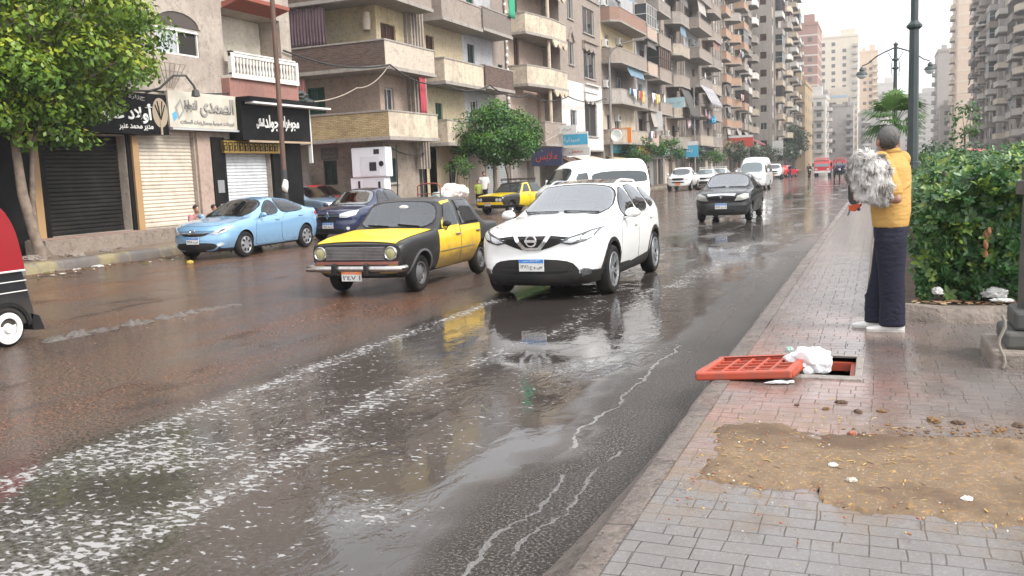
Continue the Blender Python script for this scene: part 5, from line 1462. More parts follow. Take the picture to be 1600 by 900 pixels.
def car(name, label, cat, S, loc, rz=0, group=None):
 root = thing(name, label, cat, loc, rz, group)
 me = car_body(S['st'], S.get('bf', .25), S.get('br', .2), S.get('nose'), S.get('tail'), S.get('step', .03), S.get('sm', 1.3))
 skin = Skin(me)
 wy = S['wy']
 arch = S.get('arch', S['wr'] + .045)
 body = cut_arches(me.copy(), wy, S['wr'] + .01, arch, S['wx'] - .22, [S['paint'], MT['under']])
 cab = S.get('cab')
 if cab:
  body = finish_body(cut_cabin(body, S['items'], cab[0], .55, cab[1]))
  interior(root, cab[0][0][0], cab[0][-1][0], cab[0][0][1] + .02)
 link('body', body, root)
 put_wheels(root, wy, S['wx'], S['wr'], S.get('ww', .2), S['rim'], S['style'], S['rimmat'], S.get('nsp', 5))
 for it in S['items']:
  nm, mat, poly, d, off = it[:5]
  opt = it[5] if len(it) > 5 else {}
  sides = [(poly, d)]
  if d == 'side': sides = [(poly, 'left'), (poly, 'right')]
  elif opt.get('m'): sides = [(poly, d), (mirror(poly), d)]
  for pl, dd in sides:
   pl = chaikin(pl, 2) if opt.get('round', True) else pl
   if cab and nm in ('window_frame', 'windscreen_seal'): continue
   if cab and nm in ('window', 'windscreen'):
    skin.ring(pl, dd, opt.get('rim', .022), off * .6, 'window_seal', opt.get('rimmat', MT['blackplastic']), root)
    pl = grow([tuple(p) for p in pl], .006); mat = S.get('scr', MT['clearglass']) if nm == 'windscreen' else MT['clearglass']
   if opt.get('gap'):
    skin.mk(grow(pl, opt['gap']), dd, off * .4, 'panel_gap', MT['gap'], root, opt.get('step', .07))
   o = skin.mk(pl, dd, off, nm, mat, root, opt.get('step', .05) * .65, opt.get('thick'))
   if opt.get('label'): o['label'] = opt['label']
   for h in opt.get('handles', []):
    l, n2 = skin.hit(h[0], h[1], dd)
    b = MB(); sg = 1 if dd == 'left' else -1
    b.box(-.012, .022, -.085, .085, -.014, .014)
    ho = b.build('handle', h[2], o, bevel=.008)
    ho.location = l + Vector((sg * .018, 0, 0))
 for mr in S.get('mirrors', []):
  (x, y, z), size, mat = mr
  for s in (1, -1):
   b = MB(); b.ball((0, 0, 0), (size[0], size[1], size[2]), 14, 10)
   b.box(-size[0] * 1.1 if s > 0 else size[0] * .2, -size[0] * .2 if s > 0 else size[0] * 1.1, -.02, .04, -size[2] * .75, -size[2] * .35, 1)
   o = b.build('mirror', [mat, MT['blackplastic']], root, 60)
   o.location = (s * x, y, z)
 return root, skin
def wipers(root, skin, pts):
 for (x0, z0), (x1, z1) in pts:
  b = MB()
  P = []
  for t in np.linspace(0, 1, 7):
   l, n = skin.hit(x0 + (x1 - x0) * t, z0 + (z1 - z0) * t, 'front')
   P.append(l + n * .022)
  b.tube(P, .009, 6)
  b.build('wiper', MT['blackplastic'], root)
P_white = paint('pearl_white_paint', (.80, .80, .79), .22, dirt_amt=.10)
P_roofblack = paint('black_glass_roof', (.02, .02, .022), .06, dirt_amt=.1)
P_taxiblack = paint('worn_black_paint', (.012, .012, .0125), .4, var=.2, dirt=(.06, .052, .048), dirt_amt=.45, coat=.15)
P_taxiyellow = paint('taxi_yellow_paint', (.84, .59, .012), .36, var=.1, dirt=(.30, .20, .05), dirt_amt=.35, coat=.4, low=(.2, .5))
P_taxidoor = paint('muddy_yellow_door_paint', (.80, .50, .015), .34, dirt=(.13, .085, .045), dirt_amt=.85, coat=.5, low=(.70, 1.05))
P_blue = paint('sky_blue_metallic', (.20, .37, .56), .24, metal=.2, dirt_amt=.12)
P_navy = paint('navy_blue_metallic', (.008, .016, .060), .24, metal=.1, dirt_amt=.15)
P_black = paint('black_car_paint', (.006, .0065, .008), .25, dirt=(.05, .045, .04), dirt_amt=.3, coat=.35)
P_greyblue = paint('grey_blue_paint', (.13, .19, .26), .3, dirt_amt=.3)
P_red = paint('red_paint', (.50, .02, .025), .3, dirt_amt=.25)
P_silver = paint('silver_paint', (.42, .43, .44), .3, metal=.4, dirt_amt=.2)
P_white2 = paint('plain_white_paint', (.74, .74, .73), .3, dirt_amt=.18)
# ---------------- white crossover in the middle of the street
SUV = dict(scr=MT['scr1'], cab=([(.80, .60), (.80, 1.0), (1.45, 1.44), (2.7, 1.43), (3.0, 1.2), (2.9, .60)], 1.5), paint=P_white, wy=(0, 2.646), wr=.345, wx=.80, ww=.22, rim=.245, style='spoke', rimmat=MT['alloy'], nsp=5, bf=.25, br=.22, arch=.40,
 nose=[(.2, .06), (.3, .0), (.5, .0), (.62, .02), (.72, .02), (.85, .0), (1.0, .0)],
 st=[(-.915, .25, .60, .72, .46, .70, .66, .60, .80, .83),
     (-.86, .22, .68, .80, .50, .80, .72, .70, .885, .915),
     (-.72, .20, .74, .87, .52, .865, .86, .74, .955, .995),
     (-.40, .20, .80, .895, .54, .885, .94, .74, 1.01, 1.055),
     (0, .20, .82, .905, .58, .885, .975, .73, 1.05, 1.10),
     (.50, .20, .83, .905, .60, .885, 1.0, .72, 1.085, 1.135),
     (1.30, .20, .84, .905, .62, .88, 1.02, .58, 1.50, 1.55),
     (1.9, .20, .84, .905, .62, .88, 1.05, .585, 1.545, 1.60),
     (2.65, .20, .84, .91, .64, .885, 1.09, .575, 1.52, 1.575),
     (3.08, .22, .82, .90, .66, .875, 1.13, .56, 1.46, 1.52),
     (3.38, .26, .78, .87, .66, .83, 1.10, .66, 1.16, 1.19),
     (3.46, .32, .70, .80, .64, .75, .95, .62, 1.0, 1.03)],
 items=[
  ('windscreen', MT['glasslight'], [(-.70, 1.115), (0, 1.145), (.70, 1.115), (.585, 1.46), (.3, 1.505), (0, 1.515), (-.3, 1.505), (-.585, 1.46)], 'front', .006, dict(step=.08)),
  ('roof_panel', P_roofblack, [(-.50, 1.36), (.50, 1.36), (.52, 1.9), (.50, 2.6), (-.50, 2.6), (-.52, 1.9)], 'top', .004, dict(step=.1)),
  ('bonnet', P_white, [(-.64, -.60), (0, -.74), (.64, -.60), (.74, -.2), (.74, .40), (0, .46), (-.74, .40), (-.74, -.2)], 'top', .006, dict(gap=.008, step=.1)),
  ('door', P_white, [(.46, .40), (.55, .28), (1.52, .28), (1.52, 1.03), (.62, 1.0), (.50, .85)], 'side', .006, dict(gap=.008, step=.09, handles=[(1.36, .90, P_white)])),
  ('door', P_white, [(1.545, .28), (2.22, .28), (2.42, .62), (2.56, .86), (2.62, 1.08), (1.545, 1.035)], 'side', .006, dict(gap=.008, step=.09, handles=[(2.40, .95, P_white)])),
  ('window_frame', MT['blackplastic'], [(.62, 1.02), (.98, 1.25), (1.36, 1.455), (1.9, 1.505), (2.5, 1.475), (2.9, 1.38), (3.05, 1.22), (2.7, 1.115), (1.5, 1.04)], 'side', .004, dict(step=.09)),
  ('window', MT['glass'], [(.80, 1.06), (1.02, 1.24), (1.38, 1.43), (1.62, 1.465), (1.60, 1.075)], 'side', .009, dict(step=.09)),
  ('window', MT['glass'], [(1.68, 1.078), (1.70, 1.468), (1.95, 1.475), (2.36, 1.455), (2.42, 1.11)], 'side', .009, dict(step=.09)),
  ('window', MT['glass'], [(2.50, 1.12), (2.46, 1.445), (2.84, 1.36), (2.98, 1.22), (2.7, 1.14)], 'side', .009, dict(step=.09)),
  ('sill_cladding', MT['blackplastic'], [(.38, .22), (2.27, .22), (2.26, .40), (.40, .33)], 'side', .016, dict(step=.1, round=False)),
  ('lower_bumper', MT['blackplastic'], [(-.85, .24), (-.4, .23), (.4, .23), (.85, .24), (.88, .40), (.76, .42), (.62, .36), (-.62, .36), (-.76, .42), (-.88, .40)], 'front', .022, dict(step=.06)),
  ('air_intake', MT['blackplastic'], [(-.50, .575), (.50, .575), (.66, .40), (.56, .33), (-.56, .33), (-.66, .40)], 'front', .012, dict(step=.07)),
  ('intake_bar', MT['under'], [(-.50, .44), (.50, .44), (.47, .405), (-.47, .405)], 'front', .026, dict(step=.07)),
  ('grille', MT['blackplastic'], [(-.52, .86), (-.3, .885), (.3, .885), (.52, .86), (.40, .79), (.26, .735), (.14, .70), (-.14, .70), (-.26, .735), (-.40, .79)], 'front', .007, dict(step=.05, round=False)),
  ('headlight', MT['lampdark'], [(.38, .80), (.52, .765), (.70, .80), (.80, .86), (.845, .97), (.76, .95), (.64, .905), (.50, .86)], 'front', .010, dict(m=1, step=.04, round=False)),
  ('headlight_lens', MT['lamp'], [(.43, .805), (.54, .79), (.62, .82), (.66, .88), (.55, .85)], 'front', .018, dict(m=1, step=.03, round=False)),
  ('headlight_lens', MT['lamp'], [(.65, .825), (.72, .83), (.78, .875), (.81, .935), (.75, .92), (.70, .89)], 'front', .018, dict(m=1, step=.03, round=False)),
  ('fog_lamp', MT['chrome'], ellipse(.70, .395, .075, .055), 'front', .018, dict(m=1, step=.05, round=False)),
  ('fog_lens', MT['lampdark'], ellipse(.70, .395, .055, .04), 'front', .024, dict(m=1, step=.05, round=False)),
 ],
 mirrors=[((.99, .78, 1.10), (.115, .075, .075), P_white)])
suv, sk = car('white_suv', 'white crossover car with black glass roof coming down the middle of the wet street', 'car', SUV, (-4.35, 12.22, 0), R(.6))
# chrome V and round badge
for s in (1, -1):
 sk.mk([(s * .285, .895), (s * .225, .895), (s * .085, .735), (0, .735), (0, .70), (s * .125, .70)], 'front', .02, 'chrome_trim', MT['chrome'], suv, .04)
b = MB()
l, n = sk.hit(0, .825, 'front')
b.lathe([(.078, 0), (.084, -.012), (.078, -.022), (.062, -.022), (.058, 0)], axis=1, n=32, close=True)
b.box(-.088, .088, -.026, -.004, -.018, .018)
o = b.build('badge', MT['chrome'], suv, 40); o.location = l + Vector((0, -.012, 0))
plate(sk, suv, .50, ar_plate('١٣٨٦', 'جوص'))
wipers(suv, sk, [((-.05, 1.13), (-.58, 1.13)), ((.55, 1.12), (.02, 1.14))])
for s in (1, -1):
 b = MB(); P = []
 for t in np.linspace(0, 1, 12):
  y = 1.45 + 1.5 * t
  l, n = sk.hit(s * .535, y, 'top'); P.append(l + Vector((0, 0, .045 * min(1, 6 * t, 6 * (1 - t)))))
 b.tube(P, .018, 8); b.build('roof_rail', MT['alloy'] if s < 0 else P_white, suv, 60)
for y in (0, 2.646):   # black wheel-arch cladding
 for s in (1, -1):
  pl = [(y + .455 * math.cos(a), .35 + .455 * math.sin(a)) for a in np.linspace(-.25, math.pi + .25, 22)]
  pl += [(y + .398 * math.cos(a), .35 + .398 * math.sin(a)) for a in np.linspace(math.pi + .25, -.25, 22)]
  sk.mk(pl, 'left' if s > 0 else 'right', .012, 'wheel_arch', MT['blackplastic'], suv, .06, .02)
# ---------------- old boxy taxi
TAXI = dict(scr=MT['scr2'], cab=([(.85, .5), (.85, .9), (1.15, 1.28), (2.15, 1.28), (2.35, 1.0), (2.35, .5)], 1.2), paint=P_taxiblack, wy=(0, 2.42), wr=.29, wx=.665, ww=.165, rim=.175, style='steel', rimmat=MT['greysteel'], bf=.05, br=.05, sm=.8, arch=.335,
 st=[(-.70, .33, .58, .74, .5, .745, .70, .70, .77, .79),
     (-.64, .28, .66, .78, .5, .78, .76, .72, .81, .83),
     (-.3, .25, .70, .795, .52, .785, .83, .72, .86, .875),
     (.45, .25, .72, .805, .55, .79, .885, .72, .915, .935),
     (.60, .25, .72, .805, .55, .79, .90, .70, .93, .95),
     (1.02, .25, .72, .805, .55, .79, .91, .625, 1.355, 1.375),
     (1.6, .25, .72, .805, .55, .79, .915, .635, 1.395, 1.415),
     (2.22, .25, .72, .805, .55, .79, .92, .625, 1.37, 1.39),
     (2.60, .25, .72, .805, .55, .785, .92, .67, .955, .975),
     (2.72, .25, .72, .80, .55, .78, .90, .68, .925, .94),
     (3.2, .28, .70, .79, .55, .775, .88, .68, .91, .925),
     (3.29, .34, .66, .76, .55, .75, .82, .66, .85, .86)],
 items=[
  ('windscreen_seal', MT['blackplastic'], [(-.71, .935), (0, .955), (.71, .935), (.60, 1.335), (0, 1.365), (-.60, 1.335)], 'front', .004, dict(step=.08)),
  ('windscreen', MT['glass'], [(-.68, .96), (0, .975), (.68, .96), (.575, 1.315), (0, 1.345), (-.575, 1.315)], 'front', .01, dict(step=.08)),
  ('bonnet', P_taxiyellow, [(-.66, -.64), (.66, -.64), (.69, -.3), (.70, .48), (-.70, .48), (-.69, -.3)], 'top', .014, dict(gap=.008, step=.1, round=False)),
  ('door', P_taxidoor, [(.56, .30), (1.42, .28), (1.42, .925), (1.0, .92), (.60, .90)], 'side', .008, dict(gap=.009, step=.08, round=False, handles=[(1.30, .80, MT['oldchrome'])])),
  ('door', P_taxidoor, [(1.44, .28), (2.03, .28), (2.16, .52), (2.26, .60), (2.30, .92), (1.44, .925)], 'side', .008, dict(gap=.009, step=.08, round=False, handles=[(2.16, .80, MT['oldchrome'])])),
  ('window_frame', P_taxidoor, [(.66, .90), (1.06, 1.335), (1.36, 1.36), (1.46, 1.36), (1.48, .925)], 'side', .010, dict(step=.08, round=False)),
  ('window_frame', P_taxiblack, [(1.47, .925), (1.49, 1.365), (2.05, 1.345), (2.40, .925)], 'side', .006, dict(step=.08, round=False)),
  ('window', MT['glass'], [(.80, .945), (1.10, 1.30), (1.38, 1.325), (1.39, .95)], 'side', .012, dict(step=.08, round=False, rim=.045, rimmat=P_taxiyellow)),
  ('window', MT['glass'], [(1.53, .95), (1.53, 1.33), (2.03, 1.315), (2.26, .95)], 'side', .014, dict(step=.08, round=False)),
  ('side_trim', MT['oldchrome'], [(.60, .555), (2.02, .55), (2.02, .565), (.60, .57)], 'side', .014, dict(step=.1, round=False)),
  ('grille', MT['greysteel'], [(-.50, .755), (.50, .755), (.50, .555), (-.50, .555)], 'front', .012, dict(step=.07, round=False)),
  ('front_valance', paint('faded_red_valance', (.26, .06, .045), .5, dirt_amt=.6), [(-.70, .535), (.70, .535), (.70, .49), (-.70, .49)], 'front', .014, dict(step=.08, round=False)),
  ('front_panel', P_taxidoor, [(-.56, .49), (-.70, .49), (-.66, .36), (-.40, .36)], 'front', .010, dict(step=.08, round=False, m=1)),
 ],
 mirrors=[])
taxi, tk = car('old_taxi', 'battered old yellow and black saloon taxi beside the white crossover', 'taxi', TAXI, (-7.25, 12.17, 0), R(1.6))
for i in range(9):
 z = .57 + .0215 * i
 b = MB(); b.box(-.495, .495, -.006, .012, z - .004, z + .004)
 l, n = tk.hit(0, z, 'front')
 o = b.build('grille_bar', MT['oldchrome'], taxi); o.location = (0, l.y - .016, 0)
for s in (1, -1):
 l, n = tk.hit(s * .60, .655, 'front')
 b = MB(); b.lathe([(.104, .03), (.106, -.025), (.095, -.036), (.086, -.022)], axis=1, n=28)
 o = b.build('headlight', MT['oldchrome'], taxi, 40); o.location = l
 b = MB(); b.lathe([(.086, -.015), (.07, -.026), (.04, -.033), (0, -.036)], axis=1, n=24)
 k = glassmat('yellowed_headlamp_%s' % ('a' if s > 0 else 'b'), (.34, .32, .15), .1)
 b.build('lens', k, o, 60)
b = MB()
b.tube([(-.80, -.62, .435), (-.79, -.76, .435), (-.6, -.80, .435), (0, -.815, .435), (.6, -.80, .435), (.79, -.76, .435), (.80, -.62, .435)], .048, 10)
bo = b.build('bumper', MT['oldchrome'], taxi, 60)
for s in (1, -1):
 b = MB(); b.prism([(-.90, .34), (-.85, .34), (-.80, .40), (-.80, .50), (-.86, .53), (-.90, .50)], 0, s * .27 - .035, s * .27 + .035)
 b.build('overrider', MT['blackplastic'], bo, bevel=.012)
b = MB(); b.tube([(-.76, 3.30, .45), (0, 3.40, .45), (.76, 3.30, .45)], .05, 10); b.build('rear_bumper', MT['oldchrome'], taxi, 60)
plate(tk, taxi, .335, ar_plate('٢٤٧', 'ا'), 'plateorange', .34, .16, off=.13)
wipers(taxi, tk, [((-.1, .96), (-.5, .985)), ((.45, .955), (.05, .99))])
for y in (0,):
 for s in (1, -1):
  pl = [(y + .365 * math.cos(a), .30 + .365 * math.sin(a)) for a in np.linspace(-.1, math.pi + .1, 20)]
  pl += [(y + .333 * math.cos(a), .30 + .333 * math.sin(a)) for a in np.linspace(math.pi + .1, -.1, 20)]
  tk.mk(pl, 'left' if s > 0 else 'right', .014, 'wheel_arch', MT['greysteel'], taxi, .06, .02)
b = MB(); b.ball((0, 0, 0), (.09, .02, .035), 12, 6); o = b.build('inner_mirror', MT['plate'], taxi, 60); l, n = tk.hit(.03, 1.27, 'front'); o.location = l + Vector((0, -.012, 0))
b = MB(); b.ball((0, 0, 0), (.07, .05, .05), 12, 8); b.tube([(0, .02, -.05), (-.06, .05, -.12)], .01, 6); o = b.build('mirror', MT['blackplastic'], taxi, 60); o.location = (.83, .83, .99)
# ---------------- light blue saloon parked by the left kerb
BLUE = dict(cab=([(.75, .5), (.75, .9), (1.3, 1.29), (2.2, 1.27), (2.7, 1.05), (2.7, .5)], 1.3), paint=P_blue, wy=(0, 2.70), wr=.315, wx=.775, ww=.205, rim=.205, style='cover', rimmat=MT['alloy'], nsp=7, bf=.36, br=.3, arch=.355,
 nose=[(.18, .07), (.3, .0), (.5, .0), (.62, .03), (.8, .0)],
 st=[(-.88, .22, .56, .70, .42, .68, .60, .58, .68, .70),
     (-.80, .19, .66, .80, .46, .80, .70, .68, .77, .80),
     (-.55, .18, .74, .865, .50, .85, .83, .70, .855, .89),
     (0, .18, .80, .885, .54, .86, .90, .70, .925, .965),
     (.32, .18, .80, .885, .56, .865, .93, .70, .955, 1.0),
     (1.20, .18, .81, .885, .57, .87, .96, .56, 1.345, 1.39),
     (1.65, .18, .81, .885, .58, .87, .98, .565, 1.395, 1.445),
     (2.35, .18, .81, .885, .60, .875, 1.02, .55, 1.335, 1.385),
     (3.12, .20, .80, .88, .62, .86, 1.05, .64, 1.10, 1.13),
     (3.50, .24, .76, .85, .64, .82, 1.04, .66, 1.085, 1.105),
     (3.62, .32, .68, .78, .64, .74, .94, .60, .98, 1.0)],
 items=[
  ('windscreen', glassmat('windscreen_tint', (.055, .06, .06), .02, .8), [(-.68, .985), (0, 1.02), (.68, .985), (.545, 1.33), (0, 1.385), (-.545, 1.33)], 'front', .006, dict(step=.08)),
  ('bonnet', P_blue, [(-.55, -.66), (0, -.78), (.55, -.66), (.71, -.2), (.70, .24), (0, .33), (-.70, .24), (-.71, -.2)], 'top', .005, dict(gap=.007, step=.1)),
  ('door', P_blue, [(.44, .36), (.50, .26), (1.50, .26), (1.52, .98), (.60, .93), (.45, .80)], 'side', .005, dict(gap=.007, step=.09, handles=[(1.36, .85, P_blue)])),
  ('door', P_blue, [(1.545, .26), (2.24, .26), (2.42, .60), (2.58, .80), (2.64, 1.02), (1.545, .985)], 'side', .005, dict(gap=.007, step=.09, handles=[(2.44, .90, P_blue)])),
  ('window_frame', MT['blackplastic'], [(.70, .955), (.98, 1.18), (1.25, 1.335), (1.65, 1.375), (2.2, 1.325), (2.66, 1.18), (2.82, 1.06), (2.4, 1.015)], 'side', .003, dict(step=.09)),
  ('window', MT['glass'], [(.80, .985), (1.0, 1.15), (1.27, 1.305), (1.54, 1.345), (1.53, 1.01)], 'side', .008, dict(step=.08)),
  ('window', MT['glass'], [(1.60, 1.012), (1.60, 1.345), (1.75, 1.345), (2.2, 1.295), (2.58, 1.18), (2.68, 1.08), (2.4, 1.04)], 'side', .008, dict(step=.08)),
  ('grille', MT['blackplastic'], [(-.42, .655), (0, .64), (.42, .655), (.30, .58), (0, .565), (-.30, .58)], 'front', .012, dict(step=.05)),
  ('grille_bar', MT['chrome'], [(-.44, .665), (0, .65), (.44, .665), (.42, .645), (0, .63), (-.42, .645)], 'front', .014, dict(step=.06, round=False)),
  ('air_intake', MT['blackplastic'], [(-.50, .42), (.50, .42), (.60, .33), (.44, .24), (-.44, .24), (-.60, .33)], 'front', .014, dict(step=.07)),
  ('headlight', MT['lamp'], [(.44, .63), (.58, .60), (.74, .67), (.82, .80), (.72, .785), (.58, .715)], 'front', .012, dict(m=1, step=.04, round=False)),
  ('headlight_bowl', MT['lampdark'], [(.58, .64), (.70, .69), (.76, .76), (.66, .73)], 'front', .013, dict(m=1, step=.04)),
  ('fog_lamp', MT['lamp'], [(.56, .38), (.68, .42), (.72, .38), (.60, .31)], 'front', .01, dict(m=1, step=.05)),
  ('tail_lamp', MT['redlamp'], [(3.12, .92), (3.34, 1.02), (3.56, .98), (3.52, .84), (3.34, .84)], 'side', .01, dict(step=.06)),
 ],
 mirrors=[((.95, .66, 1.0), (.10, .065, .06), P_blue)])
blue, bk = car('blue_sedan', 'sky blue rounded saloon parked at the left kerb in front of the white shutter', 'car', BLUE, (-15.22, 17.86, .0), R(2.4))
plate(bk, blue, .475, ar_plate('٩٢٤٥', 'رس'), off=.02)
wipers(blue, bk, [((-.05, 1.01), (-.55, 1.0)), ((.55, 1.0), (.05, 1.02))])
l, n = bk.hit(0, .70, 'front')
b = MB(); b.lathe([(.05, 0), (.055, -.006), (.045, -.01), (.04, 0)], axis=1, n=24, close=True); b.obox((-.018, -.005, 0), (.012, .01, .06)); b.obox((.018, -.005, 0), (.012, .01, .06)); b.obox((0, -.005, 0), (.04, .01, .01))
o = b.build('badge', MT['chrome'], blue, 40); o.location = l + Vector((0, -.012, .0)); o.scale = (1.5, 1, .8)
b = MB(); b.tube([(0, 0, 0), (0, .12, .09)], .006, 6); o = b.build('aerial', MT['blackplastic'], blue); l, n = bk.hit(0, 2.25, 'top'); o.location = l
# ---------------- saloon body shared by the dark cars
def sedan_spec(pmat, front, wx=.735, glass=None, mirror_mat=None):
 g = glass or MT['glass']
 return dict(scr=MT['scr1'], cab=([(.85, .5), (.85, .95), (1.2, 1.37), (2.2, 1.36), (2.55, 1.1), (2.5, .5)], 1.25), paint=pmat, wy=(0, 2.63), wr=.30, wx=wx, ww=.19, rim=.19, style='cover', rimmat=MT['alloy'], nsp=6, bf=.24, br=.2, arch=.335,
     nose=[(.2, .06), (.32, .0), (.52, .0), (.6, .03), (.8, .0)],
     st=[(-.80, .24, .58, .70, .45, .68, .62, .60, .74, .76),
         (-.74, .21, .66, .80, .48, .79, .74, .68, .83, .86),
         (-.5, .20, .74, .86, .52, .85, .86, .72, .915, .945),
         (0, .20, .80, .872, .55, .86, .94, .72, .985, 1.015),
         (.50, .20, .80, .872, .57, .86, .97, .71, 1.01, 1.045),
         (1.12, .20, .80, .872, .58, .86, .99, .585, 1.43, 1.465),
         (1.65, .20, .80, .872, .58, .86, 1.0, .59, 1.48, 1.525),
         (2.30, .20, .80, .872, .58, .86, 1.02, .58, 1.43, 1.47),
         (2.84, .20, .80, .87, .60, .85, 1.03, .66, 1.07, 1.095),
         (3.35, .24, .76, .84, .62, .81, 1.0, .66, 1.04, 1.06),
         (3.45, .32, .70, .78, .62, .76, .92, .62, .96, .98)],
     items=[
      ('windscreen', g, [(-.68, 1.03), (0, 1.06), (.68, 1.03), (.565, 1.41), (0, 1.455), (-.565, 1.41)], 'front', .008, dict(step=.08)),
      ('bonnet', pmat, [(-.60, -.62), (0, -.70), (.60, -.62), (.71, -.2), (.71, .42), (0, .49), (-.71, .42), (-.71, -.2)], 'top', .006, dict(gap=.008, step=.1)),
      ('door', pmat, [(.42, .36), (.50, .28), (1.48, .28), (1.50, 1.0), (.64, .96), (.46, .85)], 'side', .006, dict(gap=.008, step=.1, handles=[(1.36, .86, MT['blackplastic'])])),
      ('door', pmat, [(1.52, .28), (2.18, .28), (2.34, .56), (2.46, .72), (2.52, 1.03), (1.52, 1.005)], 'side', .006, dict(gap=.008, step=.1, handles=[(2.36, .90, MT['blackplastic'])])),
      ('window', MT['glass'], [(.80, 1.0), (1.18, 1.39), (1.48, 1.425), (1.48, 1.02)], 'side', .008, dict(step=.08)),
      ('window', MT['glass'], [(1.56, 1.02), (1.56, 1.43), (2.1, 1.41), (2.40, 1.22), (2.46, 1.05)], 'side', .008, dict(step=.08)),
      ('tail_lamp', MT['redlamp'], [(3.20, .78), (3.18, 1.0), (3.42, .96), (3.42, .76)], 'side', .01, dict(step=.06)),
     ] + front,
     mirrors=[((.96, .70, 1.04), (.10, .065, .07), mirror_mat or pmat)])
F_black = [
  ('headlight', glassmat('dull_headlamp', (.30, .30, .27), .15), [(.40, .66), (.62, .67), (.80, .73), (.79, .86), (.66, .87), (.48, .80)], 'front', .012, dict(m=1, step=.05, round=False)),
  ('grille', MT['blackplastic'], [(-.40, .80), (.40, .80), (.32, .68), (-.32, .68)], 'front', .010, dict(step=.06)),
  ('chrome_trim', MT['chrome'], [(-.44, .865), (0, .875), (.44, .865), (.40, .80), (0, .825), (-.40, .80)], 'front', .016, dict(step=.05, round=False)),
  ('air_intake', MT['under'], [(-.45, .42), (.45, .42), (.40, .27), (-.40, .27)], 'front', .010, dict(step=.06)),
]
black, ck = car('black_sedan', 'black saloon with pale headlights driving alone behind the white crossover', 'car', sedan_spec(P_black, F_black, glass=MT['glasslight'], mirror_mat=MT['blackplastic']), (-4.5, 28.98, 0), R(0))
plate(ck, black, .50, ar_plate('٥١٧', 'ند'), off=.025)
wipers(black, ck, [((-.05, 1.06), (-.55, 1.04)), ((.55, 1.04), (.05, 1.06))])
l, n = ck.hit(0, .80, 'front')
b = MB(); b.prism([(0, .075), (.045, 0), (0, -.075), (-.045, 0)], 1, -.02, 0); o = b.build('badge', MT['chrome'], black); o.location = l + Vector((0, -.012, 0))
F_navy = [
  ('headlight', MT['lamp'], [(.36, .70), (.58, .69), (.78, .76), (.80, .89), (.62, .87), (.38, .80)], 'front', .012, dict(m=1, step=.05, round=False)),
  ('grille', MT['blackplastic'], [(-.36, .80), (.36, .80), (.26, .60), (-.26, .60)], 'front', .010, dict(step=.06, round=False)),
  ('grille_bar', MT['chrome'], [(-.36, .765), (.36, .765), (.36, .735), (-.36, .735)], 'front', .018, dict(step=.06, round=False)),
  ('air_intake', MT['under'], [(-.45, .40), (.45, .40), (.52, .27), (-.52, .27)], 'front', .010, dict(step=.06)),
  ('fog_lamp', MT['lamp'], ellipse(.60, .38, .05, .045), 'front', .012, dict(m=1, step=.05, round=False)),
]
navy, nk = car('navy_sedan', 'dark navy saloon with chrome diamond badge parked behind the sky blue saloon', 'car', sedan_spec(P_navy, F_navy, glass=MT['glasslight']), (-15.0, 23.2, 0), R(2.5))
plate(nk, navy, .47, ar_plate('٦٤١', 'طد'), off=.025)
l, n = nk.hit(0, .75, 'front')
b = MB(); b.prism([(0, .115), (.06, 0), (0, -.115), (-.06, 0), (-.035, 0), (0, -.06), (.035, 0), (0, .06), (-.035, 0), (-.06, 0)], 1, -.03, 0)
o = b.build('badge', MT['chrome'], navy); o.location = l + Vector((0, -.012, 0))
F_plain = [
  ('headlight', MT['lamp'], [(.42, .66), (.62, .67), (.80, .73), (.79, .84), (.60, .85), (.44, .80)], 'front', .012, dict(m=1, step=.06)),
  ('grille', MT['blackplastic'], [(-.38, .80), (.38, .80), (.34, .68), (-.34, .68)], 'front', .010, dict(step=.08)),
  ('air_intake', MT['under'], [(-.45, .40), (.45, .40), (.50, .27), (-.50, .27)], 'front', .010, dict(step=.08)),
  ('number_plate', MT['plate'], [(-.18, .58), (.18, .58), (.18, .44), (-.18, .44)], 'front', .02, dict(step=.1, round=False)),
]
grey, gk = car('grey_blue_sedan', 'grey blue older saloon standing in the alley beside the black shop, nose to the street', 'car', sedan_spec(P_greyblue, F_plain, mirror_mat=MT['blackplastic']), (-20.3, 30.6, .12), R(80))
redc, rk = car('red_hatchback', 'red car standing in the alley, only its roof showing over the navy saloon', 'car', sedan_spec(P_red, F_plain), (-21.2, 33.1, .14), R(84))
# ---------------- boxy taxi with roof rack further up the street
T2 = dict(TAXI); T2['cab'] = None; T2['paint'] = paint('taxi_black_paint', (.018, .018, .019), .34, dirt_amt=.3)
P_ty2 = paint('clean_taxi_yellow', (.88, .62, .01), .32, dirt_amt=.08)
T2['items'] = [it for it in TAXI['items'] if it[0] in ('windscreen_seal', 'windscreen', 'window', 'bonnet', 'door', 'window_frame')]
T2['items'] = [(it[0], P_ty2 if it[1] in (P_taxidoor, P_taxiyellow) else it[1]) + tuple(it[2:]) for it in T2['items']]
T2['items'] += [
  ('front_panel', P_ty2, [(-.74, .56), (.74, .56), (.74, .44), (-.74, .44)], 'front', .012, dict(step=.08, round=False)),
  ('grille', MT['blackplastic'], [(-.36, .73), (.36, .73), (.36, .58), (-.36, .58)], 'front', .014, dict(step=.08, round=False)),
  ('headlight', MT['lamp'], ellipse(.46, .655, .075, .075, 14), 'front', .02, dict(m=1, step=.06, round=False)),
  ('headlight', MT['lamp'], ellipse(.63, .655, .075, .075, 14), 'front', .02, dict(m=1, step=.06, round=False)),
  ('bumper', MT['blackplastic'], [(-.76, .43), (.76, .43), (.76, .33), (-.76, .33)], 'front', .06, dict(step=.08, round=False, thick=.08)),
  ('front_wing', P_ty2, [(-.6, .80), (.5, .80), (.5, .62), (.36, .62), (.25, .70), (-.6, .72)], 'top', .0, dict(step=.3))][:5]
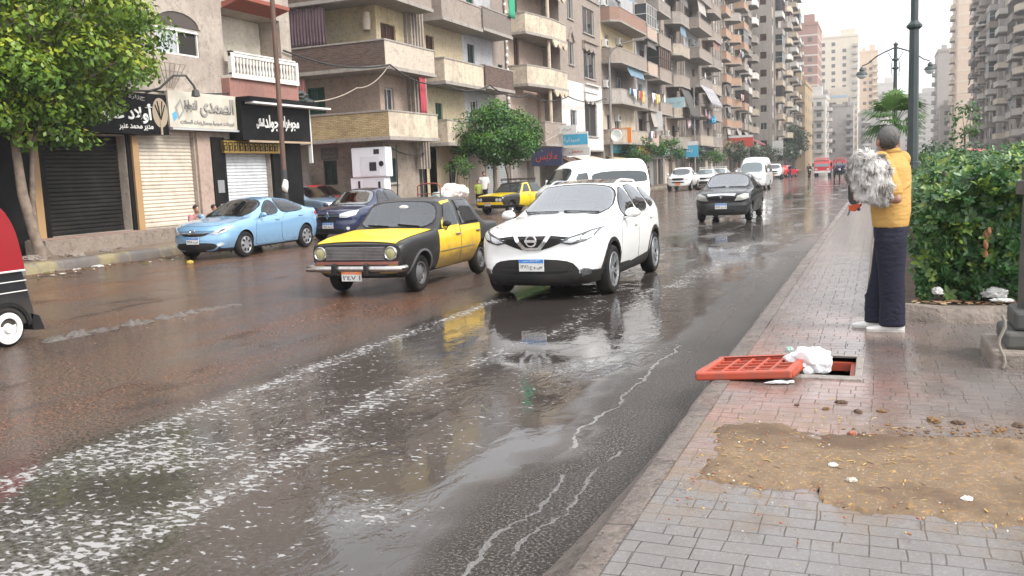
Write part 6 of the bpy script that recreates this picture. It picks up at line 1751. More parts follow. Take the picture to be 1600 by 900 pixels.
T2['rimmat'] = MT['alloy']
taxi2, t2k = car('rack_taxi', 'clean yellow and black taxi with a roof rack parked near the round street tree', 'taxi', T2, (-16.0, 37.7, 0), R(-15))
plate(t2k, taxi2, .47, ar_plate('٣٨٢', 'ا'), 'plateorange', .36, .16, off=.10)
b = MB()
for x in (-.55, .55):
 b.tube([(x, .98, 1.50), (x, 2.2, 1.50)], .018, 6)
 for y in (1.05, 1.6, 2.15): b.tube([(x, y, 1.38), (x, y, 1.52)], .014, 6)
for y in np.linspace(.98, 2.2, 7): b.tube([(-.55, y, 1.52), (.55, y, 1.52)], .014, 6)
for x in (-.55, 0, .55): b.tube([(x, .98, 1.58), (x, .98, 1.50)], .014, 6)
b.tube([(-.55, .98, 1.56), (.55, .98, 1.56), (.55, 2.2, 1.56), (-.55, 2.2, 1.56), (-.55, .98, 1.56)], .016, 6)
b.build('roof_rack', MT['blackplastic'], taxi2)
# ---------------- vans
def van_spec(pmat, glass, L=4.25):
 return dict(paint=pmat, wy=(0, 2.60), wr=.32, wx=.80, ww=.19, rim=.20, style='steel', rimmat=MT['alloy'], bf=.16, br=.06, arch=.36, sm=1.6, step=.045,
     st=[(-1.05, .30, .62, .80, .5, .80, .66, .70, .86, .88),
         (-.98, .26, .74, .90, .52, .89, .74, .74, 1.0, 1.03),
         (-.62, .25, .84, .935, .55, .92, 1.02, .76, 1.17, 1.20),
         (-.40, .25, .86, .94, .6, .925, 1.12, .74, 1.28, 1.32),
         (.22, .25, .86, .945, .6, .93, 1.16, .70, 1.98, 2.04),
         (.7, .25, .86, .945, .6, .93, 1.18, .71, 2.17, 2.24),
         (1.2, .25, .86, .945, .6, .93, 1.18, .72, 2.21, 2.28),
         (L - .35, .26, .86, .94, .6, .925, 1.18, .72, 2.20, 2.27),
         (L - .05, .30, .82, .92, .6, .90, 1.16, .68, 2.08, 2.14),
         (L, .36, .76, .88, .6, .87, 1.14, .64, 1.9, 1.95)],
     items=[
      ('windscreen', glass, [(-.74, 1.22), (0, 1.25), (.74, 1.22), (.66, 1.86), (0, 1.92), (-.66, 1.86)], 'front', .01, dict(step=.1)),
      ('window', MT['glass'], [(-.12, 1.20), (.24, 1.66), (.72, 1.70), (.74, 1.20)], 'side', .01, dict(step=.1, round=False)),
      ('door', pmat, [(-.30, .50), (.62, .34), (.84, .40), (.84, 1.17), (-.20, 1.17)], 'side', .006, dict(gap=.008, step=.12, round=False, handles=[(.72, .98, MT['blackplastic'])])),
      ('window', MT['glass'], [(.92, 1.20), (.92, 1.72), (L - .22, 1.72), (L - .16, 1.30), (L - .3, 1.20)], 'side', .01, dict(step=.12)),
      ('headlight', MT['lamp'], [(.50, .72), (.80, .76), (.86, .98), (.72, 1.0), (.54, .84)], 'front', .012, dict(m=1, step=.06)),
      ('grille', MT['blackplastic'], [(-.46, .84), (.46, .84), (.42, .72), (-.42, .72)], 'front', .012, dict(step=.08)),
      ('air_intake', MT['under'], [(-.55, .50), (.55, .50), (.50, .38), (-.50, .38)], 'front', .012, dict(step=.08)),
      ('number_plate', MT['plate'], [(-.18, .66), (.18, .66), (.18, .53), (-.18, .53)], 'front', .03, dict(step=.1, round=False)),
     ],
     mirrors=[((1.06, -.12, 1.32), (.08, .06, .13), pmat)])
VAN = van_spec(P_white, MT['glass'])
minibus, vk = car('white_minibus', 'white high-roof minibus with dark side windows turning across behind the white crossover', 'minibus', VAN, (-12.7, 37.2, 0), R(-35))
b = MB(); b.box(-.28, .28, -.02, 0, -.05, .05)
letter(arabic('الرحمن'), .5, .09, plane_matrix((.1, -.30, 1.88), (1, 0, 0), (0, .55, .83)), MT['plate'], minibus, 'window_lettering')
minivan, _ = car('white_van', 'white high-roof van coming on behind the black saloon', 'van', van_spec(P_white2, MT['glasslight']), (-7.95, 63.2, 0), R(0))
# ---------------- white pickup and the cars parked behind it
PICK = dict(paint=P_white2, wy=(0, 3.1), wr=.36, wx=.80, ww=.24, rim=.22, style='spoke', rimmat=MT['alloy'], bf=.2, br=.05, arch=.42, step=.05,
  st=[(-.92, .42, .66, .78, .6, .76, .80, .68, .94, .96),
      (-.82, .36, .74, .88, .62, .86, .92, .74, 1.06, 1.09),
      (-.3, .34, .80, .93, .66, .92, 1.04, .78, 1.13, 1.16),
      (.45, .34, .82, .93, .68, .92, 1.08, .76, 1.16, 1.19),
      (1.1, .34, .82, .93, .7, .92, 1.12, .64, 1.70, 1.74),
      (1.7, .34, .82, .93, .7, .92, 1.14, .65, 1.75, 1.79),
      (2.05, .34, .82, .93, .7, .92, 1.14, .64, 1.72, 1.76),
      (2.2, .34, .82, .93, .7, .92, 1.10, .80, 1.14, 1.14),
      (4.15, .38, .82, .92, .7, .91, 1.10, .80, 1.13, 1.13),
      (4.2, .44, .80, .90, .7, .89, 1.06, .78, 1.09, 1.09)],
  items=[
   ('windscreen', MT['lampdark'], [(-.70, 1.20), (.70, 1.20), (.62, 1.66), (-.62, 1.66)], 'front', .01, dict(step=.1)),
   ('window', MT['glass'], [(.80, 1.16), (1.2, 1.62), (1.98, 1.64), (2.0, 1.16)], 'side', .01, dict(step=.1, round=False)),
   ('grille', MT['blackplastic'], [(-.48, .98), (.48, .98), (.42, .80), (-.42, .80)], 'front', .012, dict(step=.08)),
   ('headlight', MT['lamp'], [(.56, .84), (.82, .88), (.84, 1.02), (.58, .98)], 'front', .012, dict(m=1, step=.06)),
   ('air_intake', MT['blackplastic'], [(-.5, .70), (.5, .70), (.46, .60), (-.46, .60)], 'front', .012, dict(step=.08)),
   ('number_plate', MT['plateorange'], [(-.18, .60), (.18, .60), (.18, .48), (-.18, .48)], 'front', .03, dict(step=.1, round=False)),
  ], mirrors=[((1.04, .75, 1.22), (.10, .06, .09), P_white2)])
pickup, _ = car('white_pickup', 'white pickup with black grille parked first in the far row along the left kerb', 'pickup', PICK, (-14.1, 69.0, 0), R(2))
WAG = dict(SUV); WAG['cab'] = None; WAG['paint'] = P_white2; WAG['rimmat'] = MT['alloy']
WAG['items'] = [(it[0], P_white2 if it[1] is P_white else it[1]) + tuple(it[2:]) for it in SUV['items'] if it[0] in ('windscreen', 'window', 'grille', 'headlight', 'air_intake')]
WAG['step'] = .06
G_PARK = 'white cars parked along the left kerb behind the pickup'
wag, wgk = car('white_wagon', 'white car with a roof box frame parked right behind the white pickup', 'car', WAG, (-13.6, 76.5, 0), R(3), G_PARK)
b = MB()
for x in (-.5, .5): b.tube([(x, 1.2, 1.70), (x, 2.9, 1.70)], .025, 6)
for y in (1.3, 2.05, 2.8): b.tube([(-.55, y, 1.70), (.55, y, 1.70)], .025, 6); b.box(-.52, -.48, y, y + .04, 1.5, 1.7); b.box(.48, .52, y, y + .04, 1.5, 1.7)
b.build('roof_rack', MT['plate'], wag)
d1 = dup(wag, (-13.8, 84.5, 0), R(1), 'white car second behind the pickup, its rack half hidden', G_PARK)
P_pale = P_silver
d2 = dup(grey, (-12.2, 86.0, 0), R(-2), 'pale grey saloon double parked beside the white roof-rack cars', swap={'grey_blue_paint': P_pale})
d2['category'] = 'car'; d2.name = 'silver_sedan'
d3 = dup(pickup, (-11.2, 108, 0), R(2), 'small white pickup driving in the distance to the left of the red truck')
d4 = dup(grey, (-10.6, 123, 0), R(160), 'small bright red car turning in the far distance', swap={'grey_blue_paint': P_red}); d4.name = 'red_sedan'
d5 = dup(grey, (-12.4, 118, 0), R(0), 'pale saloon behind the distant white pickup', swap={'grey_blue_paint': P_pale}); d5.name = 'silver_sedan'
# ---------------- red truck far down the street
tr = thing('red_truck', 'red lorry with cream windscreen board facing us far down the street', 'truck', (-6.3, 115, 0), 0)
b = MB(); b.prism([(0, .55), (0, 1.35), (.35, 2.25), (1.7, 2.3), (1.7, .55)], 0, -1.05, 1.05); cb = b.build('cab', P_red, tr, bevel=.08)
b = MB(); b.prism([(-.012, 1.38), (.318, 2.12), (.36, 2.10), (.03, 1.36)], 0, -.9, .9); b.build('windscreen', MT['glasslight'], cb)
b = MB(); b.box(-1.12, 1.12, 1.8, 6.2, .95, 2.1); b.build('cargo_bed', P_red, tr, bevel=.03)
b = MB(); b.box(-1.1, 1.1, -.14, .02, .5, .8); b.build('bumper', MT['plate'], tr, bevel=.03)
b = MB(); b.box(-.9, .9, .2, .9, 2.32, 2.62); b.build('roof_board', pm('faded_red_board', (.6, .2, .18), .6), tr, bevel=.03)
for s in (1, -1):
 b = MB(); b.box(s * .62, s * .95, -.03, 0, .92, 1.15); b.build('headlight', MT['lamp'], tr)
 b = MB(); b.box(s * 1.1, s * 1.3, .05, .15, 1.4, 1.9); b.build('mirror', MT['blackplastic'], tr)
put_wheels(tr, (.75, 4.9), .9, .46, .26, .26, 'steel', MT['greysteel'])
tr.scale = (.86, .86, .86)
tr2 = dup(tr, (-5.0, 134, 0), 0, 'second red lorry half hidden behind the first red lorry')
# ---------------- red van beyond the hedge on the other carriageway
rv, _ = car('red_van', 'red van passing beyond the hedge on the other carriageway', 'van', van_spec(P_red, MT['glass'], 4.0), (7.6, 80.0, 0), R(160))
j = 0
for (x, y, rz, src, lab, sw, nmn) in [(6.6, 27, 178, grey, 'white saloon glimpsed over the hedge right of the red van', P_white2, 'white_sedan'), (7.6, 52, 181, grey, 'silver saloon glimpsed over the hedge just left of the red van', P_silver, 'silver_sedan'),
                     (4.9, 70, 180, grey, 'white saloon on the other carriageway between the lamp post and the hedge top', P_white2, 'white_sedan'), (10.6, 33, 180, wag, 'white estate car at the far right over the hedge', None, 'white_wagon')]:
 c = dup(src, (x, y, 0), R(rz), lab, swap={'grey_blue_paint': sw} if sw else None); c.name = nmn
 if 'group' in c: del c['group']
# ---------------- motor tricycle cart, far
tc = thing('cargo_tricycle', 'dark motor tricycle cart with two riders far down the street, near the pavement', 'tricycle', (-3.45, 92, 0))
P_tri = pm('tricycle_blue', (.03, .04, .09), .5)
b = MB(); b.box(-.62, .62, .9, 2.5, .55, 1.05); b.box(-.62, .62, .86, .92, 1.05, 1.25); b.build('cargo_box', P_tri, tc, bevel=.02)
b = MB(); b.box(-.2, .2, .1, .9, .5, .85); b.tube([(0, 0, .35), (0, .16, 1.05)], .04, 8); b.tube([(-.4, .3, 1.12), (0, .16, 1.05), (.4, .3, 1.12)], .025, 8); b.build('front_frame', MT['blackplastic'], tc, bevel=.01)
b = MB(); b.ball((0, -.02, .95), (.11, .08, .11)); b.build('headlight', MT['lamp'], tc, 60)
for (x, y) in ((0, 0), (.55, 1.8), (-.55, 1.8)):
 b = MB(); b.lathe([(.16, -.05), (.27, -.06), (.30, -.03), (.30, .03), (.27, .06), (.16, .05)], axis=0, n=20, close=True); o = b.build('wheel', MT['tyre'], tc, 50); o.location = (x, y, .30)
 b = MB(); b.lathe([(.17, -.03), (.17, .03), (0, .04)], axis=0, n=14); b.build('rim', MT['greysteel'], o)
# ---------------- tuk-tuk at the left edge, heading out of the picture
tt = thing('tuk_tuk', 'red and black tuk-tuk with a white-rimmed wheel leaving the picture at left', 'tuk-tuk', (-9.85, 7.22, 0), R(0))
P_tblack = paint('tuk_black', (.012, .013, .016), .3, dirt_amt=.25)
P_tred = pm('red_canopy_vinyl', (.24, .006, .010), .42, var=.08, bump=.1, bscale=6)
b = MB()   # lower tub, profile in (y,z), rear at +y
tub = chaikin([(-2.25, .52), (-2.1, .95), (-1.6, .96), (-1.45, .42), (-.75, .42), (-.65, .93), (.26, .93), (.33, .60), (.40, .24), (.16, .22), (-1.9, .24)], 1)
b.prism([tuple(p) for p in tub], 0, -.60, .60); tb = b.build('body', P_tblack, tt, bevel=.025)
for z in (.62, .74):
 b = MB(); b.tube([(.607, -.62, z), (.607, .30, z)], .007, 6); b.build('pinstripe', MT['plate'], tb)
b = MB()
cp = chaikin([(-2.05, 1.62), (-1.6, 1.74), (-.4, 1.76), (.05, 1.64), (.22, 1.36), (.29, .94), (.29, .84), (-.68, .84), (-.72, 1.56), (-2.05, 1.55)], 2)
b.prism([tuple(p) for p in cp], 0, -.622, .622); b.build('canopy', P_tred, tt, bevel=.04)
b = MB(); b.tube([(.625, -.66, .86), (.625, .28, .86), (0, .31, .86), (-.625, .28, .86), (-.625, -.66, .86)], .012, 6); b.build('white_piping', MT['plate'], tt)
for q in ((.30, .60), (-.60, -.30)): b = MB(); b.prism([(.30, .36), (.44, .30), (.50, .12), (.34, .14)], 0, *q); b.build('mud_flap', MT['blackplastic'], tt, bevel=.01)
b = MB(); b.prism([(-2.2, .55), (-2.05, 1.0), (-1.95, 1.55), (-1.9, 1.55), (-2.0, .98), (-2.12, .55)], 0, -.5, .5); b.build('windscreen', MT['glass'], tt)
b = MB(); b.box(-.5, .5, -.62, -.1, .5, .62); b.box(-.5, .5, -.2, -.08, .62, 1.1); b.build('seat', MT['seat'], tt, bevel=.04)
b = MB(); b.lathe([(.10, 0), (.10, -.06), (.06, -.08)], axis=1, n=16); o = b.build('headlight', MT['lamp'], tt, 50); o.location = (0, -2.2, .72)
W_rim = pm('white_wall_rim', (.75, .74, .72), .4, var=.1, dirt=(.3, .27, .24), dirt_amt=.4)
for (x, y) in ((.56, 0), (-.56, 0), (0, -1.85)):
 b = MB(); b.lathe([(.13, -.05), (.19, -.06), (.215, -.035), (.215, .035), (.19, .06), (.13, .05)], axis=0, n=28, close=True); o = b.build('wheel', MT['tyre'], tt, 50); o.location = (x, y, .215)
 if x < 0: o.rotation_euler = (0, 0, math.pi)
 b = MB(); b.lathe([(.185, .058), (.12, .068), (.115, .04), (.06, .035), (.05, .07), (0, .075)], axis=0, n=28, cap=False); b.lathe([(.12, .064), (.112, .03), (.06, .02)], axis=0, n=28, mi=1, cap=False); b.build('rim', [W_rim, MT['greysteel']], o, 50)
b = MB()   # dark wheel arch recess
pl = [(.30 * math.cos(a), .215 + .30 * math.sin(a)) for a in np.linspace(0, math.pi, 18)] + [(.255 * math.cos(a), .215 + .255 * math.sin(a)) for a in np.linspace(math.pi, 0, 18)]
for q in ((.595, .625), (-.625, -.595)): b = MB(); b.prism(pl, 0, *q); b.build('wheel_arch', MT['blackplastic'], tt)
# ================================================================ far towers and the right-hand row
def unit_win():
 if 'uw' not in WM:
  b = MB(); b.box(-.5, .5, .0, .05, 0, 1); WM['uw'] = b.mesh('window', [pm('far_window_dark', (.10, .095, .09), .4)])
 return WM['uw']
def tower(name, label, x0, x1, y0, y1, h, mat, south, side, sface='E', fl=3.05, z0=4.5, balc=None, wsz=(1.3, 1.3), roofbits=True, bands=None, seed=0):
 rr = random.Random(seed)
 root = building_root(name, label, 'building', (x0 + x1) / 2, (y0 + y1) / 2, 0)
 off = tuple(root.location)
 b = MB(); b.box(x0 - off[0], x1 - off[0], y0 - off[1], y1 - off[1], 0, h)
 b.build('wall', [mat], root)
 r = MB(); r.box(x0 - .15 - off[0], x1 + .15 - off[0], y0 - .15 - off[1], y1 + .15 - off[1], h + .003, h + .9)
 if roofbits:
  r.box(x0 + (x1 - x0) * .55 - off[0], x1 - 1 - off[0], y0 + 1 - off[1], y0 + 5 - off[1], h + .9, h + 3.4); r.box(x0 + 1 - off[0], x0 + 2.6 - off[0], y0 + 1 - off[1], y0 + 3 - off[1], h + .9, h + 2.2)
 r.build('roof', mat, root)
 nf = int((h - z0) / fl)
 n = 0
 for i in range(nf):
  z = z0 + i * fl
  for t in south:
   if n >= 96: break
   if rr.random() < .06: continue
   o = put(root, unit_win(), 'window', x0 + (x1 - x0) * t, y0 - .003, z + .9, RZ['S']); o.scale = (wsz[0], 1, wsz[1]); n += 1
  for t in side:
   if n >= 96: break
   o = put(root, unit_win(), 'window', (x1 + .003) if sface == 'E' else (x0 - .003), y0 + (y1 - y0) * t, z + .9, RZ[sface]); o.scale = (wsz[0], 1, wsz[1]); n += 1
  for (f_, t, w_, m_) in (balc or []):
   if f_ == 'S': put(root, balcony_mesh(w_, 1.2, 'box', [m_, M_slab], .95), 'balcony', x0 + (x1 - x0) * t, y0, z, RZ['S'])
   else: put(root, balcony_mesh(w_, 1.3, 'box', [m_, M_slab], .95), 'balcony', x1 if sface == 'E' else x0, y0 + (y1 - y0) * t, z, RZ[sface])
 if bands:
  b = MB()
  for i in range(nf + 1):
   z = z0 + i * fl - .35
   b.box(x0 - .05 - off[0], x1 + .05 - off[0], y0 - .05 - off[1], y1 + .05 - off[1], z, z + .4)
  b.build('floor_band', bands, root)
 return root
P_fcream = plaster('far_cream', (.66, .58, .47), amt=.2, bump=.1)  # distant walls: base colours lightened to stand in for haze
P_fpeach = plaster('far_peach', (.64, .50, .39), amt=.2, bump=.1)
P_fred = plaster('far_red', (.34, .20, .165), amt=.2, bump=.1)
P_fgrey = plaster('far_grey', (.43, .40, .38), amt=.35, bump=.1)
P_fochre = plaster('far_ochre', (.42, .31, .19), amt=.3, bump=.1)
P_fwhite = plaster('far_white', (.58, .55, .51), amt=.3, bump=.1)
tower('ochre_building', 'low ochre building with dark window openings just past the tallest left tower', -26, -16.9, 236, 262, 21, P_fochre, [.86], [.2, .5, .8], balc=[('S', .86, 2.2, P_fochre)], seed=1)
tower('red_brick_tower', 'reddish brick tower with pale floor bands in the left distance', -27, -17.8, 300, 322, 44, P_fred, [.45, .75], [.3, .7], balc=[('S', .42, 2.6, P_fwhite)], bands=P_fwhite, seed=2)
tower('shabby_low_block', 'shabby pale low block in front of the red brick tower', -23, -14.2, 276, 296, 20, P_fwhite, [.55, .8], [.3, .7], balc=[('S', .8, 2.5, P_fgrey), ('E', .5, 4, P_fwhite)], seed=3)
tower('cream_tower', 'broad cream apartment tower closing the view at the end of the street', -24.5, -8.6, 420, 445, 54.5, P_fcream, [.12, .38, .66], [.3, .7], balc=[('S', .93, 2.2, P_fgrey)], seed=4, wsz=(1.5, 1.5))
tower('peach_tower', 'peach coloured tower just right of the broad cream tower', -8.4, -.8, 445, 470, 50, P_fpeach, [.3, .62], [.3], balc=[('S', .9, 2.4, P_fcream)], seed=5)
tower('grey_mid_block', 'grey mid-rise block below the broad cream tower', -24.5, -17.5, 352, 372, 27, P_fgrey, [.3, .7], [.3, .7], balc=[('S', .7, 2.6, P_fwhite), ('E', .5, 4, P_fgrey)], seed=6)
tower('billboard_block', 'grey block with a big cream board on its wall below the cream tower', -17.4, -8.8, 360, 378, 22, P_fgrey, [.2, .8], [.5], balc=[('S', .85, 2.5, P_fgrey)], seed=7)
bb = thing('billboard', 'large cream and pale blue board above the grey block', 'billboard', (-13.8, 359.6, 23.5), RZ['S'])
b = MB(); b.box(-3.2, 3.2, -.3, 0, 0, 5.5); b.build('board', P_fcream, bb); b = MB(); b.box(-3.0, 3.0, .003, .03, 1.6, 2.6); b.build('blue_band', pm('board_blue', (.35, .45, .55), .5), bb)
b = MB()
for x in (-2.8, 2.8): b.box(x - .1, x + .1, -.2, 0, -1.6, 0)
b.build('post', M_rail, bb)
tower('low_far_block', 'low grey apartment block right of the peach tower', -3.5, 7.5, 520, 545, 41, P_fwhite, [.2, .5, .8], [.5], balc=[('S', .35, 3, P_fgrey)], seed=8)
tower('long_far_block', 'long low pale block behind the palm', 8.0, 34, 560, 590, 37, P_fgrey, [.1, .25, .4, .6, .8], [], 'W', balc=[('S', .5, 4, P_fwhite)], seed=9)
tower('street_end_block', 'grey brown block at street level below the peach tower', -7.8, 1.5, 395, 412, 20, P_fgrey, [.2, .5, .8], [.5], balc=[('S', .35, 3, P_fwhite)], seed=10)
tower('plain_grey_tower', 'plain grey tower in the right distance', 17.8, 25.2, 332, 352, 36, P_fgrey, [.85], [.3, .7], 'W', balc=[('W', .5, 4, P_fgrey)], seed=11)
tower('cream_low_tower', 'cream tower seen between the plain grey tower and the tall peach tower', 25.4, 32, 336, 356, 38, P_fcream, [.2, .6], [.5], 'W', balc=[('S', .2, 2.4, P_fcream)], seed=12)
tower('tall_peach_tower', 'tallest pale peach tower on the right with pale floor bands', 20.3, 34, 286, 310, 49, P_fpeach, [.75], [.3, .7], 'W', balc=[('W', .5, 5, P_fcream)], bands=P_fcream, seed=13)
blk['r2'] = block('dark_cluttered_block', 'dark grey apartment block crowded with balconies, before the tall peach tower', 'W', 20.6, 193, 242, 11, 3.1, 4, P_fgrey, [('B', 5, 5, 1.5, 'box'), ('W', 11, 1.5, 0, ''), ('B', 18, 5, 1.8, 'chamfer'), ('B', 26, 5, 1.6, 'hex'), ('B', 34, 5, 1.7, 'box'), ('B', 43, 5, 1.5, 'chamfer')], seed=21, balmats=[P_grey, P_taupe, P_fgrey, P_fwhite])
blk['r1'] = block('curved_balcony_block', 'grey apartment block with rounded stacked balconies at the right edge', 'W', 21.2, 120, 193, 8, 3.1, 4.6, P_fgrey, [('B', 8, 7, 1.9, 'curve'), ('W', 17, 2.0, 0, ''), ('B', 28, 7.5, 2.2, 'curve'), ('B', 40, 7, 2.2, 'curve'), ('B', 50, 6, 1.6, 'box'), ('W', 58, 1.8, 0, ''), ('B', 66, 6, 1.8, 'box')], seed=22, balmats=[P_fcream, P_grey2, P_fwhite], gmat=P_taupe)
tower('low_right_block', 'low dusty block below the plain grey tower on the right', 17.5, 27, 312, 330, 17, P_fgrey, [.2, .6], [.3, .7], 'W', balc=[('W', .5, 5, P_fgrey)], seed=14)
random_sign(21.2, 138, 4.1, 7, 1.0, pm('sign_white2', (.6, .59, .57), .5), arabic('معرض السلام'), M_lgrey, 'white shop fascia at the foot of the curved balcony block', face='W')
# ================================================================ trees and plants
def leafmat(name, c1, c2, c3, rough=.45):
 k = NT(name)
 a = k.n('Attribute'); a.attribute_name = 'tone'
 p = k.pos('Object')
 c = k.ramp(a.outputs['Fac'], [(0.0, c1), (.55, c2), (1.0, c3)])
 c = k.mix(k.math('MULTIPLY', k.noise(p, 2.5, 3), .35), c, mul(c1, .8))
 k.out(c, rough, spec=.4)
 tr = k.n('BsdfTranslucent'); k.L(c, tr.inputs['Color'])
 mxs = k.n('MixShader'); mxs.inputs[0].default_value = .22
 k.L(k.b.outputs[0], mxs.inputs[1]); k.L(tr.outputs[0], mxs.inputs[2])
 k.L(mxs.outputs[0], k.t.nodes['Material Output'].inputs['Surface'])
 return k.mat
LM_ficus = leafmat('ficus_leaves', (.020, .070, .010), (.055, .155, .020), (.16, .30, .035))
LM_yellow = leafmat('yellowish_tree_leaves', (.045, .11, .014), (.17, .27, .026), (.52, .54, .05))
LM_far = leafmat('far_tree_leaves', (.03, .06, .03), (.05, .095, .04), (.09, .14, .05))
LM_hedge = leafmat('hedge_leaves', (.022, .070, .022), (.068, .155, .045), (.28, .38, .06), .32)
LM_palm = leafmat('palm_leaves', (.04, .09, .025), (.075, .16, .035), (.14, .24, .06))
M_bark = pm('bark', (.16, .125, .10), .9, var=.35, scale=3, bump=.9, bscale=12)
M_bark2 = pm('pale_bark', (.19, .145, .112), .9, var=.5, scale=5, bump=1., bscale=14, dirt=(.07, .052, .04), dirt_amt=.8, dscale=4)
def leaves_mesh(name, centers, normals, size, tone, mat, seed=0, fold=True):
 """one folded two-quad leaf per point"""
 rs = np.random.RandomState(seed)
 n = len(centers)
 nrm = normals + rs.normal(0, .45, (n, 3)); nrm /= np.linalg.norm(nrm, axis=1)[:, None]
 t = rs.normal(0, 1, (n, 3)); t[:, 2] -= .5
 t -= (t * nrm).sum(1)[:, None] * nrm; t /= np.linalg.norm(t, axis=1)[:, None] + 1e-9
 s = np.cross(nrm, t)
 L = size * rs.uniform(.7, 1.3, n)[:, None]; W = L * .30
 c = centers
 droop = nrm * L * .12
 A = c - t * L * .5; B_ = c + s * W - droop; C_ = c + t * L * .5 - droop * 1.5; D = c - s * W - droop; M1 = c + droop * .3
 V = np.stack([A, B_, C_, D], 1).reshape(-1, 3)
 idx = np.arange(n) * 4
 F = np.stack([np.stack([idx, idx + 1, idx + 2], 1), np.stack([idx, idx + 2, idx + 3], 1)], 1).reshape(-1, 3)
 # lift the midrib ends a little so the two halves fold
 me = fastmesh(name, V, F, mat)
 a = me.attributes.new('tone', 'FLOAT', 'FACE'); a.data.foreach_set('value', np.clip(np.repeat(tone, 2), 0, 1).astype(np.float32))
 return me
def crown_points(clumps, per, seed, shell=.55):
 rs = np.random.RandomState(seed)
 C, N, T = [], [], []
 zmin = min(c[2] - c[3] for c in clumps); zmax = max(c[2] + c[3] for c in clumps)
 for (x, y, z, r, *sq) in clumps:
  m = int(per * r * r)
  d = rs.normal(0, 1, (m, 3)); d /= np.linalg.norm(d, axis=1)[:, None]
  rad = r * (shell + (1 - shell) * rs.uniform(0, 1, m) ** .6) * (1 + .14 * rs.normal(0, 1, m))
  q = np.array([1, 1, sq[0] if sq else .8])
  C.append(np.array([x, y, z]) + d * rad[:, None] * q); N.append(d * .7 + np.array([0, 0, .6]))
  tcl = rs.uniform(0, 1)
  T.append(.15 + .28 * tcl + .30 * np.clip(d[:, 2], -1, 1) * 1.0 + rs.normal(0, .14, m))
 return np.concatenate(C), np.concatenate(N), np.concatenate(T)
def tree(name, label, loc, crown, trunk, leaf, lmat, bark=M_bark, n_cl=40, per=420, seed=1, group=None, rcl=(.45, .8), extra=None, tone_add=0.0, shell=.5, cat='tree'):
 """crown: centre offset and radii; trunk: list of stem polylines with radii"""
 rs = np.random.RandomState(seed)
 t = thing(name, label, cat, loc, 0, group)
 cx, cy, cz, rx, ry, rz_ = crown
 cl = []
 for i in range(n_cl):
  d = rs.normal(0, 1, 3); d /= np.linalg.norm(d)
  q = .35 + .62 * rs.uniform() ** .5
  r = rs.uniform(*rcl)
  cl.append((cx + d[0] * rx * q, cy + d[1] * ry * q, cz + d[2] * rz_ * q, r, .75))
 if extra: cl += extra
 C, N, T = crown_points(cl, per, seed, shell)
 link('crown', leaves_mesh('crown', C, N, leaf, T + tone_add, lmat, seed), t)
 b = MB()
 for pts, rr_ in trunk: b.tube(pts, rr_, 9)
 # limbs reaching into the clumps
 base = Vector(trunk[0][0][-1])
 for c in cl[:max(6, n_cl // 3)]:
  e = Vector(c[:3]); m_ = base.lerp(e, .5) + Vector((0, 0, -.12))
  b.tube([base, m_, e], [trunk[0][1][-1] * .55, trunk[0][1][-1] * .35, .012], 5)
 b.jitter(.02, 5)
 b.build('trunk', bark, t, 60)
 return t
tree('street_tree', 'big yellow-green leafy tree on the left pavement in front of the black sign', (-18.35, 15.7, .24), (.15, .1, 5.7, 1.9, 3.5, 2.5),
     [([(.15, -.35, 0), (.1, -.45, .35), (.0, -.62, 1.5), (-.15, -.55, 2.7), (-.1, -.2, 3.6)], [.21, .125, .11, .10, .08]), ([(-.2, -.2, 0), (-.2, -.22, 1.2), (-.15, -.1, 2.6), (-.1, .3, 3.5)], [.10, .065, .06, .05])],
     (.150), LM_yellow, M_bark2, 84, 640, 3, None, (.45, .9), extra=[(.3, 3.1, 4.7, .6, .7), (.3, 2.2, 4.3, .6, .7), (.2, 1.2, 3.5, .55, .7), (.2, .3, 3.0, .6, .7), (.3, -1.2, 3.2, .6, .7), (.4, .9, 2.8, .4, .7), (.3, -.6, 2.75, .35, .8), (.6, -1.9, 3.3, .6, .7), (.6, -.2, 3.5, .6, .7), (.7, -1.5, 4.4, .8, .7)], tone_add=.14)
G_TR = 'small street trees along the left kerb'
tree('street_tree', 'dense round green street tree above the rack taxi', (-18.2, 42.4, .24), (0, .6, 3.55, 1.9, 3.2, 1.35),
     [([(.0, .0, 0), (.05, .1, 1.0), (0, .2, 2.4)], [.13, .11, .09]), ([(.0, 2.0, 0), (.05, 1.8, 1.4), (0, 1.2, 2.8)], [.06, .05, .04]), ([(.1, -1.4, 0), (.05, -1.2, 1.4), (0, -.6, 2.8)], [.05, .04, .03])],
     .15, LM_ficus, M_bark, 62, 520, 5, None, (.5, .85), shell=.62, tone_add=.12)
tree('shrub', 'tall thin-stemmed shrub against the corner building, left of the rack taxi', (-18.3, 38.9, .24), (0, 0, 1.95, .5, .75, .45),
     [([(.0, .0, 0), (.05, .1, .8), (0, .2, 1.7)], [.04, .035, .03])] + [([(.0, s * .12, 0), (.1, s * .3, .7), (.0, s * .42, 1.2), (.05, s * .35, 1.8)], [.03, .025, .025, .02]) for s in (-2, -1, 1, 2)],
     .12, LM_ficus, M_bark, 12, 420, 8, None, (.28, .42), cat='shrub')
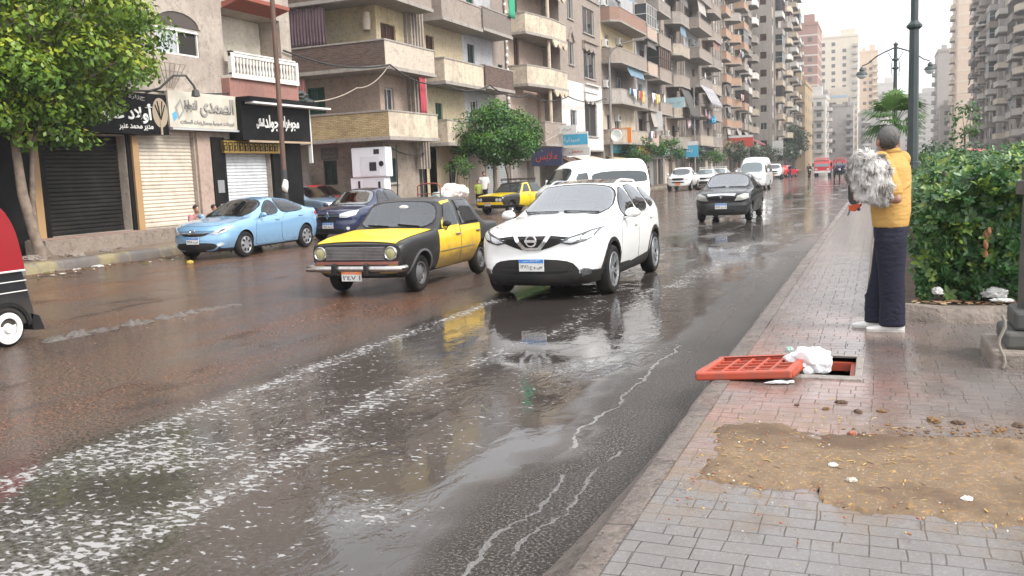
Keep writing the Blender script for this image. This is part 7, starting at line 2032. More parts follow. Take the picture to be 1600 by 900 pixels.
for i, (x, y, hz, rr_, lab) in enumerate([(-18.0, 72.0, 3.1, 1.35, 'round street tree just behind the white minibus'), (-17.6, 82.5, 3.2, 1.3, 'brighter street tree with a leaning trunk beside the white pickup'), (-18.3, 97, 2.9, 1.1, 'street tree behind the blue and white hanging sign'), (-17.8, 107, 2.7, 1.2, 'small street tree above the roof-rack cars'),
                                   (-18, 126, 3.6, 1.6, 'street tree left of the white van roof'), (-18, 146, 3.4, 1.8, 'street tree above the white van'), (-18, 166, 3.6, 2.0, 'street tree before the large dark tree')]):
 tree('street_tree', lab, (x, y, .24), (0, 0, hz, rr_, rr_ * 1.15, rr_ * .72), [([(0, .1, 0), (.05, -.15, 1.0), (0, 0, hz - .6)], [.13, .10, .08])], .17 if i < 4 else .26, [LM_ficus, LM_ficus, LM_far, LM_ficus, LM_far, LM_far, LM_far][i], M_bark, 22, 300 if i < 4 else 110, 20 + i, G_TR, (.4, .65) if i < 4 else (.6, .9), tone_add=[0, .18, 0, .1, .05, 0, 0][i])
tree('street_tree', 'large dark green tree standing out at the far end of the left kerb', (-16.6, 200, .24), (0, 0, 6.2, 3.2, 5, 3.2), [([(0, 0, 0), (.1, 0, 3)], [.3, .2])], .42, LM_far, M_bark, 36, 70, 41, None, (1.0, 1.6), tone_add=-.1)
tree('street_tree', 'lower dark tree in front of the large dark tree', (-16.4, 178, .24), (0, 0, 3.4, 2.4, 3.4, 1.6), [([(0, 0, 0), (.1, 0, 2)], [.2, .14])], .36, LM_far, M_bark, 24, 80, 42, None, (.8, 1.2))
# ---- planter with the hedge
b = MB(); b.box(.12, 4.33, 9.05, 700, .0, ZP + .10); setp(b.build('median_soil', pm('planter_soil', (.075, .052, .038), .85, var=.35, scale=6, bump=.8, bscale=18, dirt=(.16, .11, .07), dirt_amt=.6, dscale=4, coords='Position')), kind='structure')
M_ROCK = plaster('worn_stone', (.25, .21, .18), amt=.6, bump=1.2)
kp = MB(); kp.box(-.10, .11, 8.97, 40, .2, ZP + .13); kp.jitter(.012, 3); setp(kp.build('planter_kerb', M_ROCK, bevel=.02), kind='structure')
kp = MB(); nX = 40
for i in range(nX):
 x = .12 + i * (4.2 / nX)
rows = []
for x in np.linspace(.05, 4.33, 70):
 n1 = mnoise.noise(Vector((x * 2.1, 1.3, 0))); n2 = mnoise.noise(Vector((x * 6, 4.3, 0)))
 yf = 8.78 + .10 * n1 + .03 * n2
 rows.append([(x, yf, ZP - .02), (x, yf + .015, ZP + .06 + .03 * n2), (x, yf + .07 + .03 * n2, ZP + .13 + .03 * n1), (x, 9.08, ZP + .12 + .02 * n1), (x, 9.12, ZP)])
for i in range(len(rows) - 1): kp.add(rows[i] + rows[i + 1], [(j, j + 1, 5 + j + 1, 5 + j) for j in range(4)])
setp(kp.build('planter_kerb', M_ROCK, smooth=40), kind='structure')
def hedge(name, label, x0, x1, y0, y1, h, dens, leaf, seed, cat='hedge'):
 rs = np.random.RandomState(seed)
 t = thing(name, label, cat, ((x0 + x1) / 2, y0, .33))
 area = (x1 - x0) * (y1 - y0)
 pts = []
 def top(x, y): return (1 - .24 * math.exp(-(x - x0) / .3) - .13 * math.exp(-(y - y0) / .3)) * h + .24 * mnoise.noise(Vector((x * 1.6, y * 1.6, seed))) + .10 * mnoise.noise(Vector((x * 4, y * 4, seed)))
 n = int(dens * ((x1 - x0) * h + min(6, y1 - y0) * h + area * .8) * 1.25)
 while len(pts) < n:
  f = rs.rand()
  bl = .22 * mnoise.noise(Vector((rs.rand() * 3, len(pts) * .01, 2)))
  if f < .44:  # front face with depth
   x = rs.uniform(x0, x1); dpt = abs(rs.normal(0, .16)); zz = rs.uniform(.015, 1.0) ** .85
   y = y0 + .12 + dpt + .20 * mnoise.noise(Vector((x * 2.2, zz * 3, seed + 5))); z = zz * top(x, y); nn = (rs.normal(0, .4), -1, .55)
   y += .35 * max(0, .25 - zz)
  elif f < .64:
   y = rs.uniform(y0, min(y1, y0 + 6)); dpt = abs(rs.normal(0, .14)); zz = rs.uniform(.15, 1.0)
   x = x0 + .10 + dpt + .18 * mnoise.noise(Vector((y * 2.2, zz * 3, seed + 9))); z = zz * top(x, y); nn = (-1, rs.normal(0, .4), .55)
  else:
   x = rs.uniform(x0, x1); y = y0 + (y1 - y0) * rs.rand() ** 1.6; z = top(x, y) - abs(rs.normal(0, .07)); nn = (rs.normal(0, .3), -.3, 1)
  pts.append((x, y, z, *nn))
 P = np.array(pts)
 # each point is a rosette of leaves round an upright shoot
 V, F, T = [], [], []
 base = 0
 ox, oy, oz = t.location
 for i in range(len(P)):
  c = P[i, :3]; ax = P[i, 3:] + rs.normal(0, .35, 3); ax /= np.linalg.norm(ax)
  u = np.cross(ax, rs.normal(0, 1, 3)); u /= np.linalg.norm(u); v = np.cross(ax, u)
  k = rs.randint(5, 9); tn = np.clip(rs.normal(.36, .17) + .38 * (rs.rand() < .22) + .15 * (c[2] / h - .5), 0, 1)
  Ls = leaf * rs.uniform(.75, 1.25)
  for j in range(k):
   a = 2 * math.pi * j / k + rs.uniform(-.3, .3)
   d = (u * math.cos(a) + v * math.sin(a)) ; up_ = ax * rs.uniform(.15, .8)
   d = d + up_; d /= np.linalg.norm(d)
   s = np.cross(d, ax); s /= np.linalg.norm(s) + 1e-9
   nn = np.cross(s, d)
   L = Ls * rs.uniform(.7, 1.15); W = L * .24
   q = c + ax * rs.uniform(-.03, .02)
   V += [q, q + d * L * .45 + s * W + nn * L * .05, q + d * L * .8 + s * W * .75 - nn * L * .02, q + d * L - nn * L * .10, q + d * L * .8 - s * W * .75 - nn * L * .02, q + d * L * .45 - s * W + nn * L * .05, q + d * L * .5 - nn * L * .03]
   F += [(base, base + 1, base + 6), (base + 1, base + 2, base + 6), (base + 2, base + 3, base + 6), (base + 3, base + 4, base + 6), (base + 4, base + 5, base + 6), (base + 5, base, base + 6)]
   T += [tn + rs.normal(0, .07)] * 6
   base += 7
 V = np.array(V) - np.array([ox, oy, oz - .33]) + np.array([0, 0, 0])
 V[:, 2] = V[:, 2] + 0
 me = fastmesh('foliage', V, np.array(F), LM_hedge, smooth=False)
 a = me.attributes.new('tone', 'FLOAT', 'FACE'); a.data.foreach_set('value', np.clip(np.array(T), 0, 1).astype(np.float32))
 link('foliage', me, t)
 b = MB()
 for i in range(int(area * 5) + 10):
  x, y = rs.uniform(x0 + .15, x1 - .1) - ox, rs.uniform(y0 + .25, min(y1, y0 + 5)) - oy
  b.tube([(x, y, -.05), (x + rs.normal(0, .08), y + rs.normal(0, .08), h * .5), (x + rs.normal(0, .16), y + rs.normal(0, .16), h * .92)], [.016, .012, .005], 5)
 b.build('stems', M_bark, t)
 # dark leafy core so that no daylight passes straight through
 rs2 = np.random.RandomState(seed + 1)
 m = int(area * 240)
 Cc = np.stack([rs2.uniform(x0 + .35, x1, m) - ox, rs2.uniform(y0 + .45, y1, m) - oy, rs2.uniform(.03, h * .9, m)], 1)
 link('inner_foliage', leaves_mesh('inner_foliage', Cc, rs2.normal(0, 1, (m, 3)), leaf * 2.2, rs2.uniform(0, .3, m), LM_hedge, seed), t)
 return t
hedge('hedge', 'glossy green hedge in the stone-edged planter, right of the standing man', .36, 4.2, 9.12, 14.5, 1.36, 170, .074, 7)
hedge('hedge', 'farther stretch of low hedge behind the near hedge, around the lamp post', .5, 4.2, 15.2, 22.0, 1.15, 26, .17, 9)
hedge('shrub_row', 'distant low shrubs along the median beyond the palm', .4, 4.0, 40, 75, 1.3, 3.0, .34, 11, 'shrubs')
# yellow and red-tipped shoots and dried leaves, a wilting brown bunch
b = MB(); rs = np.random.RandomState(5)
for i in range(6):
 b.ball((rs.normal(0, .03), rs.normal(0, .012), rs.normal(0, .05)), (.016, .008, .038), 6, 5)
b.jitter(.012, 20); setp(b.build('dead_leaves', pm('dead_leaf', (.20, .085, .035), .7, var=.3)), 'drooping bunch of brown dead leaves on the front of the hedge', 'dead leaves').location = (.92, 9.1, .92)
# palm on the median
pt = thing('palm_tree', 'small fan palm on the median behind the man and the lamp post', 'palm', (.42, 34.5, .33))
b = MB(); b.tube([(0, 0, 0), (.05, 0, 1.2), (.08, 0, 2.6)], [.22, .19, .17], 10); b.jitter(.03, 6); b.build('trunk', pm('palm_bark', (.12, .095, .075), .9, var=.4, bump=.8), pt, 60)
rs = np.random.RandomState(3); V = []; F = []; T = []
for i in range(30):
 az = rs.uniform(0, 2 * math.pi); el = rs.uniform(-.35, 1.35)
 dr = np.array([math.cos(az) * math.cos(el), math.sin(az) * math.cos(el), math.sin(el)])
 hub = np.array([.08, 0, 2.65]) + dr * rs.uniform(.45, .8)
 side = np.cross(dr, [0, 0, 1.0]); side /= np.linalg.norm(side); nr = np.cross(side, dr)
 fan = rs.uniform(.68, .92)
 V0 = np.array([.08, 0, 2.6]); w_ = side * .015
 k0 = len(V); V += [V0 - w_, V0 + w_, hub + w_, hub - w_]; F += [(k0, k0 + 1, k0 + 2, k0 + 3)]; T += [.2]
 for j in range(17):
  a = -1.35 + 2.7 * j / 16
  d = dr * math.cos(a) + side * math.sin(a); s = -dr * math.sin(a) + side * math.cos(a)
  L = fan * (.75 + .25 * math.cos(a)) * rs.uniform(.9, 1.1)
  tip = hub + d * L + np.array([0, 0, -.22 * L * (1 + .4 * rs.rand())]) - nr * .02
  mid = hub + d * L * .55 + nr * .03
  k0 = len(V); V += [hub, mid + s * .035, tip, mid - s * .035]; F += [(k0, k0 + 1, k0 + 2, k0 + 3)]; T += [.45 + .3 * math.sin(el) + rs.normal(0, .1)]
me = fastmesh('fronds', np.array(V), np.array(F), LM_palm); a = me.attributes.new('tone', 'FLOAT', 'FACE'); a.data.foreach_set('value', np.clip(np.array(T), 0, 1).astype(np.float32)); link('crown', me, pt)
tree('median_tree', 'slim pale young tree on the far side of the hedge under the plain grey tower', (3.6, 46, .33), (0, 0, 2.9, .75, .75, 1.1), [([(0, 0, 0), (.05, 0, 1.4), (0, 0, 2.6)], [.07, .06, .04])], .22, LM_palm, M_bark, 10, 110, 51, None, (.35, .5))
tree('round_shrub', 'round clipped shrub on the median beyond the hedge', (4.0, 62, .33), (0, 0, 1.3, 2.0, 1.6, .9), [([(0, 0, 0), (0, 0, .8)], [.08, .06])], .22, LM_far, M_bark, 24, 110, 52, None, (.6, .9), cat='shrub', tone_add=.15)
tree('median_tree', 'yellowish bush at the right edge behind the hedge', (5.2, 28, .2), (0, 0, 1.9, .8, .7, .8), [([(0, 0, 0), (0, 0, 1.2)], [.05, .04])], .16, LM_yellow, M_bark, 10, 150, 53, None, (.35, .5), cat='bush', tone_add=.3)
# ================================================================ people
def remesh(b, vox, smooth=3, name='body'):
 me = b.mesh(name, [])
 o = bpy.data.objects.new('tmp', me); COL.objects.link(o)
 m = o.modifiers.new('r', 'REMESH'); m.mode = 'VOXEL'; m.voxel_size = vox; m.use_smooth_shade = True
 s = o.modifiers.new('s', 'SMOOTH'); s.factor = .5; s.iterations = smooth
 bpy.context.view_layer.update()
 out = bpy.data.meshes.new_from_object(o.evaluated_get(bpy.context.evaluated_depsgraph_get()))
 bpy.data.objects.remove(o)
 out.name = name
 out.polygons.foreach_set('use_smooth', [True] * len(out.polygons))
 return out
def limb(b, pts, rs, n=10):
 """tapered limb with round ends"""
 pts = [Vector(p) for p in pts]
 d0 = (pts[0] - pts[1]).normalized(); d1 = (pts[-1] - pts[-2]).normalized()
 P = [pts[0] + d0 * rs[0] * .95, pts[0] + d0 * rs[0] * .6] + pts + [pts[-1] + d1 * rs[-1] * .6, pts[-1] + d1 * rs[-1] * .95]
 Q = [rs[0] * .3, rs[0] * .8] + list(rs) + [rs[-1] * .8, rs[-1] * .3]
 b.tube(P, Q, n)
def rings(b, rr, n=20):
 """closed loft of elliptical rings: (x, y, z, rx, ry, twist)"""
 V = []
 for (x, y, z, rx, ry, tw) in rr:
  for k in range(n):
   a = 2 * math.pi * k / n
   px, py = rx * math.copysign(abs(math.cos(a)) ** .85, math.cos(a)), ry * math.copysign(abs(math.sin(a)) ** .85, math.sin(a))
   V.append((x + px * math.cos(tw) - py * math.sin(tw), y + px * math.sin(tw) + py * math.cos(tw), z))
 F = []
 for i in range(len(rr) - 1):
  for k in range(n): F.append((i * n + k, i * n + (k + 1) % n, (i + 1) * n + (k + 1) % n, (i + 1) * n + k))
 F.append(tuple(range(n))[::-1]); F.append(tuple((len(rr) - 1) * n + k for k in range(n)))
 b.add(V, F)
def rot2(p, a): return (p[0] * math.cos(a) - p[1] * math.sin(a), p[0] * math.sin(a) + p[1] * math.cos(a), p[2])
def head_parts(b, c, tw, s=1.0):
 """skull, jaw, nose, ears; the face looks along -Y turned by tw"""
 def H(x, y, z):
  q = rot2((x, y, z), tw); return (c[0] + q[0] * s, c[1] + q[1] * s, c[2] + q[2] * s)
 def el(x, y, z, rx, ry, rz_):
  bb = MB(); bb.ball((0, 0, 0), (rx * s, ry * s, rz_ * s), 16, 12)
  M_ = Matrix.Rotation(tw, 3, 'Z'); cc = Vector(H(x, y, z))
  b.add([M_ @ Vector(v) + cc for v in bb.v], bb.f)
 el(0, .015, .03, .076, .098, .092); el(0, -.03, -.055, .056, .062, .062); el(0, -.062, -.088, .028, .026, .022)
 limb(b, [H(0, -.095, .005), H(0, -.112, -.028)], [.011 * s, .017 * s], 8)
 el(0, -.088, .03, .045, .014, .012)
 for k in (-1, 1): el(k * .084, .010, -.012, .013, .024, .036); el(k * .033, -.07, -.045, .022, .02, .025)
 el(0, -.088, -.058, .026, .012, .008)
 return H
def hand_parts(b, wrist, palm_dir, side, curl=.6, s=1.0):
 """palm plus four unequal fingers and a thumb; palm_dir points along the hand, side towards the thumb"""
 w = Vector(wrist); d = Vector(palm_dir).normalized(); u = Vector(side).normalized(); u = (u - d * u.dot(d)).normalized(); nn = d.cross(u)
 limb(b, [w, w + d * .045 * s, w + d * .085 * s], [.026 * s, .036 * s, .034 * s], 8)
 for i, L in enumerate((.070, .080, .074, .058)):
  o_ = w + d * .085 * s + u * (.027 - .018 * i) * s
  p1 = o_ + (d * math.cos(curl * .4) + nn * math.sin(curl * .4)) * L * .42 * s
  p2 = p1 + (d * math.cos(curl) + nn * math.sin(curl)) * L * .33 * s
  p3 = p2 + (d * math.cos(curl * 1.6) + nn * math.sin(curl * 1.6)) * L * .25 * s
  b.tube([o_ - d * .03 * s, o_, p1, p2, p3], [.009 * s, .0095 * s, .009 * s, .008 * s, .006 * s], 7)
 t0 = w + d * .03 * s + u * .03 * s
 t1 = t0 + (d * .6 + u * .75 + nn * .2).normalized() * .035 * s
 t2 = t1 + (d * .85 + u * .3 + nn * .4).normalized() * .03 * s
 b.tube([t0 - u * .015 * s, t0, t1, t2], [.012 * s, .012 * s, .011 * s, .008 * s], 7)
M_skin = pm('skin_brown', (.30, .155, .10), .55, var=.12, scale=14)
M_skin2 = pm('skin_tan', (.36, .20, .14), .55, var=.12, scale=14)
k = NT('grey_hair'); p = k.pos('Object'); sz_ = k.n('SeparateXYZ'); k.L(p, sz_.inputs[0])
hg_ = k.ramp(k.math('ADD', k.math('SUBTRACT', sz_.outputs[2], 1.18), k.math('MULTIPLY', k.noise(p, 55, 4, .7), .18)), [(.44, (.035, .032, .03)), (.62, (.19, .185, .18))])
M_hairg = k.out(hg_, .85, k.bump(k.noise(p, 95, 4), 1., .01), spec=.2)
M_hairb = pm('black_hair', (.015, .013, .012), .7, var=.3, bump=.6, bscale=120)
M_eye = pm('eye_dark', (.03, .02, .018), .2)
# ---------------- the standing man in the yellow polo shirt
def cloth(name, col, var=.1, bump=.35):
 k = NT(name); p = k.pos('Object')
 c = k.mix(k.noise(p, 5, 4), mul(col, 1 - var), mul(col, 1 + var))
 n1 = k.noise(k.scale(p, (1, 1, 2.2)), 7, 4, .5, 1.2)
 nm = k.bump(n1, bump, .05)
 nm = k.bump(k.noise(p, 220, 2), .12, .003, nm)
 return k.out(c, .85, nm, spec=.25)
C_poly = cloth('yellow_polo_cloth', (.46, .275, .085))
C_navy = cloth('navy_trouser_cloth', (.016, .017, .030), .15)
man = thing('person', 'man in yellow polo shirt and navy trousers standing on the pavement holding a fluffy fleece', 'man', (.10, 8.34, ZP), R(-90))
TW = R(-24)
body = MB()
sh_l, sh_r = rot2((.185, .0, 1.45), TW), rot2((-.185, .0, 1.45), TW)
sh_l = (sh_l[0], sh_l[1] + .0, sh_l[2])
el_l = (.27, .04, 1.145); wr_l = (.19, -.20, 1.16)
el_r = (-.25, -.06, 1.20); wr_r = (-.06, -.24, 1.30)
hip = [(.09, .0, .92), (-.09, .0, .92)]
ft = [(.085, .02, .09), (-.105, -.10, .09)]
for hp, f in zip(hip, ft):
 limb(body, [hp, ((hp[0] + f[0]) / 2, (hp[1] + f[1]) / 2 - .02, .50), (f[0], f[1], f[2])], [.085, .058, .042])
rings(body, [(0, 0, .86, .15, .11, 0), (0, 0, 1.0, .155, .12, TW * .4), (0, 0, 1.2, .155, .115, TW * .8), (0, 0, 1.38, .17, .11, TW), (0, .01, 1.47, .12, .08, TW)])
for s_, e_, w_ in ((sh_l, el_l, wr_l), (sh_r, el_r, wr_r)): limb(body, [s_, e_], [.058, .043]); limb(body, [e_, w_], [.044, .030])
hd = (-.01, -.030, 1.622)
limb(body, [(0, .012, 1.43), (-.005, -.005, 1.58)], [.062, .056])
HT = R(-70)
H = head_parts(body, hd, HT, 1.04)
bmesh_body = remesh(body, .011, 2)
mb2 = MB(); hand_parts(mb2, wr_l, (-.55, -.75, .1), (0, 0, 1), .7); hand_parts(mb2, wr_r, (.6, -.6, .1), (0, 0, 1), .8)
bm = bmesh.new(); bm.from_mesh(bmesh_body); hm = mb2.mesh('hands', []); bm.from_mesh(hm); bm.to_mesh(bmesh_body); bm.free()
bmesh_body.polygons.foreach_set('use_smooth', [True] * len(bmesh_body.polygons))
bmesh_body.materials.append(M_skin)
link('body', bmesh_body, man)
# hair: a close cap a little larger than the skull, cut at the hairline
hb = MB(); hb.ball((0, 0, 0), (.080, .1015, .095), 32, 24)
Mh = Matrix.Rotation(HT, 3, 'Z'); cc = Vector(hd) + Mh @ Vector((0, .018 * 1.04, .034 * 1.04))
keep = MB(); vs = []
for v in hb.v:
 q = Vector(v) * 1.04; r_ = mnoise.noise(Vector(v) * 60) * .003
 vs.append(q * (1 + r_ / .09))
fs = [f for f in hb.f if sum(hb.v[i][2] for i in f) / 4 > (-.105 if sum(hb.v[i][1] for i in f) / 4 > -.005 else .018 + .5 * max(0, -(sum(hb.v[i][1] for i in f) / 4) - .05)) - (0.0)]
keep.add([Mh @ q + cc for q in vs], fs)
ho = keep.build('hair', M_hairg, man, 80); md = ho.modifiers.new('thickness', 'SOLIDIFY'); md.thickness = .006; md.offset = -1
hv = np.array([v.co[:] for v in ho.data.vertices]); hn = np.array([v.normal[:] for v in ho.data.vertices]); rs = np.random.RandomState(2); V, F = [], []
cen = hv.mean(0)
for q in rs.randint(0, len(hv), 2600):
 n0 = hv[q] - cen; n0 /= np.linalg.norm(n0); p0 = hv[q] + rs.normal(0, .005, 3); d = np.array([0, 0, -1.]) + rs.normal(0, .45, 3); d -= n0 * d.dot(n0) * .8; d /= np.linalg.norm(d); s_ = np.cross(d, n0) * .0016
 b0 = len(V); V += [p0 - s_, p0 + s_, p0 + d * .017 + n0 * .005 + s_, p0 + d * .017 + n0 * .005 - s_]; F.append((b0, b0 + 1, b0 + 2, b0 + 3))
link('hair_strands', fastmesh('hair_strands', np.array(V), np.array(F), M_hairg), ho)
for k_ in (-1, 1):
 e = MB(); e.ball(H(k_ * .033, -.083, .004), .011, 10, 8); e.build('eye', M_eye, man, 60)
# polo shirt
sh = MB()
rings(sh, [(0, .0, .90, .178, .142, TW * .3), (0, .0, .93, .182, .146, TW * .3), (.0, .0, 1.04, .184, .158, TW * .5), (0, .0, 1.18, .182, .150, TW * .8), (0, .005, 1.30, .196, .140, TW), (0, .01, 1.40, .198, .125, TW), (0, .012, 1.455, .165, .098, TW), (0, .012, 1.50, .098, .080, TW), (0, .008, 1.53, .075, .072, TW)])
for s_, e_ in ((sh_l, el_l), (sh_r, el_r)):
 v = Vector(e_) - Vector(s_)
 limb(sh, [Vector(s_) - v * .05, Vector(s_) + v * .35, Vector(s_) + v * .76], [.080, .080, .082])
for i in range(9):
 z = .95 + .045 * i; a0 = 1.2 * i
 P = [rot2((.183 * math.cos(a0 + t), .150 * math.sin(a0 + t), z + .05 * math.sin(t * 2 + i)), TW * .6) for t in np.linspace(0, 1.3, 9)]
 sh.tube(P, [.003, .006, .008, .009, .009, .008, .007, .005, .003], 6)
sm_ = remesh(sh, .011, 3, 'polo_shirt'); sm_.materials.append(C_poly); so_ = link('polo_shirt', sm_, man)
cl = MB()
for i in range(24):
 a, a2 = 2 * math.pi * i / 24, 2 * math.pi * (i + 1) / 24
 def cr(a, r, z): return rot2((r * 1.02 * math.cos(a), r * math.sin(a) + .004, z + .016 * math.sin(a)), TW)
 cl.add([cr(a, .066, 1.55), cr(a2, .066, 1.55), cr(a2, .080, 1.512), cr(a, .080, 1.512), cr(a, .060, 1.545), cr(a2, .060, 1.545)], [(0, 1, 2, 3), (0, 1, 5, 4)])
co_ = cl.build('collar', C_poly, so_, 70); md = co_.modifiers.new('thickness', 'SOLIDIFY'); md.thickness = .006
# trousers
tr_ = MB()
rings(tr_, [(0, .0, .80, .165, .135, 0), (0, .0, .88, .168, .138, 0), (0, 0, 1.0, .150, .120, 0)])
for hp, f in zip(hip, ft):
 rings(tr_, [(f[0], f[1], .05, .084, .108, 0), (f[0], f[1], .10, .082, .105, 0), (f[0] * 1.0, f[1], .25, .083, .102, 0), ((hp[0] + f[0]) / 2, (hp[1] + f[1]) / 2, .50, .094, .106, 0), (hp[0] * .95, hp[1], .78, .105, .130, 0), (hp[0] * .9, hp[1], .90, .09, .12, 0)])
 for i in range(7):
  z = .07 + .045 * i; a0 = 2.1 * i
  tr_.tube([(f[0] + .084 * math.cos(a0 + t), f[1] + .104 * math.sin(a0 + t), z + .03 * math.sin(t * 1.5 + i)) for t in np.linspace(0, 1.6, 8)], [.002, .005, .007, .008, .008, .007, .005, .002], 6)
tm_ = remesh(tr_, .012, 3, 'trousers'); tm_.materials.append(C_navy); link('trousers', tm_, man)
M_shoe = pm('white_leather_shoe', (.66, .65, .62), .5, var=.06, dirt=(.4, .36, .3), dirt_amt=.4, dscale=10)
M_sole = pm('white_rubber_sole', (.55, .53, .49), .7, dirt=(.25, .2, .16), dirt_amt=.5, dscale=9)
for f in ft:
 s_ = MB()
 x0 = f[0]
 prof = [(.09, .030, .075), (.05, .038, .085), (0, .042, .092), (-.06, .045, .075), (-.12, .047, .055), (-.18, .042, .045), (-.215, .026, .036)]
 V = []
 n = 12
 for (y, hw, h) in prof:
  for k in range(n):
   a = math.pi * k / (n - 1)
   V.append((x0 + hw * math.cos(a), f[1] + y + .01, .022 + (h - .022) * math.sin(a) ** .8))
 F = [(i * n + k, i * n + k + 1, (i + 1) * n + k + 1, (i + 1) * n + k) for i in range(len(prof) - 1) for k in range(n - 1)] + [tuple(range(n)), tuple((len(prof) - 1) * n + k for k in range(n))[::-1]] + [(i * n, (i + 1) * n, (i + 1) * n + n - 1, i * n + n - 1) for i in range(len(prof) - 1)]
 s_.add(V, F); so2 = s_.build('shoe', M_shoe, man, 50)
 s3_ = MB(); out = [(x0 + hw * 1.08, f[1] + y + .01) for y, hw, h in prof] + [(x0 - hw * 1.08, f[1] + y + .01) for y, hw, h in prof[::-1]]
 s3_.prism(chaikin(out, 1), 2, .001, .024); s3_.build('sole', M_sole, so2)
# fluffy grey fleece carried on the left arm (a thing of its own, hanging in front of the shirt)
fl = thing('fluffy_fleece', 'bundle of long-haired pale grey fleece held against the chest of the man in yellow', 'fleece', (-.065, 8.12, 1.585))
fl.scale = (.84, .84, .84)
core = MB()
blobs = [(.0, .0, .0, .165, .13, .19), (-.06, .0, .14, .13, .11, .12), (.10, -.02, -.13, .15, .12, .13), (-.10, .02, .04, .12, .10, .15), (.03, -.03, .08, .14, .11, .13), (.06, -.02, -.02, .15, .11, .14), (.0, 0, -.16, .12, .10, .08)]
for (x, y, z, rx, ry, rz_) in blobs: core.ball((x, y, z), (rx, ry, rz_), 16, 12)
cm = remesh(core, .02, 4, 'core'); cm.materials.append(pm('fleece_grey', (.33, .315, .29), .95, var=.3, scale=9)); link('core', cm, fl)
k = NT('fleece_hair'); a_ = k.n('Attribute'); a_.attribute_name = 'tone'
M_fl = k.out(k.ramp(a_.outputs['Fac'], [(0., (.17, .15, .13)), (.4, (.50, .48, .45)), (1., (.76, .74, .71))]), .9, spec=.2)
rs = np.random.RandomState(17)
pts = np.array([v.co[:] for v in cm.vertices]); nrm = np.array([v.normal[:] for v in cm.vertices])
sel = rs.randint(0, len(pts), 15000)
V, F, T = [], [], []
for q in sel:
 p0 = pts[q] + rs.normal(0, .008, 3); n0 = nrm[q]
 tuft = np.array(mnoise.noise_vector(Vector(pts[q]) * 14));
 d = n0 * .55 + tuft * .9 + np.array([.05, 0, -.55]); d /= np.linalg.norm(d)
 L = rs.uniform(.028, .055); d2 = d + np.array([0, 0, -.5]) + tuft * .6; d2 /= np.linalg.norm(d2)
 s_ = np.cross(d, n0); s_ /= np.linalg.norm(s_) + 1e-9; s_ *= .0026
 m_ = p0 + d * L * .55; e_ = m_ + d2 * L * .5
 b0 = len(V); V += [p0 - s_, p0 + s_, m_ + s_, m_ - s_, e_ + s_ * .3, e_ - s_ * .3]
 F += [(b0, b0 + 1, b0 + 2, b0 + 3), (b0 + 3, b0 + 2, b0 + 4, b0 + 5)]
 tt_ = .55 + .9 * mnoise.noise(Vector(pts[q]) * 11) + rs.normal(0, .16); T += [tt_, tt_ + .1]
me = fastmesh('long_hair', np.array(V), np.array(F), M_fl); at = me.attributes.new('tone', 'FLOAT', 'FACE'); at.data.foreach_set('value', np.clip(np.array(T), 0, 1).astype(np.float32)); link('long_hair', me, fl)
# dark bag with orange trim below the fleece
bg = thing('bag', 'flat dark grey bag with orange trim hanging below the fleece', 'bag', (-.195, 8.42, 1.46), R(-12))
bg.scale = (.72, .72, .72)
b = MB(); b.prism(chaikin([(-.062, -.17), (.075, -.155), (.07, .12), (.03, .155), (-.04, .15), (-.072, .08)], 2), 1, -.035, .035); b.build('panel', pm('bag_dark_grey', (.055, .05, .05), .75, bump=.2), bg, bevel=.01)
M_or = pm('orange_trim', (.58, .085, .02), .55)
b = MB(); b.prism([(-.06, -.235), (.01, -.25), (.085, -.18), (.085, -.155), (-.06, -.172)], 1, -.03, .03); b.build('orange_trim', M_or, bg, bevel=.008)
b = MB(); b.prism([(-.045, .15), (.05, .15), (.035, .23), (-.03, .225)], 1, -.03, .03); b.build('orange_trim', M_or, bg, bevel=.008)
b = MB(); b.tube([(-.05, 0, -.235), (-.075, 0, -.30)], .008, 6); b.tube([(.03, 0, -.20), (.065, 0, -.235)], .02, 8); b.build('strap', pm('blue_strap', (.05, .10, .16), .6), bg)
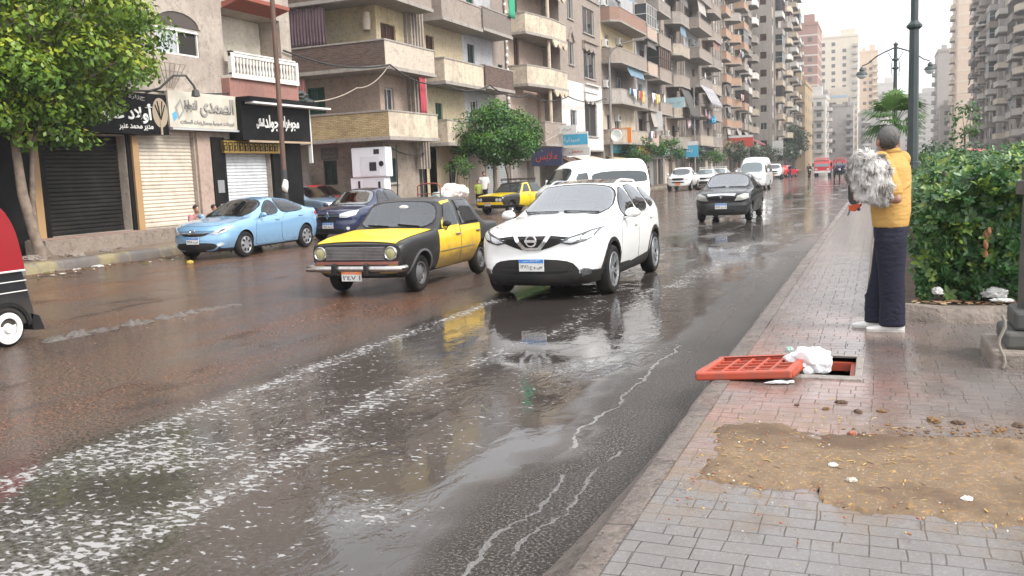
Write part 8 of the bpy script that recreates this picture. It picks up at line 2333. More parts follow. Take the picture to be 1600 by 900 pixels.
# ---------------- smaller figures
def figure(name, label, loc, rz, h, shirt, trous, skin, hair, pose='stand', cat='man', group=None):
 t = thing(name, label, cat, loc, rz, group)
 s = h / 1.75
 b = MB(); S = lambda *p: tuple(q * s for q in p)
 if pose in ('sit', 'low'):
  hipz = .46 if pose == 'sit' else .17; off = -1.0 * (.92 - hipz)
  knees = [(.11, -.42, .48), (-.11, -.42, .48)]; feet = [(.11, -.45, .08), (-.11, -.40, .08)]; dz = hipz - .92
  elb = [(.26, -.10, 1.14 + dz), (-.26, -.16, 1.12 + dz)]; wri = [(.14, -.34, 1.12 + dz), (-.08, -.26, 1.44 + dz)]
 else:
  dz = 0; st = .14 if pose == 'walk' else .03
  knees = [(.09, -st * .8, .50), (-.09, st * .2, .50)]; feet = [(.09, -st, .08), (-.09, st * 1.3, .08)]
  elb = [(.24, .03, 1.15), (-.24, .0, 1.15)]; wri = [(.22, -.14, .95), (-.22, -.08, .93)]
 for k_ in range(2):
  sx = 1 if k_ == 0 else -1
  limb(b, [S(sx * .09, 0, .92 + dz), S(*knees[k_])], [.08 * s, .055 * s]); limb(b, [S(*knees[k_]), S(*feet[k_])], [.055 * s, .038 * s])
  limb(b, [S(feet[k_][0], feet[k_][1] + .04, .045), S(feet[k_][0], feet[k_][1] - .15, .04)], [.045 * s, .035 * s])
  limb(b, [S(sx * .18, 0, 1.43 + dz), S(*elb[k_])], [.055 * s, .042 * s]); limb(b, [S(*elb[k_]), S(*wri[k_])], [.042 * s, .03 * s])
  w = Vector(S(*wri[k_])); dd = (w - Vector(S(*elb[k_]))).normalized(); limb(b, [w, w + dd * .09 * s], [.034 * s, .028 * s])
 rings(b, [tuple(q * s for q in r_[:5]) + (0,) for r_ in [(0, 0, .86 + dz, .15, .11), (0, 0, 1.05 + dz, .15, .115), (0, 0, 1.36 + dz, .17, .11), (0, .01, 1.46 + dz, .11, .08)]])
 limb(b, [S(0, .01, 1.42 + dz), S(0, -.01, 1.56 + dz)], [.058 * s, .052 * s])
 H = head_parts(b, S(0, -.02, 1.65 + dz), R(15), s)
 me = remesh(b, .022 * s, 2); me.materials.append(skin); link('body', me, t)
 hb = MB(); hb.ball(H(0, .022, .045), (.085 * s, .10 * s, .085 * s), 14, 10); hb.v = [v for v in hb.v]; hb.f = [f for f in hb.f if True]; hb.build('hair', hair, t, 60)
 c = MB()
 rings(c, [tuple(q * s for q in r_[:5]) + (0,) for r_ in [(0, 0, .86 + dz, .175, .135), (0, 0, 1.05 + dz, .17, .138), (0, 0, 1.36 + dz, .192, .13), (0, .01, 1.455 + dz, .15, .095), (0, .01, 1.50 + dz, .08, .075)]])
 for k_ in range(2):
  sx = 1 if k_ == 0 else -1; a_, e_ = Vector(S(sx * .18, 0, 1.43 + dz)), Vector(S(*elb[k_])); limb(c, [a_, a_.lerp(e_, .85)], [.075 * s, .062 * s])
 me = remesh(c, .024 * s, 2, 'shirt'); me.materials.append(shirt); link('shirt', me, t)
 c = MB(); rings(c, [tuple(q * s for q in r_[:5]) + (0,) for r_ in [(0, 0, .80 + dz, .16, .13), (0, 0, .90 + dz, .165, .135)]])
 for k_ in range(2):
  sx = 1 if k_ == 0 else -1
  limb(c, [S(sx * .09, 0, .90 + dz), S(*knees[k_])], [.10 * s, .078 * s]); limb(c, [S(*knees[k_]), S(feet[k_][0], feet[k_][1], .13)], [.078 * s, .065 * s])
 me = remesh(c, .024 * s, 2, 'trousers'); me.materials.append(trous); link('trousers', me, t)
 return t
C_pink = cloth('pink_shirt_cloth', (.36, .17, .18)); C_dk = cloth('dark_cloth', (.02, .02, .025)); C_wh = cloth('white_shirt_cloth', (.58, .57, .55)); C_blue = cloth('dark_blue_cloth', (.035, .04, .09)); C_lime = cloth('lime_cloth', (.25, .30, .06)); C_brown = cloth('brown_cloth', (.13, .09, .07)); C_mar = cloth('maroon_cloth', (.14, .03, .04))
figure('person', 'man in a pink shirt sitting on the shop step behind the sky blue saloon', (-18.35, 20.75, .24), R(60), 1.72, C_pink, C_brown, M_skin2, M_hairb, 'low')
figure('person', 'man in dark clothes sitting beside the man in the pink shirt', (-18.55, 21.75, .24), R(55), 1.68, C_dk, C_dk, M_skin, M_hairb, 'low')
figure('person', 'man in a white T-shirt standing by the tree trunks left of the rack taxi', (-17.95, 40.6, .24), R(20), 1.70, C_wh, C_dk, M_skin, M_hairb)
figure('person', 'child in a lime green top beside the man in the white T-shirt', (-17.9, 39.75, .24), R(30), 1.30, C_lime, C_dk, M_skin, M_hairb, cat='child')
figure('person', 'pedestrian in dark blue walking behind the tail of the white minibus', (-16.9, 70.0, .0), R(-60), 1.74, C_blue, C_mar, M_skin, M_hairb, 'walk')
figure('person', 'pedestrian in brown beside the trunk of the street tree behind the minibus', (-17.6, 73.5, .24), R(-70), 1.70, C_brown, C_brown, M_skin, M_hairb, 'walk')
figure('person', 'pedestrian in blue crossing the street right of the distant white pickup', (-9.0, 104, 0), R(-80), 1.72, C_blue, C_blue, M_skin, M_hairb, 'walk')
for x, lab in ((-.26, 'rider in dark blue at the left of the far tricycle cart'), (.28, 'rider in dark blue at the right of the far tricycle cart')):
 figure('person', lab, (-3.45 + x, 92.5, .35), 0, 1.75, C_blue, C_dk, M_skin, M_hairb, 'sit')
mc = thing('motorcycle', 'small dark motorcycle with its rider left of the red lorry', 'motorcycle', (-7.1, 105, 0), R(10))
b = MB(); b.tube([(0, -.62, .62), (0, -.45, .95), (0, -.35, 1.02)], .03, 8); b.tube([(-.33, -.38, 1.05), (0, -.42, 1.0), (.33, -.38, 1.05)], .018, 6); b.ball((0, -.1, .80), (.13, .26, .12)); b.box(-.12, .12, .1, .62, .72, .82); b.box(-.1, .1, -.25, .25, .35, .62); b.build('frame', MT['blackplastic'], mc, bevel=.01)
for y in (-.66, .62):
 b = MB(); b.lathe([(.20, -.04), (.29, -.045), (.31, 0), (.29, .045), (.20, .04)], (0, y, .31), 0, 20, close=True); wo = b.build('wheel', MT['tyre'], mc, 50); b = MB(); b.lathe([(.21, -.02), (.21, .02), (0, .03)], (0, y, .31), 0, 14); b.build('rim', MT['greysteel'], wo)
b = MB(); b.ball((0, -.55, .92), (.09, .06, .09)); b.build('headlight', MT['lamp'], mc, 60)
figure('person', 'rider in dark clothes on the small motorcycle left of the red lorry', (-7.12, 105.2, .36), R(10), 1.7, C_dk, C_dk, M_skin, M_hairb, 'sit')
# ================================================================ street furniture and small things
M_lp = pm('dark_green_post', (.022, .038, .038), .5, var=.25, scale=3, dirt=(.07, .07, .065), dirt_amt=.45, dscale=2)
M_lp2 = pm('grey_green_post', (.055, .058, .054), .6, var=.25, scale=4, dirt=(.15, .13, .11), dirt_amt=.6, dscale=3, bump=.3)
def lamp_lantern(t, x, z, s=1.0):
 b = MB(); b.lathe([(.03, .30), (.10, .22), (.12, .16), (.09, .13), (.20, .07), (.24, .0), (.26, -.03), (.24, -.05)], (x, 0, z), 2, 12); o = b.build('lantern_hood', M_lp, t, 50)
 b = MB(); b.lathe([(.22, -.05), (.18, -.16), (.09, -.22), (0, -.24)], (x, 0, z), 2, 12); b.build('lantern_glass', MT['lamp'], o, 50)
def lamp_post(name, label, x, y, hgt, mat, z=.25, arms=True, pedestal=True, lean=0.0):
 t = thing(name, label, 'lamp post', (x, y, z))
 b = MB()
 prof = [(.17, 0.35), (.155, 1.18), (.20, 1.19), (.20, 1.28), (.165, 1.29), (.165, 1.38), (.13, 1.40), (.118, 2.2), (.105, 4.42), (.17, 4.47), (.175, 4.52), (.10, 4.60), (.085, 4.62), (.075, hgt)]
 b.lathe(prof, n=8); b.build('shaft', mat, t, 30)
 if pedestal:
  b = MB(); b.box(-.27, .27, -.27, .27, .12, .24); b.box(-.21, .21, -.21, .21, .24, .38); b.build('base', mat, t, bevel=.025)
  b = MB(); b.box(-.36, .36, -.36, .36, -.05, .12); b.jitter(.02, 3); b.build('plinth', M_ROCK, t, bevel=.02)
 if arms:
  for zz in (hgt - .62, hgt - 1.0):
   b = MB(); b.lathe([(.08, -.06), (.15, -.03), (.15, .03), (.08, .06)], (0, 0, zz), 2, 8); b.build('collar', mat, t, 40)
  b = MB(); b.lathe([(.09, hgt), (.11, hgt + .05), (.05, hgt + .12), (0, hgt + .16)], n=8); b.build('finial', mat, t, 40)
  for s in (1, -1):
   b = MB(); b.tube([(s * .05, 0, hgt - .1), (s * .45, 0, hgt - .25), (s * .8, 0, hgt - .42), (s * 1.15, 0, hgt - .70), (s * 1.42, 0, hgt - .80)], [.035, .032, .03, .026, .024], 8)
   b.tube([(s * .13, 0, hgt - 1.35), (s * .18, 0, hgt - 1.0), (s * .14, 0, hgt - .62), (s * .32, 0, hgt - .28)], .018, 6); b.build('arm', mat, t, 60)
   lamp_lantern(t, s * 1.42, hgt - 1.14)
 return t
lamp_post('street_lamp', 'tall dark green lamp post just behind the man, rising out of the picture', .74, 23.3, 12.0, M_lp, arms=False)
lamp_post('street_lamp', 'dark green lamp post with two hanging lanterns on curved arms above the palm', .67, 45, 6.55, M_lp)
lamp_post('street_lamp', 'weathered lamp post base standing at the right edge of the pavement', 1.10, 7.25, 9.0, M_lp2, arms=False)
# ring chain hanging from the near base
b = MB(); P = [(.80 + .02 * math.sin(i), 6.93 - .006 * i, .62 - .04 * i) for i in range(10)]; b.tube(P, .012, 6); setp(b.build('rope', pm('rope_grey', (.2, .18, .15), .9)), 'short grey rope dangling on the plinth of the near lamp post', 'rope')
# orange drain cover lying tilted over the pavement edge, its frame, a bag and a rag
M_cov = pm('orange_plastic_cover', (.40, .062, .030), .5, var=.2, scale=5, dirt=(.16, .085, .06), dirt_amt=.75, dscale=7, bump=.2)
cv = thing('drain_cover', 'orange-red plastic grid drain cover lying tilted over the kerb edge', 'drain cover', (-.82, 6.48, ZP + .052), R(-8))
cv.rotation_euler = (R(-1), R(-5.5), R(-6))
b = MB(); hw = .33
b.box(-hw, hw, -hw, -hw + .05, -.045, .012); b.box(-hw, hw, hw - .05, hw, -.045, .012); b.box(-hw, -hw + .05, -hw + .05, hw - .05, -.045, .012); b.box(hw - .05, hw, -hw + .05, hw - .05, -.045, .012)
b.build('frame', M_cov, cv, bevel=.012)
b = MB(); b.box(-hw + .05, hw - .05, -hw + .05, hw - .05, -.04, -.022)
b.build('panel', pm('orange_cover_dark', (.33, .05, .024), .5, dirt=(.15, .06, .04), dirt_amt=.6, dscale=7), cv)
b = MB()
for i in range(1, 5):
 q = -hw + .05 + (2 * hw - .1) * i / 5
 b.box(q - .010, q + .010, -hw + .05, hw - .05, -.022, .000); b.box(-hw + .05, hw - .05, q - .010, q + .010, -.022, -.002)
b.build('ribs', M_cov, cv)
fr = thing('drain_surround', 'open square drain frame in the pavement beside the orange cover', 'drain frame', ((HX0 + HX1) / 2, (HY0 + HY1) / 2, ZP))
b = MB(); cx_, cy_ = (HX0 + HX1) / 2, (HY0 + HY1) / 2
for (a, c, e, f) in ((HX0 - .05, HX1 + .05, HY0 - .09, HY0), (HX0 - .05, HX1 + .05, HY1, HY1 + .05), (HX0 - .05, HX0, HY0, HY1), (HX1, HX1 + .05, HY0, HY1)): b.box(a - cx_, c - cx_, e - cy_, f - cy_, -.40, .012)
b.build('concrete_rim', plaster('rim_concrete', (.30, .275, .25), amt=.6, bump=1.), fr, bevel=.006)
b = MB()
for (a, c, e, f) in ((HX0 + .004, HX1 - .004, HY1 - .05, HY1 - .004), (HX0 + .004, HX0 + .04, HY0 + .004, HY1 - .05), (HX1 - .035, HX1 - .004, HY0 + .004, HY1 - .05)): b.box(a - cx_, c - cx_, e - cy_, f - cy_, -.09, -.03)
b.build('orange_seat', bpy.data.materials['orange_cover_dark'], fr)
def crumple(name, label, cat, loc, size, mat, seed, freq=2.1, rz=0):
 bm = bmesh.new(); bmesh.ops.create_icosphere(bm, subdivisions=4, radius=1)
 for v in bm.verts:
  p = v.co * freq + Vector((seed, seed * 2, 0))
  n = abs(mnoise.noise(p)) + .45 * abs(mnoise.noise(p * 2.1)) + .16 * abs(mnoise.noise(p * 5))
  v.co *= (.72 + .52 * n); v.co.z = max(v.co.z, -.45)
  v.co.x *= size[0]; v.co.y *= size[1]; v.co.z *= size[2]
 me = bpy.data.meshes.new(name); bm.to_mesh(me); bm.free(); me.materials.append(mat)
 me.polygons.foreach_set('use_smooth', [True] * len(me.polygons)); me.set_sharp_from_angle(angle=R(35))
 o = link(name, me); o.location = loc; o.rotation_euler = (0, 0, rz)
 return setp(o, label, cat)
M_bagw = NT('white_plastic_bag'); M_bagw.b.inputs['Subsurface Weight'].default_value = 0.0
M_bagw = M_bagw.out((.68, .68, .69), .3, M_bagw.bump(M_bagw.noise(M_bagw.pos('Object'), 26, 4), .5, .02), spec=.5)
crumple('plastic_bag', 'crumpled white plastic bag stuffed between the orange cover and the open drain', 'plastic bag', (-.46, 6.62, ZP + .05), (.17, .11, .13), M_bagw, 3.3, 1.5)
crumple('plastic_scrap', 'small greenish scrap of plastic on the corner of the orange cover', 'litter', (-.60, 6.80, ZP + .10), (.035, .02, .03), pm('green_scrap', (.30, .42, .38), .4), 1.3)
crumple('plastic_scrap', 'grey white strip of packaging under the near edge of the orange cover', 'litter', (-.60, 6.13, ZP + .015), (.10, .02, .014), pm('grey_scrap', (.55, .55, .56), .3), 5.1, rz=.35)
# bare soil patch where the pavers are gone
xs = np.arange(-.98, 4.3, .022); ys = np.arange(3.55, 5.62, .022)
X, Y = np.meshgrid(xs, ys); x, y = X.ravel(), Y.ravel()
f1 = np.array([mnoise.fractal(Vector((a * 1.6, c * 1.6, 2.0)), 1., 2., 5) for a, c in zip(x, y)])
f2 = np.array([mnoise.fractal(Vector((a * 9, c * 9, 5.0)), 1., 2., 3) for a, c in zip(x, y)])
yl = np.interp(x, [-1, -.78, -.25, -.22, .1, .55, 1.2, 4.3], [4.3, 4.12, 4.16, 3.95, 3.92, 3.93, 3.80, 3.72]); yu = np.interp(x, [-1, -.80, -.48, -.40, .1, .7, 1.4, 4.3], [4.6, 5.08, 5.25, 5.06, 5.08, 5.12, 5.2, 5.3])
d = np.minimum(np.minimum((y - yl), (yu - y)), (x + .80) * 1.0) + .085 * f1 + .05 * f2
z = np.where(d > 0, np.minimum(d * .12, .016) + .012 * f1 + .009 * f2 + .004, d * .5 - .004)
z += .030 * np.exp(-(((x - .62) / .42) ** 2 + ((y - 4.95) / .12) ** 2)) * (1 + .9 * f2)
idx = np.arange(X.size).reshape(X.shape)
F = np.stack([idx[:-1, :-1], idx[:-1, 1:], idx[1:, 1:], idx[1:, :-1]], -1).reshape(-1, 4)
keep = (z.reshape(X.shape)[:-1, :-1] > -.03).ravel()
k = NT('soil'); p = k.pos()
c = k.mix(k.noise(p, 3.2, 5, .6), (.120, .080, .048), (.215, .150, .095))
c = k.mix(k.ramp(k.noise(p, 26, 5, .7), [(.52, 0.), (.66, .75)]), c, (.30, .175, .065))
c = k.mix(k.ramp(k.noise(p, 60, 3, .7), [(.60, 0.), (.70, .8)]), c, (.42, .36, .28))
c = k.mix(k.ramp(k.noise(p, 2.0, 5), [(.46, 0.), (.62, .8)]), c, (.085, .052, .032))
M_soil = k.out(c, .7, k.bump(k.noise(p, 70, 5, .7), .6, .012), spec=.3)
me = fastmesh('soil_patch', np.stack([x, y, z + ZP], 1), F[keep], M_soil, True)
setp(link('soil_patch', me), kind='structure')
# loose grit, straw, stones and dung on the soil and round about
def scatter(name, n, area, size, mats, seed, kindp, zf=None, flat=.6, long_=1.0):
 rs = np.random.RandomState(seed); b = MB()
 for i in range(n):
  for _ in range(20):
   x_, y_ = area(rs)
   break
  r = size * rs.uniform(.5, 1.5); zz = (zf(x_, y_) if zf else ZP) + r * .12
  a = rs.uniform(0, 6.28); ca, sa = math.cos(a), math.sin(a)
  bb = MB(); bb.ball((0, 0, 0), (r * long_, r * rs.uniform(.5, .8), r * flat), 6, 4, rs.randint(len(mats)))
  b.add([(x_ + v[0] * ca - v[1] * sa, y_ + v[0] * sa + v[1] * ca, zz + v[2]) for v in bb.v], bb.f, 0);
  b.m[-len(bb.f):] = [bb.m[0]] * len(bb.f)
 b.jitter(size * .25, .8 / size)
 return setp(b.build(name, mats), kind='stuff')
M_st = [pm('pebble_pale', (.42, .38, .33), .7), pm('pebble_brown', (.20, .13, .08), .8), pm('pebble_red', (.30, .11, .07), .8), pm('straw', (.40, .27, .09), .8)]
ar = lambda rs: (rs.uniform(-.85, 2.2), rs.normal(4.5, .42))
scatter('grit', 1100, ar, .006, M_st, 3, 'stuff', lambda a, c: ZP + .015)
scatter('straw', 420, ar, .004, [M_st[3], M_st[1]], 4, 'stuff', lambda a, c: ZP + .022, .4, 4.5)
M_dung = pm('dung_brown', (.17, .095, .040), .85, var=.35, scale=25, bump=.8, bscale=60)
M_dung2 = pm('dung_dark', (.085, .05, .028), .8, var=.3, scale=25, bump=.8, bscale=60)
ar2 = lambda rs: (rs.normal(.55, .34), rs.normal(5.02, .13))
scatter('dung_litter', 380, ar2, .009, [M_dung, M_dung, M_dung2], 6, 'stuff', lambda a, c: ZP + .018, .4, 1.3)
for i, (x_, y_, s_) in enumerate([(-.20, 5.72, .05), (-.28, 5.55, .035), (-.10, 5.52, .045), (.03, 5.56, .04), (-.45, 5.60, .025), (.30, 5.42, .07), (.42, 5.40, .05), (.62, 5.30, .05), (.72, 5.42, .055), (.78, 5.24, .035), (1.05, 5.25, .05)]):
 crumple('dung_clump', 'brown dung clump lying on the wet pavers above the soil patch', 'dung', (x_, y_, ZP + .004), (s_ * .8, s_ * .5, s_ * .28), M_dung if i % 2 else M_dung2, 2.1 * i, rz=i)['group'] = 'dung clumps on the pavers'
for i, (x_, y_, s_, lab) in enumerate([(-.19, 4.42, .018, 'white pebble on the left of the soil patch'), (.36, 4.10, .022, 'white stone at the lower edge of the soil patch'), (-.10, 4.22, .020, 'dark and white pebble by the paver corner at the soil edge'), (-.12, 4.98, .02, 'red chip of tile near the top left of the soil patch')]):
 crumple('pebble', lab, 'pebble', (x_, y_, ZP + .025), (s_ * 1.3, s_, s_ * .7), [pm('pebble_white', (.62, .60, .56), .6), bpy.data.materials['pebble_white'] if 'pebble_white' in bpy.data.materials else None, M_st[0], M_st[2]][i] if i not in (1,) else bpy.data.materials['pebble_white'], 1.7 * i)
# leaf litter in the planter and a few scraps
ar3 = lambda rs: (rs.uniform(.3, 3.2), rs.uniform(9.1, 9.45))
scatter('leaf_litter', 240, ar3, .035, [pm('dry_leaf', (.22, .115, .055), .8, var=.4), pm('dry_leaf_pale', (.34, .25, .16), .8), pm('dry_leaf_dark', (.09, .05, .035), .8)], 9, 'stuff', lambda a, c: ZP + .12, .18, 1.1)
crumple('plastic_scrap', 'white scrap of paper caught under the hedge at its left', 'litter', (.52, 9.22, ZP + .22), (.05, .03, .05), MT['plate'], 7.7)
crumple('plastic_scrap', 'pale crumpled plastic under the middle of the hedge', 'litter', (1.0, 9.25, ZP + .20), (.12, .05, .07), pm('pale_film', (.42, .42, .41), .3), 8.8)
crumple('plastic_scrap', 'white flattened wrapper on the leaf litter of the planter', 'litter', (1.05, 9.12, ZP + .16), (.10, .04, .02), MT['plate'], 9.9)
# water thrown up behind the tuk-tuk's wheel
b = MB(); rows = []
for i in range(70):
 t = i / 69; x_ = -9.12 + .35 * t; y_ = 7.5 + 3.1 * t; h_ = max(.0, (.11 * (1 - t) ** .7 + .01) * 2.6 * (abs(mnoise.noise(Vector((i * .45, 2, 0)))) - .12)) - .002
 rows.append([(x_ + .16, y_, -.004), (x_ + .08, y_, h_ * .35), (x_, y_ + .03, h_), (x_ - .06, y_, h_ * .5), (x_ - .2, y_, -.004)])
for i in range(69): b.add(rows[i] + rows[i + 1], [(j, j + 1, 5 + j + 1, 5 + j) for j in range(4)])
b.jitter(.03, 9, (1, 1, .6)); k = NT('splash_water'); k.out((.13, .11, .10), .1, k.bump(k.noise(k.pos('Object'), 22, 5, .7), .8, .03), spec=.6)
setp(b.build('water_splash', k.mat, smooth=60), kind='stuff')
# gutter litter by the left kerb
ar4 = lambda rs: (rs.uniform(-17.1, -16.0), rs.uniform(12, 24))
scatter('gutter_litter', 160, ar4, .035, [pm('gutter_mud', (.06, .045, .035), .7), pm('gutter_green', (.10, .10, .03), .8), M_st[0], M_st[1]], 12, 'stuff', lambda a, c: .005, .4, 1.4)
crumple('plastic_scrap', 'white flat scrap lying in the gutter left of the sky blue saloon', 'litter', (-16.8, 15.6, .02), (.17, .10, .03), MT['plate'], 4.4)
crumple('plastic_scrap', 'yellow scrap on the road under the nose of the sky blue saloon', 'litter', (-14.8, 16.4, .02), (.10, .06, .05), pm('yellow_scrap', (.55, .38, .06), .5), 6.4)
# rubble at the tree foot
for i, (x_, y_, s_) in enumerate([(-18.0, 14.9, .35), (-17.8, 15.8, .30), (-18.5, 14.4, .25), (-17.9, 16.9, .22), (-18.3, 17.9, .18)]):
 crumple('rubble_block', 'broken grey paving block on the left pavement by the leafy tree trunk', 'rubble', (x_, y_, .24), (s_, s_ * .8, s_ * .35), M_ROCK, 3.1 * i + .5, rz=i)['group'] = 'rubble by the left tree'
# cart with white sacks by the corner building
ct = thing('hand_cart', 'red iron hand cart loaded with sacks, parked behind the old taxi', 'cart', (-17.3, 34.2, .0), R(6))
M_cred = pm('cart_red', (.22, .05, .04), .6, var=.3)
b = MB(); b.box(-.55, .55, -.9, 2.6, .62, .72); b.build('deck', M_cred, ct)
b = MB(); b.tube([(-.5, -.95, .7), (-.5, -.95, 1.42), (-.3, -.95, 1.52), (.3, -.95, 1.52), (.5, -.95, 1.42), (.5, -.95, .7)], .03, 8); b.tube([(-.5, -.95, 1.1), (.5, -.95, 1.1)], .02, 6); b.build('handle', M_cred, ct, 60)
for (x_, y_) in ((-.6, .2), (.6, .2), (-.6, 1.9), (.6, 1.9)):
 b = MB(); b.lathe([(.22, -.04), (.30, -.045), (.32, 0), (.30, .045), (.22, .04)], (x_, y_, .32), 0, 18, close=True); wo = b.build('wheel', MT['tyre'], ct, 50); b = MB(); b.lathe([(.22, -.02), (.22, .02), (0, .03)], (x_, y_, .32), 0, 12); b.build('rim', MT['greysteel'], wo)
M_sack = pm('white_woven_sack', (.58, .54, .51), .7, var=.12, scale=12, bump=.3, bscale=60, dirt=(.3, .22, .18), dirt_amt=.5)
crumple('sack', 'large bulging white sack in the middle of the red cart', 'sack', (-17.35, 35.5, 1.0), (.5, .8, .46), M_sack, 2.7, 1.15)
crumple('sack', 'white sack at the far end of the red cart', 'sack', (-17.45, 36.6, 1.02), (.5, .6, .42), M_sack, 4.9, 1.15)
crumple('sack', 'small greenish bundle at the handle end of the red cart', 'sack', (-17.25, 34.15, .88), (.32, .4, .28), pm('green_bundle', (.28, .36, .33), .7, var=.3, scale=8), 6.1)
# wires along the facades
M_wire = pm('black_cable', (.02, .02, .02), .7); M_wire2 = pm('pale_cable', (.35, .30, .24), .7)
def wire(pts, sag, r, mat, label, n=14):
 b = MB(); P = []
 for (a, c) in zip(pts[:-1], pts[1:]):
  a, c = Vector(a), Vector(c)
  for i in range(n):
   t = i / n; q = a.lerp(c, t); q.z -= sag * 4 * t * (1 - t); P.append(q)
 P.append(Vector(pts[-1])); b.tube(P, r, 5)
 return setp(b.build('cable', mat), label, 'cable')
wire([(-19.4, 27.0, 6.4), (-19.35, 34.4, 6.62), (-19.3, 39.5, 6.2), (-19.3, 45, 6.55), (-19.3, 50.8, 6.4), (-18.9, 57, 6.7), (-19.3, 67, 7.2), (-19.2, 82, 7.4)], .32, .035, M_wire, 'sagging black cable bundle running along the balconies')
wire([(-19.4, 27.2, 4.7), (-20.2, 33, 5.6), (-19.4, 34.35, 6.55)], .25, .022, M_wire2, 'pale rope from the black shop roof to the dark brick balcony')
wire([(-19.3, 16.8, 4.5), (-19.3, 20.5, 4.55), (-19.25, 24, 4.72), (-19.3, 27.5, 4.8)], .06, .03, M_wire, 'black cables lying along the tops of the shop signs')
wire([(-20.6, 36, 3.3), (-19.6, 37.5, 2.95), (-20.6, 39.4, 3.2), (-20.6, 40.4, 2.4)], .25, .03, M_wire, 'black cable drooping under the yellow brick balcony')
wire([(-18.3, 44, 2.6), (-18.9, 58, 4.9)], .15, .02, M_wire2, 'pale cable rising from the round tree to the white wall')
wire([(-20.0, 35.72, 3.3), (-19.95, 35.6, 2.0), (-20.1, 35.7, .3)], .0, .03, M_wire, 'black pipe cable down the corner of the yellow balconied building')
# heap of cloth and junk on the roof edge of the black shop
crumple('junk_heap', 'dark tarpaulin heap on the black shop roof end', 'junk', (-19.9, 27.9, 4.75), (.7, .9, .38), pm('tarp_dark', (.04, .05, .05), .7), 11.1)
crumple('junk_heap', 'reddish rags on the black shop roof', 'junk', (-19.7, 26.6, 4.75), (.4, .8, .22), pm('rag_red', (.34, .19, .15), .9, var=.3, scale=9), 12.7)
# left street poles
def street_pole(x, y, h, label, arm=True):
 t = thing('light_pole', label, 'light pole', (x, y, .24))
 b = MB(); b.tube([(0, 0, 0), (0, 0, h * .3), (0, 0, h)], [.11, .09, .06], 10); b.build('shaft', pm('pole_grey', (.22, .21, .20), .6, dirt=(.12, .1, .09)) if 'pole_grey' not in bpy.data.materials else bpy.data.materials['pole_grey'], t, 60)
 if arm:
  b = MB(); b.tube([(0, 0, h - .02), (.25, 0, h + .5), (.9, 0, h + .85), (2.0, 0, h + 1.0)], [.06, .05, .045, .04], 8); b.build('arm', bpy.data.materials['pole_grey'], t, 60)
  b = MB(); b.box(1.9, 2.5, -.12, .12, h + .93, h + 1.06); b.build('lamp_head', bpy.data.materials['pole_grey'], t, bevel=.03)
 return t
p1 = street_pole(-17.6, 62.5, 9.4, 'grey street light pole with curved arm in front of the white painted wall')
b = MB(); b.lathe([(0, .12), (.24, .08), (.42, -.05), (.40, -.09), (.2, 0), (0, .03)], (0, 0, 0), 1, 20); do = b.build('dish', pm('dish_white', (.62, .64, .60), .4), p1, 60); do.location = (.45, -.2, 3.95)
street_pole(-17.6, 94, 9.6, 'grey street light pole by the hanging blue sign'); street_pole(-17.6, 136, 9.8, 'distant grey street light pole before the tallest left tower'); street_pole(-17.3, 172, 9.5, 'farthest grey street light pole by the large dark tree', False)
# signs further up the street (boards at right angles to the facades)
def proj_sign(x, y, z, w_, h_, mat, label, bands=(), text=None):
 t = thing('hanging_sign', label, 'sign', (x, y, z), RZ['S'])
 b = MB(); b.box(-w_ / 2, w_ / 2, -.06, .06, -h_ / 2, h_ / 2); b.build('board', mat, t)
 for (a, c, e, f, m_) in bands:
  b = MB(); b.box(w_ * a, w_ * c, .064, .075, h_ * e, h_ * f); b.build('colour_panel', m_, t)
 if text: letter(text[0], w_ * text[2], h_ * text[3], plane_matrix((0, .08, text[4] * h_), (-1, 0, 0), (0, 0, 1)), text[1], t, depth=.004)
 b = MB(); b.box(w_ / 2, w_ / 2 + .6, -.02, .02, -.03, .03) ; b.build('bracket', M_rail, t)
 return t
M_sblue = pm('sign_cyan', (.06, .34, .52), .45); M_sred = pm('sign_red', (.48, .06, .04), .45); M_sor = pm('sign_orange', (.62, .20, .03), .45); M_snavy = pm('sign_navy', (.03, .035, .08), .45); M_sw = pm('sign_pale', (.60, .60, .58), .5)
proj_sign(-18.6, 56.6, 3.85, 2.2, 1.0, M_sw, 'white and sky blue clinic sign under the white painted wall', [(-.5, .5, -.32, .35, M_sblue)], (arabic('صيدلية'), M_sw, .5, .35, 0))
proj_sign(-18.75, 55.8, 4.5, 1.5, .5, M_sw, 'small pale sign just above the sky blue clinic sign', [], (arabic('عيادة'), M_lgrey, .6, .45, 0))
proj_sign(-18.55, 57.3, 3.1, 1.9, .55, M_sw, 'pale lower sign with a red word below the sky blue clinic sign', [], (arabic('معمل'), M_sred, .5, .5, 0))
proj_sign(-18.8, 52.2, 2.75, 2.0, 1.1, M_snavy, 'dark navy sign with red swirls at the foot of the scalloped balcony', [], (arabic('ملابس'), M_sred, .7, .55, 0))
proj_sign(-18.7, 69.5, 4.45, 1.5, 1.2, M_sor, 'orange and red hanging sign right of the white painted wall', [(.12, .5, -.5, .5, M_sred)], (arabic('مطعم'), pm('sign_yellow', (.7, .5, .05), .4), .5, .4, 0))
proj_sign(-18.3, 93.5, 3.6, 2.3, 1.6, M_sblue, 'bright blue and white hanging sign above the parked white pickup', [(-.5, .5, .25, .5, M_sw)], (arabic('بنك'), M_sw, .5, .35, -.05))
proj_sign(-18.7, 89, 8.1, 2.2, 1.0, pm('sign_teal', (.35, .50, .53), .5), 'pale teal hanging board high on the tarpaulin building', [], (arabic('مكتب محاسبة'), M_lgrey, .7, .3, 0))
proj_sign(-18.6, 81, 6.0, 1.1, 1.7, M_sw, 'white upright board on the laundry building', [])
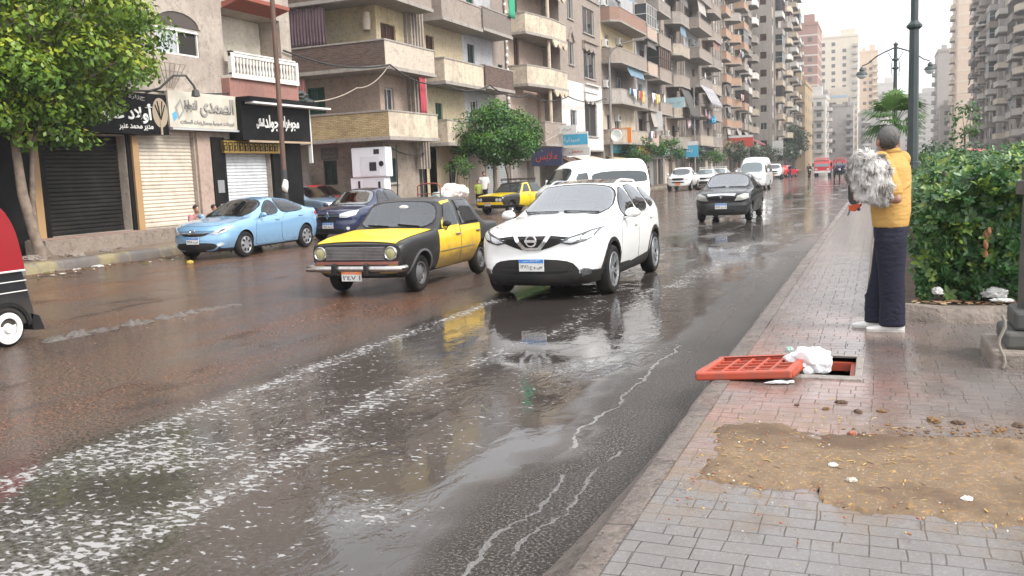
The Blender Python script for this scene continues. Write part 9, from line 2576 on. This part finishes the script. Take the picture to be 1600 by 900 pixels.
proj_sign(-18.2, 132, 5.2, 3.4, 1.6, M_sred, 'red hanging sign far down the left side', [(-.5, .5, .3, .5, M_sw)])
proj_sign(-17.2, 170, 4.6, 2.4, 2.6, M_sw, 'white square sign on a post before the large dark tree', [])
random_sign(-19.5, 60.0, 2.95, 5.2, .5, M_sw, '', M_sw, 'long pale fascia above the awning shops', 'fascia_board')
random_sign(-19.6, 73, 3.5, 8.0, .7, M_sblue, arabic('سوبر ماركت'), M_sw, 'blue and white fascia under the laundry balconies')
random_sign(-19.6, 79.5, 3.5, 4.0, .8, M_sor, arabic('حلوانى'), M_sw, 'orange fascia behind the round street tree')
random_sign(-19.7, 90, 3.3, 9.0, .7, pm('sign_green', (.12, .25, .2), .5), arabic('ادوات صحية'), M_sw, 'green fascia behind the parked white cars')
random_sign(-19.4, 108, 3.7, 14, .9, M_snavy, arabic('معرض مفروشات'), M_sw, 'dark blue fascia at the foot of the striped awning building')
# awnings
def awning(x, y, z, w_, pj, drop, mat, label, sides=True):
 t = thing('awning', label, 'awning', (x, y, z), RZ['E'])
 b = MB(); n = 12
 V = []
 for i in range(n + 1):
  u = -w_ / 2 + w_ * i / n; s = .06 * math.sin(i * 2.4)
  V += [(u, .01, 0), (u, pj * .55, -drop * .45 + s - .05), (u, pj, -drop + s), (u, pj + .02, -drop - .22 + s)]
 F = [(i * 4 + j, i * 4 + j + 1, (i + 1) * 4 + j + 1, (i + 1) * 4 + j) for i in range(n) for j in range(3)]
 b.add(V, F); o = b.build('cloth', mat, t, 60); md = o.modifiers.new('thickness', 'SOLIDIFY'); md.thickness = .02
 b = MB()
 for u in (-w_ / 2, w_ / 2): b.tube([(u, .0, -drop), (u, pj, -drop - .04)], .02, 6)
 b.tube([(-w_ / 2, pj, -drop - .04), (w_ / 2, pj, -drop - .04)], .02, 6); b.build('frame', M_rail, t)
M_stripe = NT('striped_cloth'); k = M_stripe; p = k.pos('Object'); sx = k.n('SeparateXYZ'); k.L(k.scale(p, (1, 1, 1)), sx.inputs[0])
M_stripe = k.out(k.mix(k.math('GREATER_THAN', k.math('FRACT', k.math('MULTIPLY', k.math('ADD', sx.outputs[0], k.math('MULTIPLY', sx.outputs[2], .4)), 2.2)), .5), (.08, .08, .12), (.50, .48, .47)), .85)
awning(-19.5, 61.2, 2.9, 5.4, 2.2, .7, pm('awning_cream', (.52, .46, .38), .8, var=.15), 'cream awning of the shop under the white painted wall')
awning(-19.5, 57.6, 2.9, 2.6, 1.6, 1.0, pm('awning_brown', (.13, .08, .06), .9, var=.2), 'sagging brown awning at the left end of the cream awning')
awning(-19.6, 70.5, 2.9, 5.5, 1.8, .5, pm('awning_yellow', (.50, .42, .22), .8, var=.15), 'pale yellow awning below the orange hanging sign')
awning(-18.0, 102.5, 10.8, 7.6, 1.4, 2.3, M_stripe, 'dark and white striped awning hung over a high balcony of the brown grey block')
awning(-18.3, 93, 9.6, 4.4, 1.0, 2.6, pm('tarp_grey', (.07, .065, .06), .85, var=.25), 'long dark grey tarpaulin hung from a balcony of the taupe block')
awning(-18.2, 140, 5.8, 6, 2.2, 1.0, pm('awning_maroon', (.25, .06, .07), .8), 'dark red round awning far along the left side')
# laundry on the balconies
def laundry(x, y, z, n, seed, label):
 rr = random.Random(seed); t = thing('laundry_line', label, 'laundry', (x, y, z), RZ['E'])
 cols = [(.6, .58, .55), (.45, .05, .06), (.65, .5, .06), (.05, .06, .15), (.5, .3, .3), (.2, .35, .4), (.55, .55, .57), (.35, .2, .1)]
 b = MB(); b.tube([(-n * .3, .1, 0), (n * .3, .1, 0)], .012, 5); b.build('line', M_rail, t)
 for i in range(n):
  c = cols[rr.randrange(len(cols))]; nm = 'laundry_%d' % cols.index(c)
  m_ = bpy.data.materials.get(nm) or pm(nm, c, .9, var=.15)
  w_ = rr.uniform(.3, .6); h_ = rr.uniform(.5, 1.1); x_ = -n * .3 + .3 + i * .6
  V = [(x_ + (u - .5) * w_, .1 + .05 * math.sin(u * 7 + v * 3 + i), -v * h_) for v in (0, .33, .66, 1) for u in (0, .33, .66, 1)]
  b = MB(); b.add(V, [(r_ * 4 + q, r_ * 4 + q + 1, r_ * 4 + q + 5, r_ * 4 + q + 4) for r_ in range(3) for q in range(3)]); o = b.build('garment', m_, t, 60); md = o.modifiers.new('thickness', 'SOLIDIFY'); md.thickness = .012
laundry(-18.15, 72, 8.1, 8, 1, 'washing in many colours hung over the long balcony past the white painted wall')
laundry(-18.3, 79.5, 8.3, 5, 2, 'red and pale washing hung at the far end of the laundry balcony')
laundry(-18.3, 78, 5.0, 4, 3, 'washing hung on the lowest balcony of the laundry building')
laundry(-18.0, 93.5, 6.6, 5, 4, 'washing hung below the dark grey tarpaulin')
laundry(-17.7, 102, 8.0, 6, 5, 'washing with a blue sheet on a balcony of the brown grey block')
laundry(-18.6, 136.5, 12, 6, 6, 'pale washing between the peach balconies')
laundry(-18.6, 136.5, 18.2, 6, 7, 'white washing high up on the peach balconies')
laundry(-19.2, 146, 15, 6, 8, 'white washing on the balcony beside the peach balconies')
crumple('hanging_cloth', 'bright blue cloth bundle on a balcony of the brown grey block', 'cloth', (-17.7, 105, 6.9), (.5, .6, .7), pm('blue_cloth', (.08, .32, .5), .8), 3.9)
curtain('green_cloth', 'bright green cloth hanging at the edge of the top balcony by the drainpipe', -19.4, 48.4, -19.4, 49.3, 10.6, 12.3, pm('green_cloth', (.03, .30, .17), .85), 4)
awn = [0]
# haze between us and the far towers
hz = MB(); hz.box(-170, 170, -30, 700, -3.2, 64)
k = bpy.data.materials.new('haze_air'); k.use_nodes = True; t_ = k.node_tree; t_.nodes.clear()
ou = t_.nodes.new('ShaderNodeOutputMaterial'); pv = t_.nodes.new('ShaderNodeVolumePrincipled'); pv.inputs['Color'].default_value = (.93, .94, .95, 1); pv.inputs['Density'].default_value = HAZE; pv.inputs['Anisotropy'].default_value = .2
t_.links.new(pv.outputs[0], ou.inputs['Volume'])
if HAZE > 0: setp(hz.build('haze', k), kind='stuff')
